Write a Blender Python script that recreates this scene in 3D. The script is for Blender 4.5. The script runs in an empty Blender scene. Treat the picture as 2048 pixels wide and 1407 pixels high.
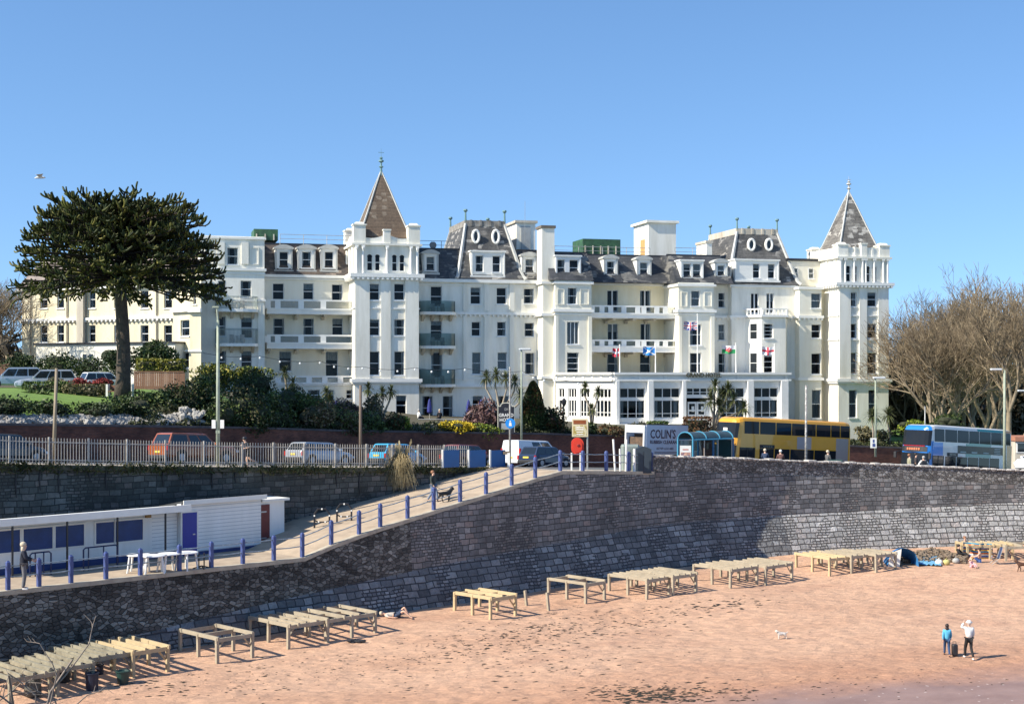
import bpy, math, random
import numpy as np
from mathutils import Vector, Matrix
rad=math.radians
S=bpy.context.scene
# ---------------- camera, sky, sun, exposure
F=2840.0; HZ=750.0; ZC=13.0
cd=bpy.data.cameras.new('camera'); cam=bpy.data.objects.new('camera',cd); S.collection.objects.link(cam)
cam.location=(0,0,ZC); cam.rotation_euler=(rad(90),0,0)
cd.sensor_width=36; cd.lens=F/2048*36; cd.shift_y=(HZ-703.5)/2048; cd.clip_end=6000; cd.clip_start=.3
S.camera=cam
SX,SY,EL=-.90,-.436,39.0
w=bpy.data.worlds.new('World'); S.world=w; w.use_nodes=True
nt=w.node_tree; bg=nt.nodes['Background']
sk=nt.nodes.new('ShaderNodeTexSky'); sk.sky_type='NISHITA'; sk.sun_disc=False
sk.sun_elevation=rad(EL); sk.sun_rotation=math.atan2(SX,SY); sk.air_density=1.0; sk.dust_density=.15; sk.ozone_density=3.0
hs=nt.nodes.new('ShaderNodeHueSaturation'); hs.inputs['Saturation'].default_value=1.12
tc=nt.nodes.new('ShaderNodeTexCoord'); mv=nt.nodes.new('ShaderNodeVectorMath'); mv.operation='MULTIPLY_ADD'; mv.inputs[1].default_value=(1,1,1.0); mv.inputs[2].default_value=(0,0,.14)
nt.links.new(tc.outputs['Generated'],mv.inputs[0]); nt.links.new(mv.outputs[0],sk.inputs[0])
nt.links.new(sk.outputs[0],hs.inputs['Color']); nt.links.new(hs.outputs[0],bg.inputs[0]); bg.inputs[1].default_value=.125
sl=bpy.data.lights.new('sun','SUN'); sl.energy=4.6; sl.angle=rad(.53); sl.color=(1,.93,.80)
so=bpy.data.objects.new('sun',sl); S.collection.objects.link(so)
n_=math.hypot(SX,SY); ce=math.cos(rad(EL))
so.rotation_euler=Vector((SX/n_*ce,SY/n_*ce,math.sin(rad(EL)))).to_track_quat('Z','Y').to_euler()
so.location=(-30,0,60)
S.view_settings.view_transform='Standard'; S.view_settings.look='None'; S.view_settings.exposure=.78; S.view_settings.gamma=1
S.render.engine='CYCLES'
S.cycles.max_bounces=6; S.cycles.transparent_max_bounces=12
# ---------------- geometry helpers
def P(px,py,Y): return Vector(((px-1024)/F*Y,Y,ZC-(py-HZ)/F*Y))
def PX(px,Y): return (px-1024)/F*Y
def ZP(py,Y): return ZC-(py-HZ)/F*Y
W={}
def wm(o): return W.get(o.name,Matrix.Identity(4)) if o else Matrix.Identity(4)
def tag(o,label=None,cat=None,group=None,kind=None):
    if label:o['label']=label
    if cat:o['category']=cat
    if group:o['group']=group
    if kind:o['kind']=kind
    return o
def empty(name,loc,rz=0,label=None,cat=None,group=None,tilt=0):
    o=bpy.data.objects.new(name,None); S.collection.objects.link(o); o.location=loc; o.rotation_euler=(0,tilt,rz); o.empty_display_size=.3
    W[o.name]=Matrix.Translation(Vector(loc))@Matrix.Rotation(rz,4,'Z')@Matrix.Rotation(tilt,4,'Y')
    o['kind']='thing'; tag(o,label,cat,group); return o
class MB:
    def __init__(s,M=None): s.v=[];s.f=[];s.m=[];s.u=[];s.mi=0;s.M=M
    def add(s,vs,fs,uv=None):
        b=len(s.v)
        if s.M is not None: vs=[s.M@Vector(v) for v in vs]
        s.v+=[tuple(v) for v in vs]
        for i,f in enumerate(fs):
            s.f.append([k+b for k in f]); s.m.append(s.mi); s.u.append(uv[i] if uv else None)
        return s
    def box(s,x0,x1,y0,y1,z0,z1):
        return s.add([(x0,y0,z0),(x1,y0,z0),(x1,y1,z0),(x0,y1,z0),(x0,y0,z1),(x1,y0,z1),(x1,y1,z1),(x0,y1,z1)],
          [(0,3,2,1),(4,5,6,7),(0,1,5,4),(1,2,6,5),(2,3,7,6),(3,0,4,7)])
    def rbox(s,x0,x1,y0,y1,z0,z1,r=.05):   # rounded (chamfered) box
        def ring(z,i): return [(x0+r+i*-1*0,y0+i,z),(x1-r,y0+i,z),(x1-i,y0+r,z),(x1-i,y1-r,z),(x1-r,y1-i,z),(x0+r,y1-i,z),(x0+i,y1-r,z),(x0+i,y0+r,z)]
        return s.loft([ring(z0,r*.6),ring(z0+r,0),ring(z1-r,0),ring(z1,r*.6)])
    def loft(s,rings,cap=True,closed=True):
        n=len(rings[0]); vs=[p for r in rings for p in r]; fs=[]
        for i in range(len(rings)-1):
            for j in range(n if closed else n-1):
                k=(j+1)%n; fs.append((i*n+j,i*n+k,(i+1)*n+k,(i+1)*n+j))
        if cap and closed: fs.append(tuple(range(n))[::-1]); fs.append(tuple((len(rings)-1)*n+j for j in range(n)))
        return s.add(vs,fs)
    def tube(s,pts,rs,n=6,cap=True):
        pts=[Vector(p) for p in pts]
        if not hasattr(rs,'__len__'): rs=[rs]*len(pts)
        rings=[];N=None
        for i,p in enumerate(pts):
            t=(pts[min(i+1,len(pts)-1)]-pts[max(i-1,0)])
            if t.length<1e-6: t=Vector((0,0,1))
            t.normalize()
            if N is None: N=t.cross(Vector((0,0,1)) if abs(t.z)<.95 else Vector((1,0,0)))
            N=(N-t*N.dot(t)); N.normalize(); B=t.cross(N)
            rings.append([tuple(p+(N*math.cos(a)+B*math.sin(a))*rs[i]) for a in [2*math.pi*k/n for k in range(n)]])
        return s.loft(rings,cap)
    def cyl(s,x,y,z0,z1,r0,r1=None,n=12): return s.tube([(x,y,z0),(x,y,z1)],[r0,r0 if r1 is None else r1],n)
    def lathe(s,x,y,prof,n=12,a0=0):
        return s.loft([[(x+r*math.cos(a0+2*math.pi*k/n),y+r*math.sin(a0+2*math.pi*k/n),z) for k in range(n)] for r,z in prof])
    def prism(s,poly,y0,y1):      # polygon in xz, extruded along y
        n=len(poly); vs=[(x,y0,z) for x,z in poly]+[(x,y1,z) for x,z in poly]
        return s.add(vs,[tuple(range(n)),tuple(range(n,2*n))[::-1]]+[(i,i+n,(i+1)%n+n,(i+1)%n) for i in range(n)])
    def slab(s,poly,z0,z1):       # polygon in xy
        n=len(poly); vs=[(x,y,z0) for x,y in poly]+[(x,y,z1) for x,y in poly]
        return s.add(vs,[tuple(range(n))[::-1],tuple(range(n,2*n))]+[(i,(i+1)%n,(i+1)%n+n,i+n) for i in range(n)])
    def ell(s,c,r,n=10,m=6):
        rings=[]
        for i in range(1,m):
            a=math.pi*i/m; rings.append([(c[0]+r[0]*math.sin(a)*math.cos(2*math.pi*k/n),c[1]+r[1]*math.sin(a)*math.sin(2*math.pi*k/n),c[2]-r[2]*math.cos(a)) for k in range(n)])
        return s.loft(rings)
    def build(s,name,mats,parent=None,smooth=False,origin=None):
        if not isinstance(mats,(list,tuple)): mats=[mats]
        V=np.array(s.v,dtype=float).reshape(-1,3)
        o_m=wm(parent)
        loc=None
        if parent is None:
            lo,hi=V.min(0),V.max(0); loc=origin if origin is not None else ((lo[0]+hi[0])/2,(lo[1]+hi[1])/2,lo[2]); o_m=Matrix.Translation(Vector(loc))
        A=np.array(o_m.inverted()); V=V@A[:3,:3].T+A[:3,3]
        me=bpy.data.meshes.new(name); me.from_pydata(V.tolist(),[],s.f)
        for m in mats: me.materials.append(m)
        me.polygons.foreach_set('material_index',s.m)
        if smooth: me.polygons.foreach_set('use_smooth',[True]*len(s.f))
        if any(u is not None for u in s.u):
            ul=me.uv_layers.new(name='UVMap'); k=0
            for f,u in zip(s.f,s.u):
                for j in range(len(f)):
                    ul.data[k].uv=u[j] if u else (0,0); k+=1
        me.update()
        o=bpy.data.objects.new(name,me); S.collection.objects.link(o)
        if parent: o.parent=parent; W[o.name]=o_m
        else: o.location=loc; W[o.name]=o_m
        return o
def build_each(mb,name,mats,parent,smooth=False,tol=.03):
    # one object per touching cluster of added pieces
    n=len(mb.f); vs=np.array(mb.v); par=list(range(len(vs)))
    def find(i):
        while par[i]!=i: par[i]=par[par[i]]; i=par[i]
        return i
    for f in mb.f:
        r=find(f[0])
        for k in f[1:]: par[find(k)]=r
    isl={}
    for i in range(len(vs)): isl.setdefault(find(i),[]).append(i)
    ks=list(isl); lo=[vs[isl[k]].min(0)-tol for k in ks]; hi=[vs[isl[k]].max(0)+tol for k in ks]; g=list(range(len(ks)))
    def fg(i):
        while g[i]!=i: i=g[i]
        return i
    for i in range(len(ks)):
        for j in range(i):
            if (lo[i]<=hi[j]).all() and (lo[j]<=hi[i]).all(): g[fg(i)]=fg(j)
    idx={k:fg(i) for i,k in enumerate(ks)}; out=[]
    for c in sorted(set(idx.values())):
        q=MB(); mp={}
        for fi,f in enumerate(mb.f):
            if idx[find(f[0])]==c:
                nf=[]
                for k in f:
                    if k not in mp: mp[k]=len(q.v); q.v.append(mb.v[k])
                    nf.append(mp[k])
                q.f.append(nf); q.m.append(mb.m[fi]); q.u.append(mb.u[fi])
        out.append(q.build(name,mats,parent,smooth))
    return out
def npmesh(name,V,Fc,mats,parent=None,smooth=False,origin=None,mi=None):
    V=np.asarray(V,float); Fc=np.asarray(Fc,int)
    o_m=wm(parent); loc=None
    if parent is None:
        lo,hi=V.min(0),V.max(0); loc=origin if origin is not None else ((lo[0]+hi[0])/2,(lo[1]+hi[1])/2,lo[2]); o_m=Matrix.Translation(Vector(loc))
    A=np.array(o_m.inverted()); V=V@A[:3,:3].T+A[:3,3]
    me=bpy.data.meshes.new(name); k=Fc.shape[1]
    me.vertices.add(len(V)); me.vertices.foreach_set('co',V.ravel())
    me.loops.add(Fc.size); me.loops.foreach_set('vertex_index',Fc.ravel())
    me.polygons.add(len(Fc)); me.polygons.foreach_set('loop_start',np.arange(len(Fc))*k); me.polygons.foreach_set('loop_total',np.full(len(Fc),k))
    if not isinstance(mats,(list,tuple)): mats=[mats]
    for m in mats: me.materials.append(m)
    if mi is not None: me.polygons.foreach_set('material_index',mi)
    if smooth: me.polygons.foreach_set('use_smooth',np.ones(len(Fc),bool))
    me.update(calc_edges=True); me.validate()
    o=bpy.data.objects.new(name,me); S.collection.objects.link(o)
    if parent: o.parent=parent
    else: o.location=loc
    W[o.name]=o_m
    return o
def kids(o): return [c for c in bpy.data.objects if c.parent==o]
def copy_tree(o,parent=None,table=None):
    if table is None:
        table={}
        for c in bpy.data.objects:
            if c.parent: table.setdefault(c.parent.name,[]).append(c)
    c=o.copy(); S.collection.objects.link(c); c.parent=parent
    for ch in table.get(o.name,[]): copy_tree(ch,c,table)
    return c
def text(s,name,size,mat,parent,M,ext=.01,align='LEFT',bold=0,xs=1):
    cu=bpy.data.curves.new('t','FONT'); cu.body=s; cu.size=size; cu.extrude=ext; cu.align_x=align; cu.offset=bold; cu.resolution_u=2
    o=bpy.data.objects.new('t',cu); S.collection.objects.link(o)
    me=bpy.data.meshes.new_from_object(o.evaluated_get(bpy.context.evaluated_depsgraph_get()))
    bpy.data.objects.remove(o); bpy.data.curves.remove(cu)
    me.name=name; me.transform(wm(parent).inverted()@M@Matrix.Diagonal((xs,1,1,1))); me.materials.clear(); me.materials.append(mat)
    for p in me.polygons: p.material_index=0
    q=bpy.data.objects.new(name,me); S.collection.objects.link(q); q.parent=parent; return q
# ---------------- materials
MT={}
def node(nt,t,**k):
    n=nt.nodes.new('ShaderNode'+t)
    for a,b in k.items():
        if hasattr(n,a): setattr(n,a,b)
        else: n.inputs[a].default_value=b
    return n
def ramp(nt,src,stops):
    r=nt.nodes.new('ShaderNodeValToRGB'); e=r.color_ramp.elements
    while len(e)<len(stops): e.new(.5)
    for q,(p,c) in zip(e,stops): q.position=p; q.color=(tuple(c) if hasattr(c,'__len__') else (c,c,c))+(1,)
    nt.links.new(src,r.inputs[0]); return r.outputs[0]
def mixc(nt,f,a,b,mode='MIX'):
    m=nt.nodes.new('ShaderNodeMix'); m.data_type='RGBA'; m.blend_type=mode
    for s_,i in ((f,0),(a,6),(b,7)):
        if i>0 and isinstance(s_,(int,float)): s_=(float(s_),)*3
        if isinstance(s_,(int,float)): m.inputs[i].default_value=s_
        elif isinstance(s_,tuple): m.inputs[i].default_value=s_+(1,)
        else: nt.links.new(s_,m.inputs[i])
    return m.outputs[2]
def newmat(name):
    m=bpy.data.materials.new(name); m.use_nodes=True; nt=m.node_tree; return m,nt,nt.nodes['Principled BSDF']
def noise(nt,co,sc,det=4,rough=.6,dist=0):
    n=node(nt,'TexNoise',Scale=sc,Detail=det,Roughness=rough,Distortion=dist); nt.links.new(co,n.inputs['Vector']); return n.outputs['Fac']
def bump(nt,h,b,strength=.5,dist=.02):
    n=node(nt,'Bump',Strength=strength,Distance=dist); nt.links.new(h,n.inputs['Height']); nt.links.new(n.outputs[0],b.inputs['Normal']); return n
def mat(name,col,rough=.6,var=.12,sc=2.0,bmp=0,bsc=15,bd=.02,metal=0,col2=None,streak=False,coat=0,spec=None,lo=.35,hi=.7):
    if name in MT: return MT[name]
    m,nt,b=newmat(name); co=node(nt,'TexCoord').outputs['Object']
    b.inputs['Roughness'].default_value=rough; b.inputs['Metallic'].default_value=metal; b.inputs['Coat Weight'].default_value=coat
    if spec is not None: b.inputs['Specular IOR Level'].default_value=spec
    c2=col2 or tuple(c*(1-var*2) for c in col)
    v=co
    if streak:
        mp=node(nt,'Mapping'); mp.inputs['Scale'].default_value=(1,1,.18); nt.links.new(co,mp.inputs[0]); v=mp.outputs[0]
    f=ramp(nt,noise(nt,v,sc,6,.65),[(lo,0),(hi,1)])
    nt.links.new(mixc(nt,f,col,c2),b.inputs['Base Color'])
    if bmp: bump(nt,noise(nt,co,bsc,5),b,bmp,bd)
    MT[name]=m; return m
def leafmat(name,c1,c2,c3=None,rough=.55):
    m,nt,b=newmat(name); g=node(nt,'NewGeometry'); co=node(nt,'TexCoord').outputs['Object']
    st=[(0,c1),(.6,c2)]+([(1,c3)] if c3 else [])
    c=ramp(nt,g.outputs['Random Per Island'],st)
    f=ramp(nt,noise(nt,co,.9,3),[(.35,0),(.65,1)])
    c=mixc(nt,f,c,tuple(x*.5 for x in c1)); nt.links.new(c,b.inputs['Base Color']); b.inputs['Roughness'].default_value=rough
    b.inputs['Specular IOR Level'].default_value=.25; MT[name]=m; return m
def glassmat(name,tint=(.55,.62,.66),refl=.18,body=(.01,.013,.018),tr=.75):
    m,nt,b=newmat(name)
    t=node(nt,'BsdfTransparent'); t.inputs[0].default_value=tint+(1,)
    b.inputs['Base Color'].default_value=body+(1,); b.inputs['Roughness'].default_value=.04; b.inputs['Specular IOR Level'].default_value=.8
    fr=node(nt,'Fresnel',IOR=1.5); ma=node(nt,'Math',operation='MULTIPLY_ADD'); nt.links.new(fr.outputs[0],ma.inputs[0]); ma.inputs[1].default_value=1.6; ma.inputs[2].default_value=1-tr
    ma.use_clamp=True
    mx=node(nt,'MixShader'); nt.links.new(ma.outputs[0],mx.inputs[0]); nt.links.new(t.outputs[0],mx.inputs[1]); nt.links.new(b.outputs[0],mx.inputs[2])
    nt.links.new(mx.outputs[0],nt.nodes['Material Output'].inputs[0]); MT[name]=m; return m
def uvco(nt,s=(1,1,1),loc=(0,0,0)):
    u=node(nt,'UVMap'); mp=node(nt,'Mapping'); mp.inputs['Scale'].default_value=s; mp.inputs['Location'].default_value=loc; nt.links.new(u.outputs[0],mp.inputs[0]); return mp.outputs[0]
def vor(nt,co,sc,feature='F1',rnd=1,dim='2D'):
    n=node(nt,'TexVoronoi',Scale=sc,Randomness=rnd); n.voronoi_dimensions=dim; n.feature=feature; nt.links.new(co,n.inputs['Vector']); return n
def ashlar(name,c1,c2,c3,mort,bw=.85,bh=.34,stain=(.8,.8,.8),dark=.5,bs=.9,pink=None,rough=0):
    m,nt,b=newmat(name); uv=uvco(nt)
    nd=node(nt,'TexNoise',Scale=1.1,Detail=2); nt.links.new(uv,nd.inputs['Vector'])
    va=node(nt,'VectorMath',operation='SCALE'); nt.links.new(nd.outputs['Color'],va.inputs[0]); va.inputs['Scale'].default_value=.17
    vb=node(nt,'VectorMath',operation='ADD'); nt.links.new(uv,vb.inputs[0]); nt.links.new(va.outputs[0],vb.inputs[1]); u2=vb.outputs[0]
    def bt(w_,h_,off):
        n=node(nt,'TexBrick',Scale=1); n.inputs['Brick Width'].default_value=w_; n.inputs['Row Height'].default_value=h_; n.inputs['Mortar Size'].default_value=.035 if rough else .024; n.inputs['Mortar Smooth'].default_value=.3
        n.offset=off; n.squash=.7; n.squash_frequency=3; n.inputs['Color1'].default_value=(0,0,0,1); n.inputs['Color2'].default_value=(1,1,1,1); n.inputs['Mortar'].default_value=(.5,.5,.5,1)
        nt.links.new(u2,n.inputs['Vector']); return n
    A=bt(bw,bh,.43); B=bt(bw*.55,bh*.5,.37)
    msk=ramp(nt,vor(nt,uv,.8).outputs['Color'],[(.62,0),(.63,1)])
    col=mixc(nt,msk,A.outputs['Color'],B.outputs['Color']); fac=mixc(nt,msk,A.outputs['Fac'],B.outputs['Fac'])
    c=ramp(nt,col,[(0,c1),(.3,c2),(.55,c1),(.75,c3),(1,pink or c2)])
    n1=noise(nt,uv,6,8,.75); c=mixc(nt,.8,c,ramp(nt,n1,[(.25,.45),(.75,1.35)]),'MULTIPLY')
    n2=ramp(nt,noise(nt,uv,.35,5,.6),[(.35,dark),(.65,1.15)]); c=mixc(nt,1.0,c,n2,'MULTIPLY')
    # lime streaks: thin downward runs
    us=uvco(nt,(2.6,.45,1)); st=ramp(nt,noise(nt,us,2.1,6,.7,.6),[(.66,0),(.72,1)]); sm=ramp(nt,noise(nt,uv,.5,2),[(.5,0),(.6,1)])
    sf=mixc(nt,1.0,st,sm,'MULTIPLY'); c=mixc(nt,sf,c,stain)
    c=mixc(nt,fac,c,mort); nt.links.new(c,b.inputs['Base Color'])
    h=mixc(nt,fac,mixc(nt,.5,(noise(nt,uv,3.2,6,.7) if rough else n1),col),(0.0,0.0,0.0)); bump(nt,h,b,bs,.4 if rough else .12); b.inputs['Roughness'].default_value=.9; MT[name]=m; return m
def rubble(name,c1,c2,c3,mort,sc=3.2,stretch=1.5,bs=1,edge=.06,dark=.6,lift=1):
    m,nt,b=newmat(name); uv=uvco(nt,(1,stretch,1))
    nd=node(nt,'TexNoise',Scale=2.5,Detail=2); nt.links.new(uv,nd.inputs['Vector']); va=node(nt,'VectorMath',operation='SCALE'); nt.links.new(nd.outputs['Color'],va.inputs[0]); va.inputs['Scale'].default_value=.12
    vb=node(nt,'VectorMath',operation='ADD'); nt.links.new(uv,vb.inputs[0]); nt.links.new(va.outputs[0],vb.inputs[1]); u2=vb.outputs[0]
    V=vor(nt,u2,sc); D=vor(nt,u2,sc,'DISTANCE_TO_EDGE')
    sp=node(nt,'SeparateColor'); nt.links.new(V.outputs['Color'],sp.inputs[0])
    c=ramp(nt,sp.outputs[0],[(0,c1),(.45,c2),(.8,c3),(1,tuple(min(1,x*1.35) for x in c3))])
    n1=noise(nt,uv,9,8,.75); c=mixc(nt,.7,c,ramp(nt,n1,[(.25,.5),(.75,1.3)]),'MULTIPLY')
    c=mixc(nt,1.0,c,ramp(nt,noise(nt,uv,.4,4),[(.35,dark),(.65,1.1)]),'MULTIPLY')
    f=ramp(nt,D.outputs['Distance'],[(edge*.3,1),(edge,0)]); c=mixc(nt,f,c,mort); nt.links.new(c,b.inputs['Base Color'])
    h=ramp(nt,D.outputs['Distance'],[(0,0),(edge*2.2,.8)]); h=mixc(nt,.35,h,n1); bump(nt,h,b,bs,.1); b.inputs['Roughness'].default_value=.9; MT[name]=m; return m
WHITE=mat('white_stucco',(.85,.815,.72),.7,sc=.8,col2=(.58,.54,.43),streak=True,lo=.42,hi=.85,bmp=.15,bsc=4)
CREAM=mat('cream_stucco',(.82,.76,.58),.7,sc=.6,col2=(.72,.62,.40),streak=True,bmp=.15,bsc=4)
CREAM2=mat('pale_cream_stucco',(.80,.77,.66),.7,sc=.6,col2=(.70,.65,.52),streak=True,bmp=.15,bsc=4)
TRIM=mat('white_trim_paint',(.84,.82,.76),.6,var=.05,sc=1.5)
DIRTY=mat('weathered_render',(.62,.56,.46),.8,sc=1.2,col2=(.38,.32,.24),streak=True)
LEAD=mat('lead_green',(.16,.28,.28),.5,var=.1)
LEADG=mat('pale_lead',(.5,.5,.47),.6,var=.1)
BLACK=mat('black_paint',(.02,.02,.025),.45,var=.1)
ROOM=mat('dark_room',(.03,.032,.035),.9,var=.1)
CURT=mat('curtain_cloth',(.75,.74,.68),.9,var=.2,sc=9)
WINF=mat('window_frame_paint',(.72,.73,.72),.5,var=.05)
GLASS=glassmat('window_glass',(.80,.86,.90),tr=.8)
DKGLASS=glassmat('vehicle_glass',(.25,.28,.3),body=(.012,.016,.02),tr=.45)
BALGL=glassmat('balcony_glass',(.55,.68,.66),body=(.03,.07,.07),tr=.7)
ASPH=mat('asphalt',(.11,.11,.11),.9,sc=8,col2=(.08,.08,.08),bmp=.3,bsc=60)
CONC=mat('promenade_concrete',(.46,.36,.255),.9,sc=1.1,col2=(.31,.24,.175),bmp=.4,bsc=40)
PAVE=mat('pavement_slabs',(.44,.38,.30),.9,sc=1.5,col2=(.33,.29,.24),bmp=.3,bsc=40)
COPE=mat('coping_stone',(.52,.49,.44),.9,sc=3,col2=(.30,.27,.25),bmp=.6,bsc=12)
BLUEP=mat('blue_post_paint',(.06,.09,.25),.5,var=.15,sc=4)
GALV=mat('galvanised_steel',(.42,.43,.42),.45,metal=.4,var=.15)
GRNP=mat('green_column_paint',(.36,.40,.30),.55,var=.15,sc=3)
CLEARGL=glassmat('clear_screen_glass',(.86,.88,.88),body=(.03,.05,.05),tr=.85)
PALE=mat('pale_fence_paint',(.50,.46,.40),.6,var=.15,sc=4)
RUBBER=mat('tyre_rubber',(.025,.025,.025),.85,var=.1)
RIM=mat('alloy_rim',(.4,.4,.42),.35,metal=.7,var=.1)
# ================= terrain and walls
SEA_ASH=ashlar('seawall_ashlar',(.17,.165,.16),(.26,.25,.24),(.38,.365,.345),(.06,.057,.055),bw=.62,bh=.31,pink=(.30,.24,.21),stain=(.66,.65,.60),dark=.55,bs=1)
SEA_LEFT=rubble('seawall_rubble',(.075,.07,.06),(.14,.13,.115),(.26,.25,.22),(.02,.02,.018),3.6,1.7,1.0,edge=.05,dark=.5)
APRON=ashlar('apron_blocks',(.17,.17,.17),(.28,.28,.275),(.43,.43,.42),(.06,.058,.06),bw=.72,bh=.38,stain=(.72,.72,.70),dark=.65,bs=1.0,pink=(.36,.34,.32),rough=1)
APRONR=ashlar('apron_rock_faced_sunlit',(.34,.33,.31),(.47,.45,.43),(.60,.58,.55),(.07,.065,.06),bw=.72,bh=.38,stain=(.72,.70,.66),dark=.8,bs=1.0,pink=(.42,.37,.34),rough=1)  # same blocks as the apron but paler, with the sunlight put into the colour
PARA=rubble('parapet_rubble',(.11,.10,.09),(.19,.175,.16),(.33,.31,.28),(.04,.036,.033),4.2,1.3,1.0,dark=.7)
RETW=ashlar('retaining_stone',(.085,.09,.08),(.14,.14,.125),(.20,.20,.18),(.04,.04,.036),bw=.62,bh=.32,stain=(.35,.35,.33),dark=.5,bs=.9,pink=(.20,.17,.15))
def brickmat():
    m,nt,b=newmat('red_brick'); uv=uvco(nt)
    n=node(nt,'TexBrick',Scale=1); n.inputs['Brick Width'].default_value=.23; n.inputs['Row Height'].default_value=.08; n.inputs['Mortar Size'].default_value=.006
    n.inputs['Color1'].default_value=(.21,.07,.04,1); n.inputs['Color2'].default_value=(.12,.04,.025,1); n.inputs['Mortar'].default_value=(.13,.10,.09,1); nt.links.new(uv,n.inputs['Vector'])
    c=mixc(nt,1.0,n.outputs['Color'],ramp(nt,noise(nt,uv,.8,5),[(.3,.5),(.7,1.3)]),'MULTIPLY'); nt.links.new(c,b.inputs['Base Color']); b.inputs['Roughness'].default_value=.9
    bump(nt,noise(nt,uv,12),b,.4,.02); return m
BRICK=brickmat()
def sandmat():
    m,nt,b=newmat('red_sand'); co=node(nt,'TexCoord').outputs['Object']
    mp=node(nt,'Mapping'); mp.inputs['Rotation'].default_value=(0,0,rad(-25)); nt.links.new(co,mp.inputs[0]); q=mp.outputs[0]
    ms=node(nt,'Mapping'); ms.inputs['Scale'].default_value=(.45,1,1); nt.links.new(q,ms.inputs[0]); qs=ms.outputs[0]
    c=ramp(nt,noise(nt,qs,.22,5,.6),[(.3,(.52,.30,.19)),(.55,(.61,.375,.245)),(.75,(.48,.27,.175))])
    sp=noise(nt,qs,4.5,6,.85); c=mixc(nt,.7,c,ramp(nt,sp,[(.28,.5),(.48,.98),(.7,1.3)]),'MULTIPLY')
    # wet zone towards the water: y' < boundary
    sx=node(nt,'SeparateXYZ'); nt.links.new(co,sx.inputs[0])
    # wet where 0.37*X - 0.93*Y + noise > k   (boundary through (3.5,56) and (23.8,66))
    a=node(nt,'Math',operation='MULTIPLY'); nt.links.new(sx.outputs[0],a.inputs[0]); a.inputs[1].default_value=.45
    d=node(nt,'Math',operation='SUBTRACT'); nt.links.new(a.outputs[0],d.inputs[0]); nt.links.new(sx.outputs[1],d.inputs[1])
    nn=node(nt,'Math',operation='MULTIPLY_ADD'); nt.links.new(noise(nt,qs,.3,5,.6),nn.inputs[0]); nn.inputs[1].default_value=5; nt.links.new(d.outputs[0],nn.inputs[2])
    wet=node(nt,'MapRange'); wet.inputs['From Min'].default_value=-52.5; wet.inputs['From Max'].default_value=-49.6; nt.links.new(nn.outputs[0],wet.inputs[0]); wf=wet.outputs[0]
    damp=node(nt,'MapRange'); damp.inputs['From Min'].default_value=-58; damp.inputs['From Max'].default_value=-51.5; nt.links.new(nn.outputs[0],damp.inputs[0])
    c=mixc(nt,damp.outputs[0],c,mixc(nt,1.0,c,(.80,.68,.62),'MULTIPLY'))
    pb=vor(nt,co,2.2,dim='3D'); peb=ramp(nt,pb.outputs['Distance'],[(.10,1),(.13,0)])
    wc=ramp(nt,noise(nt,qs,.8,6,.6),[(.3,(.24,.15,.125)),(.7,(.34,.225,.19))]); wc=mixc(nt,peb,wc,(.55,.45,.40))
    c=mixc(nt,wf,c,wc); nt.links.new(c,b.inputs['Base Color'])
    r=mixc(nt,wf,.95,.55); nt.links.new(r,b.inputs['Roughness'])
    v=vor(nt,qs,2.3,'SMOOTH_F1',dim='3D'); h=mixc(nt,.55,v.outputs['Distance'],noise(nt,qs,2.8,6,.7))
    h=mixc(nt,wf,h,mixc(nt,.8,h,(.3,.3,.3))); bump(nt,h,b,1.0,.38); return m
SAND=sandmat()
LINE=lambda px:(lambda Y:(PX(px,Y),Y))(78.5/(1-(px-1024)/F))
RAMPPTS=[(609,1112),(667,1089),(722.6,1068.5),(765,1054),(819.6,1037),(872,1020),(924.8,1003.8),(976.6,988),(1028,971),(1075,956),(1125,942),(1170,942),(1217,942),(1262,942.5),(1307.5,943)]
def interp(x,xs,ys): return float(np.interp(x,xs,ys))
_rx=[p[0] for p in RAMPPTS]; _rz=[ZC-(y-HZ)*LINE(px)[1]/F for px,y in RAMPPTS]; _rz[0]=4.2
def deckz(px): return interp(px,[0]+_rx,[4.2]+_rz)
PLX,PLY=-.012,-.0618
def rz(x,y): return 7.5+PLX*(x+1.5)+PLY*(y-85)
CURVE=[(1400,89.7),(1480,91.3),(1560,92.7),(1630,93.8),(1700,94.8),(1780,95.7),(1850,96.4),(1950,97.3),(2048,98),(2250,98.6),(2600,98.5)]
edge=[]   # x,y,ztop(of ashlar),zapron,pxref
def zbase(x,y): return .9+(x+y-47)*.0085
for px in [-900,-500,-300,-150,0,82,146,216,285,363,427,490,552]+_rx:
    x,y=LINE(px); edge.append((x,y,deckz(px),px))
for px,y in CURVE: edge.append((PX(px,y),y,None,px))
PTOP=[(1310,913.5),(1400,915.5),(1480,918),(1560,921),(1700,926.5),(1850,933),(2048,941.5),(2600,965)]
def ptopz(px,y): return ZP(interp(px,[a for a,_ in PTOP],[b for _,b in PTOP]),y)
edge=[(x,y,(z if z is not None else ptopz(px,y)-.92),px) for x,y,z,px in edge]
EX=np.array([e[0] for e in edge]);EY=np.array([e[1] for e in edge])
def normals(pts):
    out=[]
    for i in range(len(pts)):
        a=pts[max(i-1,0)];b=pts[min(i+1,len(pts)-1)]; d=Vector((b[0]-a[0],b[1]-a[1])).normalized(); out.append((-d.y,d.x))   # inland
    return out
EN=normals(edge)
def seadist(x,y):
    best=1e9
    for i in range(len(edge)-1):
        ax,ay,bx,by=EX[i],EY[i],EX[i+1],EY[i+1]; dx,dy=bx-ax,by-ay; t=max(0,min(1,((x-ax)*dx+(y-ay)*dy)/(dx*dx+dy*dy))); d=math.hypot(x-ax-t*dx,y-ay-t*dy)
        s=(y-ay)*dx-(x-ax)*dy
        if d<abs(best): best=d if s<0 else -d
    return best
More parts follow.
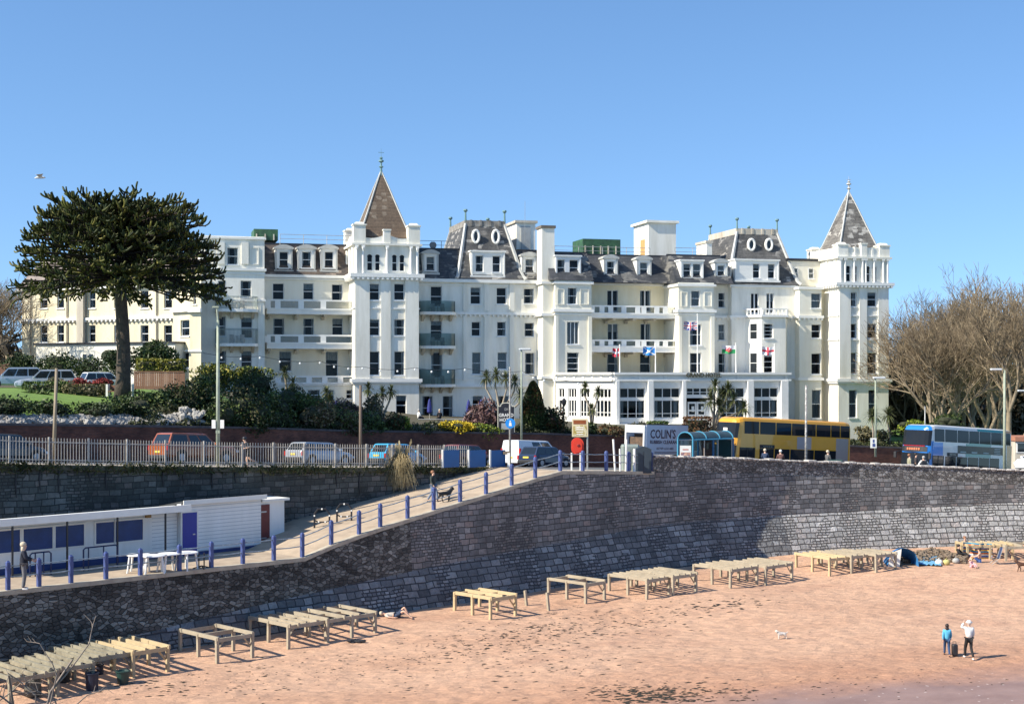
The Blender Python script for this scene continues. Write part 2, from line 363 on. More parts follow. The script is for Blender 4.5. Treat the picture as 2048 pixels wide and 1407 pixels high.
def bz(x,y):
    d=seadist(x,y); z=zbase(x,y)-.062*max(0,d-1.5)
    return z+.10*math.sin(x*.23+y*.31)*math.exp(-abs(d-9)/9)
def apron_top(px): return interp(px,[-500,100,450,900,1300,1700,2100,2600],[1.2,1.3,2.1,3.1,3.8,3.9,4.3,4.3])
# --- sea wall: thing with parts
arc=[0]
for i in range(1,len(edge)): arc.append(arc[-1]+math.hypot(EX[i]-EX[i-1],EY[i]-EY[i-1]))
sw=empty('sea_wall',(edge[14][0],edge[14][1],1),0,'long grey stone sea wall with sloping block apron behind the beach','sea wall')
def strip(name,f0,f1,i0,i1,m,parent,sub=1,nz=1):
    """f(i)->(x,y,z) lower and upper line"""
    mb=MB()
    for i in range(i0,i1):
        for k in range(nz):
            def q(i,t): a=Vector(f0(i));b=Vector(f1(i)); return a.lerp(b,t),arc[i],t*(b-a).length
            c=[q(i,k/nz),q(i+1,k/nz),q(i+1,(k+1)/nz),q(i,(k+1)/nz)]
            zz=[Vector(f0(i)).z,Vector(f0(i+1)).z]
            mb.add([p for p,_,_ in c],[(0,1,2,3)],[[(u,zz[j in (1,2)]+v) for j,(_,u,v) in enumerate(c)]])
    return mb.build(name,m,parent)
def off(i,d,z): return (edge[i][0]-EN[i][0]*d,edge[i][1]-EN[i][1]*d,z)
def f_top(i): return off(i,0,edge[i][2]+.0)
def f_mid(i): z=apron_top(edge[i][3]); return off(i,(edge[i][2]-z)*.07,z)
def f_bot(i):
    z=apron_top(edge[i][3]); o=(edge[i][2]-z)*.07; zb=zbase(edge[i][0],edge[i][1])-.8; return off(i,o+(z-zb)*.5,zb)
iR=[i for i,e in enumerate(edge) if e[3]==819.6][0]; iP=[i for i,e in enumerate(edge) if e[3]==1307.5][0]; iA=[i for i,e in enumerate(edge) if e[3]==1560][0]; N_=len(edge)-1
strip('rubble_face',f_mid,f_top,0,iR,SEA_LEFT,sw); strip('ashlar_face',f_mid,f_top,iR,N_,SEA_ASH,sw)
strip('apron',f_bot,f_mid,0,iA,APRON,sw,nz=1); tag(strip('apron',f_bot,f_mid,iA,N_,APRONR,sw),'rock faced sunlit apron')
# drains
mb=MB()
# parapet
def f_pb(i): return off(i,-.02,edge[i][2]-.02)
def f_pt(i): return off(i,-.02,edge[i][2]+.9)
pp=strip('parapet',f_pb,f_pt,iP,N_,PARA,sw)
mb=MB()
for i in range(iP,N_):
    a=Vector(off(i,-.02,edge[i][2]+.9));b=Vector(off(i+1,-.02,edge[i+1][2]+.9)); na=Vector((EN[i][0],EN[i][1],0));nb=Vector((EN[i+1][0],EN[i+1][1],0))
    mb.add([a+na*.45,b+nb*.45,b+nb*.45-Vector((0,0,1.2)),a+na*.45-Vector((0,0,1.2))],[(0,1,2,3)])
mb.add([off(iP,-.02,edge[iP][2]-.1),off(iP,-.02,edge[iP][2]+.9),off(iP,-.47,edge[iP][2]+.9),off(iP,-.47,edge[iP][2]-.1)],[(0,1,2,3)])
mb.build('parapet_back',COPE,sw)
mb=MB(); rnd=random.Random(5)
def along(s):
    i=int(np.searchsorted(arc,s))-1; i=max(0,min(i,N_-1)); t=(s-arc[i])/(arc[i+1]-arc[i]); L=lambda a,b:a+(b-a)*t
    return L(edge[i][0],edge[i+1][0]),L(edge[i][1],edge[i+1][1]),L(edge[i][2],edge[i+1][2]),math.atan2(EY[i+1]-EY[i],EX[i+1]-EX[i])
s=arc[iP]+.1
while s<arc[N_]-1:
    l=rnd.uniform(.28,.5); x,y,z,a=along(s+l/2); M=Matrix.Translation((x,y,z+.9))@Matrix.Rotation(a,4,'Z'); mb.M=M
    h=rnd.uniform(.06,.15); mb.rbox(-l/2+.015,l/2-.015,-.06+rnd.uniform(-.02,.02),.5,0,h,.035); s+=l
mb.M=None; mb.build('coping',COPE,sw)
# --- deck: promenade + ramp
FX0,FY0,FS=-23.6,66.5,.84
def fence_hit(x,y,nx,ny):  # travel from edge along n until the retaining wall line
    t=(FY0+FS*(x-FX0)-y)/(ny-FS*nx); return t
def fz(px): return interp(px,[-900,15,480,975],[11.2,8.85,8.2,7.5])
i11=[i for i,e in enumerate(edge) if e[3]==1125][0]; i60=[i for i,e in enumerate(edge) if e[3]==609][0]
def deckstrip(i0,i1,name,m,lab):
    mb=MB()
    for i in range(i0,i1):
        q=[]
        for j in (i,i+1):
            x,y,z,px=edge[j]; t=max(.3,fence_hit(x,y,-.7071,.7071)+.3)
            q.append([(x-.7071*u*t,y+.7071*u*t,z) for u in (0,.33,.67,1)])
        for k in range(3): mb.add([q[0][k],q[1][k],q[1][k+1],q[0][k+1]],[(0,1,2,3)])
    return tag(mb.build(name,m),kind='structure')
deckstrip(0,i60,'promenade',CONC,''); deckstrip(i60,i11,'ramp',CONC,'')
# deck kerb coping (small edge stones)
mb=MB()
for i in range(0,iP):
    a=Vector(edge[i][:3]);b=Vector(edge[i+1][:3]); n=Vector((EN[i][0],EN[i][1],0)); 
    for p0,p1 in ((a,b),): mb.add([p0-n*.05+Vector((0,0,.02)),p1-n*.05+Vector((0,0,.02)),p1+n*.32+Vector((0,0,.02)),p0+n*.32+Vector((0,0,.02)),p0-n*.05-Vector((0,0,.16)),p1-n*.05-Vector((0,0,.16))],[(0,1,2,3),(4,5,1,0)])
mb.build('edge_stones',mat('edge_stone',(.50,.44,.33),.9,sc=2,col2=(.33,.28,.22),bmp=.5,bsc=10),sw)
# --- retaining wall with fence line
RW=[]
for px in [-900,-400,-200,-100,15,100,200,300,400,500,600,700,800,900,975]:
    k=(px-1024)/F; Y=(FY0-FS*FX0)/(1-FS*k); RW.append((k*Y,Y,fz(px),px))
RW.append((-.75,FY0+FS*(-.75-FX0),7.5,1000))
rw=empty('retaining_wall',(RW[7][0],RW[7][1],4.2),0,'dark stone retaining wall behind the white beach cafe and ramp','retaining wall')
mb=MB();u=0
for a,b in zip(RW,RW[1:]):
    l=math.hypot(b[0]-a[0],b[1]-a[1])
    mb.add([(a[0],a[1],3.8),(b[0],b[1],3.8),(b[0],b[1],b[2]-.25),(a[0],a[1],a[2]-.25)],[(0,1,2,3)],[[(u,3.8),(u+l,3.8),(u+l,b[2]),(u,a[2])]]); u+=l
mb.build('masonry_face',RETW,rw)
mb=MB()
for a,b in zip(RW,RW[1:]):
    d=Vector((b[0]-a[0],b[1]-a[1],0)).normalized(); n=Vector((-d.y,d.x,0)); A=Vector(a[:3]);B=Vector(b[:3])
    q=[A-n*.12-Vector((0,0,.25)),B-n*.12-Vector((0,0,.25)),B-n*.12,A-n*.12,A+n*.6,B+n*.6]
    mb.add(q,[(0,1,2,3),(3,2,5,4)])
mb.build('capping',mat('mossy_cap',(.13,.11,.08),.95,sc=3,col2=(.06,.07,.035),bmp=.8,bsc=8),rw)
mb=MB(); rnd=random.Random(9)   # weep stains: dark pipes/roots down the face
for a,b in zip(RW[3:],RW[4:]):
    d=Vector((b[0]-a[0],b[1]-a[1],0)); n=Vector((-d.y,d.x,0)).normalized()
    for t in (.2,.75):
        if rnd.random()<.8:
            p=Vector(a[:3])+d*(t+rnd.uniform(-.1,.1)); L_=rnd.uniform(.5,1.5); mb.tube([p-n*.05-Vector((0,0,.2)),p-n*.06-Vector((.05,0,.2+L_*.5)),p-n*.05-Vector((0,0,.2+L_))],[.03,.045,.02],5)
build_each(mb,'hanging_root',BLACK,rw)
# --- road area
BW=[(-75,28),(-50,57),(-34,76),(-20.5,92),(-9,104),(3,113),(9,117),(20,121.5),(32,126),(45,131),(70,140),(110,152)]
def bwtop(x,y): return ZP(interp(1024+x/y*F,[0,500,700,1100,1240,1700,2048],[850,857,863,869,873,893,905]),y)
Bd=[(a[0],a[1],a[2]) for a in RW]+[(edge[i][0]+EN[i][0]*.0,edge[i][1]+EN[i][1]*.0,edge[i][2]) for i in range(i11,N_+1)]
def proj_bw(x,y):   # nearest along direction (-.55,.83) hits brick wall polyline
    dx,dy=-.5,.866
    best=None
    for a,b in zip(BW,BW[1:]):
        ex,ey=b[0]-a[0],b[1]-a[1]; den=dx*ey-dy*ex
        if abs(den)<1e-9: continue
        t=((a[0]-x)*ey-(a[1]-y)*ex)/den; s_=((a[0]-x)*dy-(a[1]-y)*dx)/den
        if t>0 and -.001<=s_<=1.001 and (best is None or t<best): best=t
    return (x+dx*(best or 20),y+dy*(best or 20))
rows=[0,.06,.12,.3,.6,.88,1]
grid=[]
for x,y,z in Bd:
    h=proj_bw(x,y); r=[]
    for t in rows:
        X=x+(h[0]-x)*t;Y=y+(h[1]-y)*t; f=min(1,t/.3); r.append((X,Y,z*(1-f)+rz(X,Y)*f))
    grid.append(r)
mb=MB(); mp=MB()
for a,b in zip(grid,grid[1:]):
    for k in range(len(rows)-1):
        (mp if k<1 else mb).add([a[k],b[k],b[k+1],a[k+1]],[(0,1,2,3)])
tag(mb.build('road',ASPH),kind='structure'); tag(mp.build('pavement',PAVE),kind='structure')
# --- brick wall
bw=empty('brick_wall',(-9,104,6),0,'long dark red brick boundary wall between the road and the hotel garden','wall')
mb=MB();cp=MB();u=0;sub=[]
for a,b in zip(BW,BW[1:]):
    for t in (0,.25,.5,.75): sub.append((a[0]+(b[0]-a[0])*t,a[1]+(b[1]-a[1])*t))
sub.append(BW[-1])
for a,b in zip(sub,sub[1:]):
    l=math.hypot(b[0]-a[0],b[1]-a[1]); d=Vector((b[0]-a[0],b[1]-a[1],0)).normalized(); n=Vector((-d.y,d.x,0))
    za,zb_=bwtop(*a),bwtop(*b); ga,gb=rz(*a)-1,rz(*b)-1
    mb.add([(a[0],a[1],ga),(b[0],b[1],gb),(b[0],b[1],zb_),(a[0],a[1],za)],[(0,1,2,3)],[[(u,ga),(u+l,gb),(u+l,zb_),(u,za)]]); u+=l
    A=Vector((a[0],a[1],za));B=Vector((b[0],b[1],zb_)); up=Vector((0,0,.14))
    cp.add([A-n*.06,B-n*.06,B-n*.06+up,A-n*.06+up,A+n*.4+up,B+n*.4+up,A+n*.4-up*8,B+n*.4-up*8],[(0,1,2,3),(3,2,5,4),(4,5,7,6)])
mb.build('brick_face',BRICK,bw); cp.build('coping',mat('brick_coping',(.13,.10,.10),.9,sc=2,col2=(.05,.05,.05)),bw)
# --- garden terrain
def gx(x): return interp(x,[-60,-33,-29,-26,-20,-14,-8,0,10,20,30,40,60],[12.3,11.9,11.4,11.2,10.8,9.4,8.7,8.4,8.0,7.6,6.6,5.6,5.2])
def gdz(x,y):
    # ground behind the brick wall
    j=min(range(len(sub)),key=lambda i:(sub[i][0]-x)**2+(sub[i][1]-y)**2); d=math.hypot(sub[j][0]-x,sub[j][1]-y)
    f=min(1,max(0,(d-1)/6)); f=f*f*(3-2*f); return (bwtop(*sub[j])-.1)*(1-f)+max(gx(x),4.9)*f
DS=[.35,1.5,3,5,7.5,11,16,24,36,55,90,160]
gr=[]
for (x,y),(nx,ny) in zip(sub,normals(sub)):
    nx,ny=(-.25,.97)
    gr.append([(x+nx*d,y+ny*d,gdz(x+nx*d,y+ny*d)) for d in DS])
GRASS=mat('lawn_grass',(.16,.26,.04),.95,sc=1.5,col2=(.10,.18,.03),bmp=.8,bsc=30)
SOIL=mat('garden_soil',(.10,.075,.05),.95,sc=1.2,col2=(.05,.06,.025),bmp=.8,bsc=6)
mb=MB()
for a,b in zip(gr,gr[1:]):
    for k in range(len(DS)-1):
        cx=(a[k][0]+b[k+1][0])/2
        mb.mi=1 if (cx<-24 and 2<=k<=7) or cx>38 else 0
        mb.add([a[k],b[k],b[k+1],a[k+1]],[(0,1,2,3)])
tag(mb.build('garden_ground',[SOIL,GRASS],smooth=True),kind='structure')
mb=MB(); mb.add([(-3500,125,4.6),(3500,125,4.6),(3500,5000,4.6),(-3500,5000,4.6)],[(0,1,2,3)])
tag(mb.build('park_ground',mat('park_grass',(.10,.15,.03),.95,sc=.1,col2=(.13,.12,.05))),kind='structure')
# --- beach
xs=np.arange(-60,75,1.2); ys=np.arange(10,103,1.2)
V=[];
for y in ys:
    for x in xs:
        d=seadist(x,y); V.append((x,y,bz(x,y) if d>-1 else zbase(x,y)-.5))
nx_=len(xs); Fc=[(j*nx_+i,j*nx_+i+1,(j+1)*nx_+i+1,(j+1)*nx_+i) for j in range(len(ys)-1) for i in range(nx_-1)]
tag(npmesh('beach_sand',V,Fc,SAND,smooth=True,origin=(0,0,0)),kind='structure')
mb=MB(); prof=[(-8,11),(0,10.9),(6,10.2),(12,9.3),(18,7.9),(26,4),(33,.6),(36,-1)]
for a,b in zip(prof,prof[1:]):
    for x0,x1 in ((-40,-10),(-10,0),(0,20)): mb.add([(x0,a[0],a[1]),(x1,a[0],a[1]-.6),(x1,b[0],b[1]-.6),(x0,b[0],b[1])],[(0,1,2,3)])
tag(mb.build('cliff_bank',SOIL),kind='structure')
# --- seaweed litter
rnd=random.Random(3); nr=np.random.default_rng(3)
V=[];Fc=[]
def clump(x,y,r):
    z=bz(x,y); b=len(V); n=7; a0=rnd.random()*6; st=rnd.uniform(1.5,3.2)
    V.append((x,y,z+.02+r*.22))
    for k in range(n):
        a=a0+k*2*math.pi/n; q=r*rnd.uniform(.35,1.2); dx,dy=q*math.cos(a)*st,q*math.sin(a)*.9
        V.append((x+dx*.96-dy*.28,y+dy*.96+dx*.28,z+.006))
    for k in range(n): Fc.append((b,b+1+k,b+1+(k+1)%n))
def pxg(px,py):
    Y=60.0
    for _ in range(12):
        x=PX(px,Y); z=bz(x,Y); Y=(ZC-z)*F/(py-HZ)
    return PX(px,Y),Y
def patch(px0,px1,py0,py1,n,r0,r1,shear=0):
    for _ in range(n):
        px=rnd.gauss((px0+px1)/2,(px1-px0)/4); py=rnd.gauss((py0+py1)/2,(py1-py0)/4)+shear*(px-(px0+px1)/2)
        x,y=pxg(px,py); clump(x,y,rnd.uniform(r0,r1))
patch(1150,1520,1365,1407,260,.02,.09); patch(1180,1400,1380,1407,110,.03,.10); patch(380,700,1300,1407,110,.012,.055,-.1)
patch(880,1420,1210,1300,420,.012,.075,-.14); patch(640,1150,1270,1330,230,.012,.055,-.15); patch(1340,1560,1195,1225,60,.03,.10,-.12)
patch(700,1400,1300,1380,110,.02,.07,-.1); patch(1500,2000,1330,1400,50,.02,.05); patch(180,420,1340,1400,60,.02,.07)
npmesh('seaweed',V,Fc,mat('dry_seaweed',(.035,.03,.02),.9,var=.2)); tag(bpy.data.objects['seaweed'],kind='stuff')

def deck_at(px,py):
    Y=78.
    for _ in range(30):
        x=PX(px,Y); X=(x+Y-78.5)/2; z=deckz(1024+X/(X+78.5)*F); Y=.5*Y+.5*(ZC-z)*F/(py-HZ)
    x=PX(px,Y); X=(x+Y-78.5)/2; return (x,Y,deckz(1024+X/(X+78.5)*F))
# ================= hotel
HA=rad(14.5); HC,HS=math.cos(HA),math.sin(HA)
HP=Vector((PX(771,146),146,0)); HO=HP+Vector((-HS,HC,0))*2.7
HM=Matrix.Translation(HO)@Matrix.Rotation(HA,4,'Z')
class Fr:
    def __init__(s,M): s.M=M; s.o=M.translation; a=M.to_euler().z; s.c,s.s=math.cos(a),math.sin(a)
    def x(s,px,ly):
        k=(px-1024)/F; return (k*(s.o.y+ly*s.c)-s.o.x+ly*s.s)/(s.c-k*s.s)
    def Y(s,lx,ly): return s.o.y+lx*s.s+ly*s.c
    def z(s,py,lx,ly): return ZP(py,s.Y(lx,ly))
HF=Fr(HM)
hotel=empty('seaside_hotel',(HO.x,HO.y,7),HA,'large white Victorian seaside hotel with two spired towers and slate mansard roofs','hotel')
def slatemat(name,c1,c2,c3,patch=.62,rows=.35):
    m,nt,b=newmat(name); co=node(nt,'TexCoord').outputs['Object']
    v=node(nt,'Mapping'); v.inputs['Scale'].default_value=(1.6,1.6,2.6); nt.links.new(co,v.inputs[0])
    n=node(nt,'TexVoronoi',Scale=1.1,Randomness=.6); n.distance='CHEBYCHEV'; nt.links.new(v.outputs[0],n.inputs['Vector'])
    sp=node(nt,'SeparateColor'); nt.links.new(n.outputs['Color'],sp.inputs[0])
    c=mixc(nt,ramp(nt,noise(nt,co,.5,6,.7),[(.38,0),(.62,1)]),c1,c2)
    pm=mixc(nt,1.0,ramp(nt,sp.outputs[0],[(patch,0),(patch+.03,1)]),ramp(nt,noise(nt,co,.35,3),[(.45,0),(.55,1)]),'MULTIPLY')
    c=mixc(nt,pm,c,c3); sz=node(nt,'SeparateXYZ'); nt.links.new(co,sz.inputs[0])
    wv=node(nt,'Math',operation='MODULO'); mm=node(nt,'Math',operation='MULTIPLY'); nt.links.new(sz.outputs[2],mm.inputs[0]); mm.inputs[1].default_value=1/rows; nt.links.new(mm.outputs[0],wv.inputs[0]); wv.inputs[1].default_value=1
    ln=ramp(nt,wv.outputs[0],[(0,.55),(.2,1),(1,.92)]); c=mixc(nt,1.0,c,ln,'MULTIPLY'); c=mixc(nt,.7,c,ramp(nt,noise(nt,co,5,6,.8),[(.3,.5),(.7,1.4)]),'MULTIPLY')
    nt.links.new(c,b.inputs['Base Color']); b.inputs['Roughness'].default_value=.75; bump(nt,noise(nt,co,6,5),b,.5,.05); MT[name]=m; return m
SLATE=slatemat('mansard_slate',(.03,.034,.04),(.07,.072,.078),(.21,.20,.18),.66)
SLATE2=slatemat('pavilion_slate',(.055,.055,.055),(.12,.115,.108),(.34,.32,.29),.66)
SPIRE1=slatemat('brown_tile',(.11,.075,.05),(.17,.12,.08),(.24,.19,.14),.85)
SPIRE2=slatemat('grey_tile',(.10,.09,.08),(.24,.22,.19),(.46,.43,.38),.55)
BROWNROOF=slatemat('weathered_tile',(.12,.09,.07),(.05,.045,.045),(.25,.2,.16),.8)
D_=.22
WC=[0]
wr=random.Random(11)
def window(fr,mb_hole,x0,x1,z0,z1,y,typ='sash',parent=None,name='window',curt=None):
    """sash window set D_ behind plane y; parent part"""
    parent=parent or hotel
    WC[0]+=1
    f=MB(fr.M); yo=y+D_; t=.07
    f.box(x0,x0+t,yo-.05,yo+.03,z0,z1); f.box(x1-t,x1,yo-.05,yo+.03,z0,z1); f.box(x0+t,x1-t,yo-.05,yo+.03,z0,z0+t); f.box(x0+t,x1-t,yo-.05,yo+.03,z1-t,z1)
    zm=(z0+z1)/2
    if typ in('sash','tall'): f.box(x0+t,x1-t,yo-.06,yo+.02,zm-.035,zm+.035)
    if typ=='french':
        xm=(x0+x1)/2; f.box(xm-.07,xm+.07,yo-.06,yo+.02,z0+t,z1-t)
    if typ=='bars':
        for i in (1,2): x=x0+(x1-x0)*i/3; f.box(x-.04,x+.04,yo-.06,yo+.02,z0+t,z1-t)
    if typ=='three':
        for q in (.25,.5,.75): f.box(x0+t,x1-t,yo-.055,yo+.02,z0+(z1-z0)*q-.03,z0+(z1-z0)*q+.03)
    f.box(x0-.08,x1+.08,y-.09,y+.02,z0-.12,z0-.004)   # sill
    w_=f.build(name,WINF,parent)
    p=MB(fr.M); p.add([(x0+t,yo,z0+t),(x1-t,yo,z0+t),(x1-t,yo,z1-t),(x0+t,yo,z1-t)],[(0,1,2,3)]); p.build('pane',GLASS,w_)
    c=wr.random() if curt is None else curt
    if c<.85:
        q=MB(fr.M); w=x1-x0
        if c<.5: rs=[(x0+.05,x0+w*(.14+.2*wr.random())),(x1-w*(.14+.2*wr.random()),x1-.05)]; zt=z0+.1
        elif c<.62: rs=[(x0+.05,x1-.05)]; zt=z0+.1
        else: rs=[(x0+.05,x1-.05)]; zt=z1-(z1-z0)*wr.uniform(.2,.5)
        for a,b in rs:
            n=max(3,int((b-a)/.12)); pts=[(a+(b-a)*i/n,yo+.10+.04*(i%2)) for i in range(n+1)]
            for u,v in zip(pts,pts[1:]): q.add([(u[0],u[1],zt),(v[0],v[1],zt),(v[0],v[1],z1-.08),(u[0],u[1],z1-.08)],[(0,1,2,3)])
        q.build('curtain',CURT,w_)
    return w_
def holed(mb,x0,x1,y,z0,z1,holes,depth=D_+.02,back=1.1):
    """front wall at plane y with rectangular holes; reveals; dark room behind (material 1)"""
    hs_=[(max(x0+.02,a),min(x1-.02,b),max(z0+.02,c),min(z1-.02,d)) for a,b,c,d in holes]
    X=sorted({x0,x1,*[h[0] for h in hs_],*[h[1] for h in hs_]}); Z=sorted({z0,z1,*[h[2] for h in hs_],*[h[3] for h in hs_]})
    for i in range(len(X)-1):
        for j in range(len(Z)-1):
            cx,cz=(X[i]+X[i+1])/2,(Z[j]+Z[j+1])/2
            if any(h[0]<cx<h[1] and h[2]<cz<h[3] for h in hs_): continue
            mb.add([(X[i],y,Z[j]),(X[i+1],y,Z[j]),(X[i+1],y,Z[j+1]),(X[i],y,Z[j+1])],[(0,1,2,3)])
    for a,b,c,d in hs_:
        mb.mi=0; yb=y+depth+.05
        mb.add([(a,y,c),(b,y,c),(b,y,d),(a,y,d),(a,yb,c),(b,yb,c),(b,yb,d),(a,yb,d)],[(0,4,5,1),(1,5,6,2),(2,6,7,3),(3,7,4,0)])
        mb.mi=1; y2=y+back
        mb.add([(a,yb,c),(b,yb,c),(b,yb,d),(a,yb,d),(a,y2,c),(b,y2,c),(b,y2,d),(a,y2,d)],[(0,4,5,1),(1,5,6,2),(2,6,7,3),(3,7,4,0),(4,7,6,5)]); mb.mi=0
def section(name,pxl,pxr,ly,ptop,pbot,wins,mats=WHITE,back=10,fr=HF,bands=(),pil=(),panels=(),zb=None,label=None):
    x0,x1=fr.x(pxl,ly),fr.x(pxr,ly); xm=(x0+x1)/2; z1=fr.z(ptop,xm,ly); z0=zb if zb is not None else (fr.z(pbot,xm,ly) if pbot else 5.0)
    holes=[];W_=[]
    for w_ in wins:
        a,b,c,d=w_[:4]; typ=w_[4] if len(w_)>4 else 'sash'
        hx0,hx1=fr.x(a,ly),fr.x(b,ly); hm=(hx0+hx1)/2; h=(hx0,hx1,fr.z(d,hm,ly),fr.z(c,hm,ly)); holes.append(h); W_.append((h,typ,w_[5] if len(w_)>5 else None))
    mb=MB(fr.M); holed(mb,x0,x1,ly,z0,z1,holes)
    mb.add([(x0,ly,z0),(x1,ly,z0),(x1,ly+back,z0),(x0,ly+back,z0),(x0,ly,z1),(x1,ly,z1),(x1,ly+back,z1),(x0,ly+back,z1)],[(4,5,6,7),(1,2,6,5),(2,3,7,6),(3,0,4,7)])
    for p in pil:      # vertical pilasters (pxa,pxb,py0,py1)
        a,b=fr.x(p[0],ly),fr.x(p[1],ly); mb.box(a,b,ly-.16,ly-.002,fr.z(p[3],a,ly),fr.z(p[2],a,ly))
    for p in panels:   # raised frame panels
        a,b=fr.x(p[0],ly),fr.x(p[1],ly); c,d=fr.z(p[3],a,ly),fr.z(p[2],a,ly); t=.09
        for q in ((a,b,c,c+t),(a,b,d-t,d),(a,a+t,c+t,d-t),(b-t,b,c+t,d-t)): mb.box(q[0],q[1],ly-.07,ly-.002,q[2],q[3])
    M_=mats if isinstance(mats,list) else [mats,ROOM]
    o=mb.build('wall',M_,hotel); 
    if label: o['label']=label
    if bands:
        cb=MB(fr.M)
        for b in bands:   # (py_top, thickness m, protrude)
            z=fr.z(b[0],xm,ly); p=b[2]; cb.box(x0-p,x1+p,ly-p,ly+back-.3,z-b[1],z)
            if len(b)>3:
                n=int((x1-x0)/.5)
                for i in range(n+1):
                    xx=x0+(x1-x0)*i/n; cb.box(xx-.1,xx+.1,ly-p+.05,ly-.003,z-b[1]-.22,z-b[1]+.001)
        build_each(cb,'cornice',TRIM,hotel)
    for h,typ,cu in W_: window(fr,mb,h[0],h[1],h[2],h[3],ly,typ,name=('french_door' if typ=='french' else 'window'),curt=cu)
    return x0,x1,z0,z1
LY=dict(T1=-2.7,B=1.5,A=-2.2,C=0,D1=-2.25,D2=-2.9,E=1.5,Fx=-2.9,G=-.8,H=-1.6,I=-2.8,T2=-5)
# --- front block A
section('A',400,529,LY['A'],472,None,[(454,476,495,529),(481,503,561,594.5),(434,452,632,672,'sash'),(481.5,505,634,676),(436,453,701,745),(482,504,701,745),(436,452,561,592)],bands=[(536,.25,.18),(474,.2,.15),(598,.2,.12),(545,.12,.08)],panels=[(410,428,494,528),(500,518,494,529)],pil=[(434,449,484,528),(483,497,484,528),(516,529,610,745)],label='grey white end block')
# --- section B
section('B',527,712,LY['B'],549,None,[(545,568,566,599),(606,627,566,599),(663,685,568,601),(546,569,636,670),(606,628,636,670),(664,686,636,670),(558,583,702,742,'tall'),(651,676,702,755,'tall')],mats=[CREAM2,ROOM],bands=[(550,.3,.35),(557,.15,.2)],back=9)
section('B0',527,712,LY['B']-2.6,757,None,[(562,581,779,800),(652,668,779,800),(692,705,779,797),(615,640,779,800)],mats=[CREAM2,ROOM],back=3,bands=[])
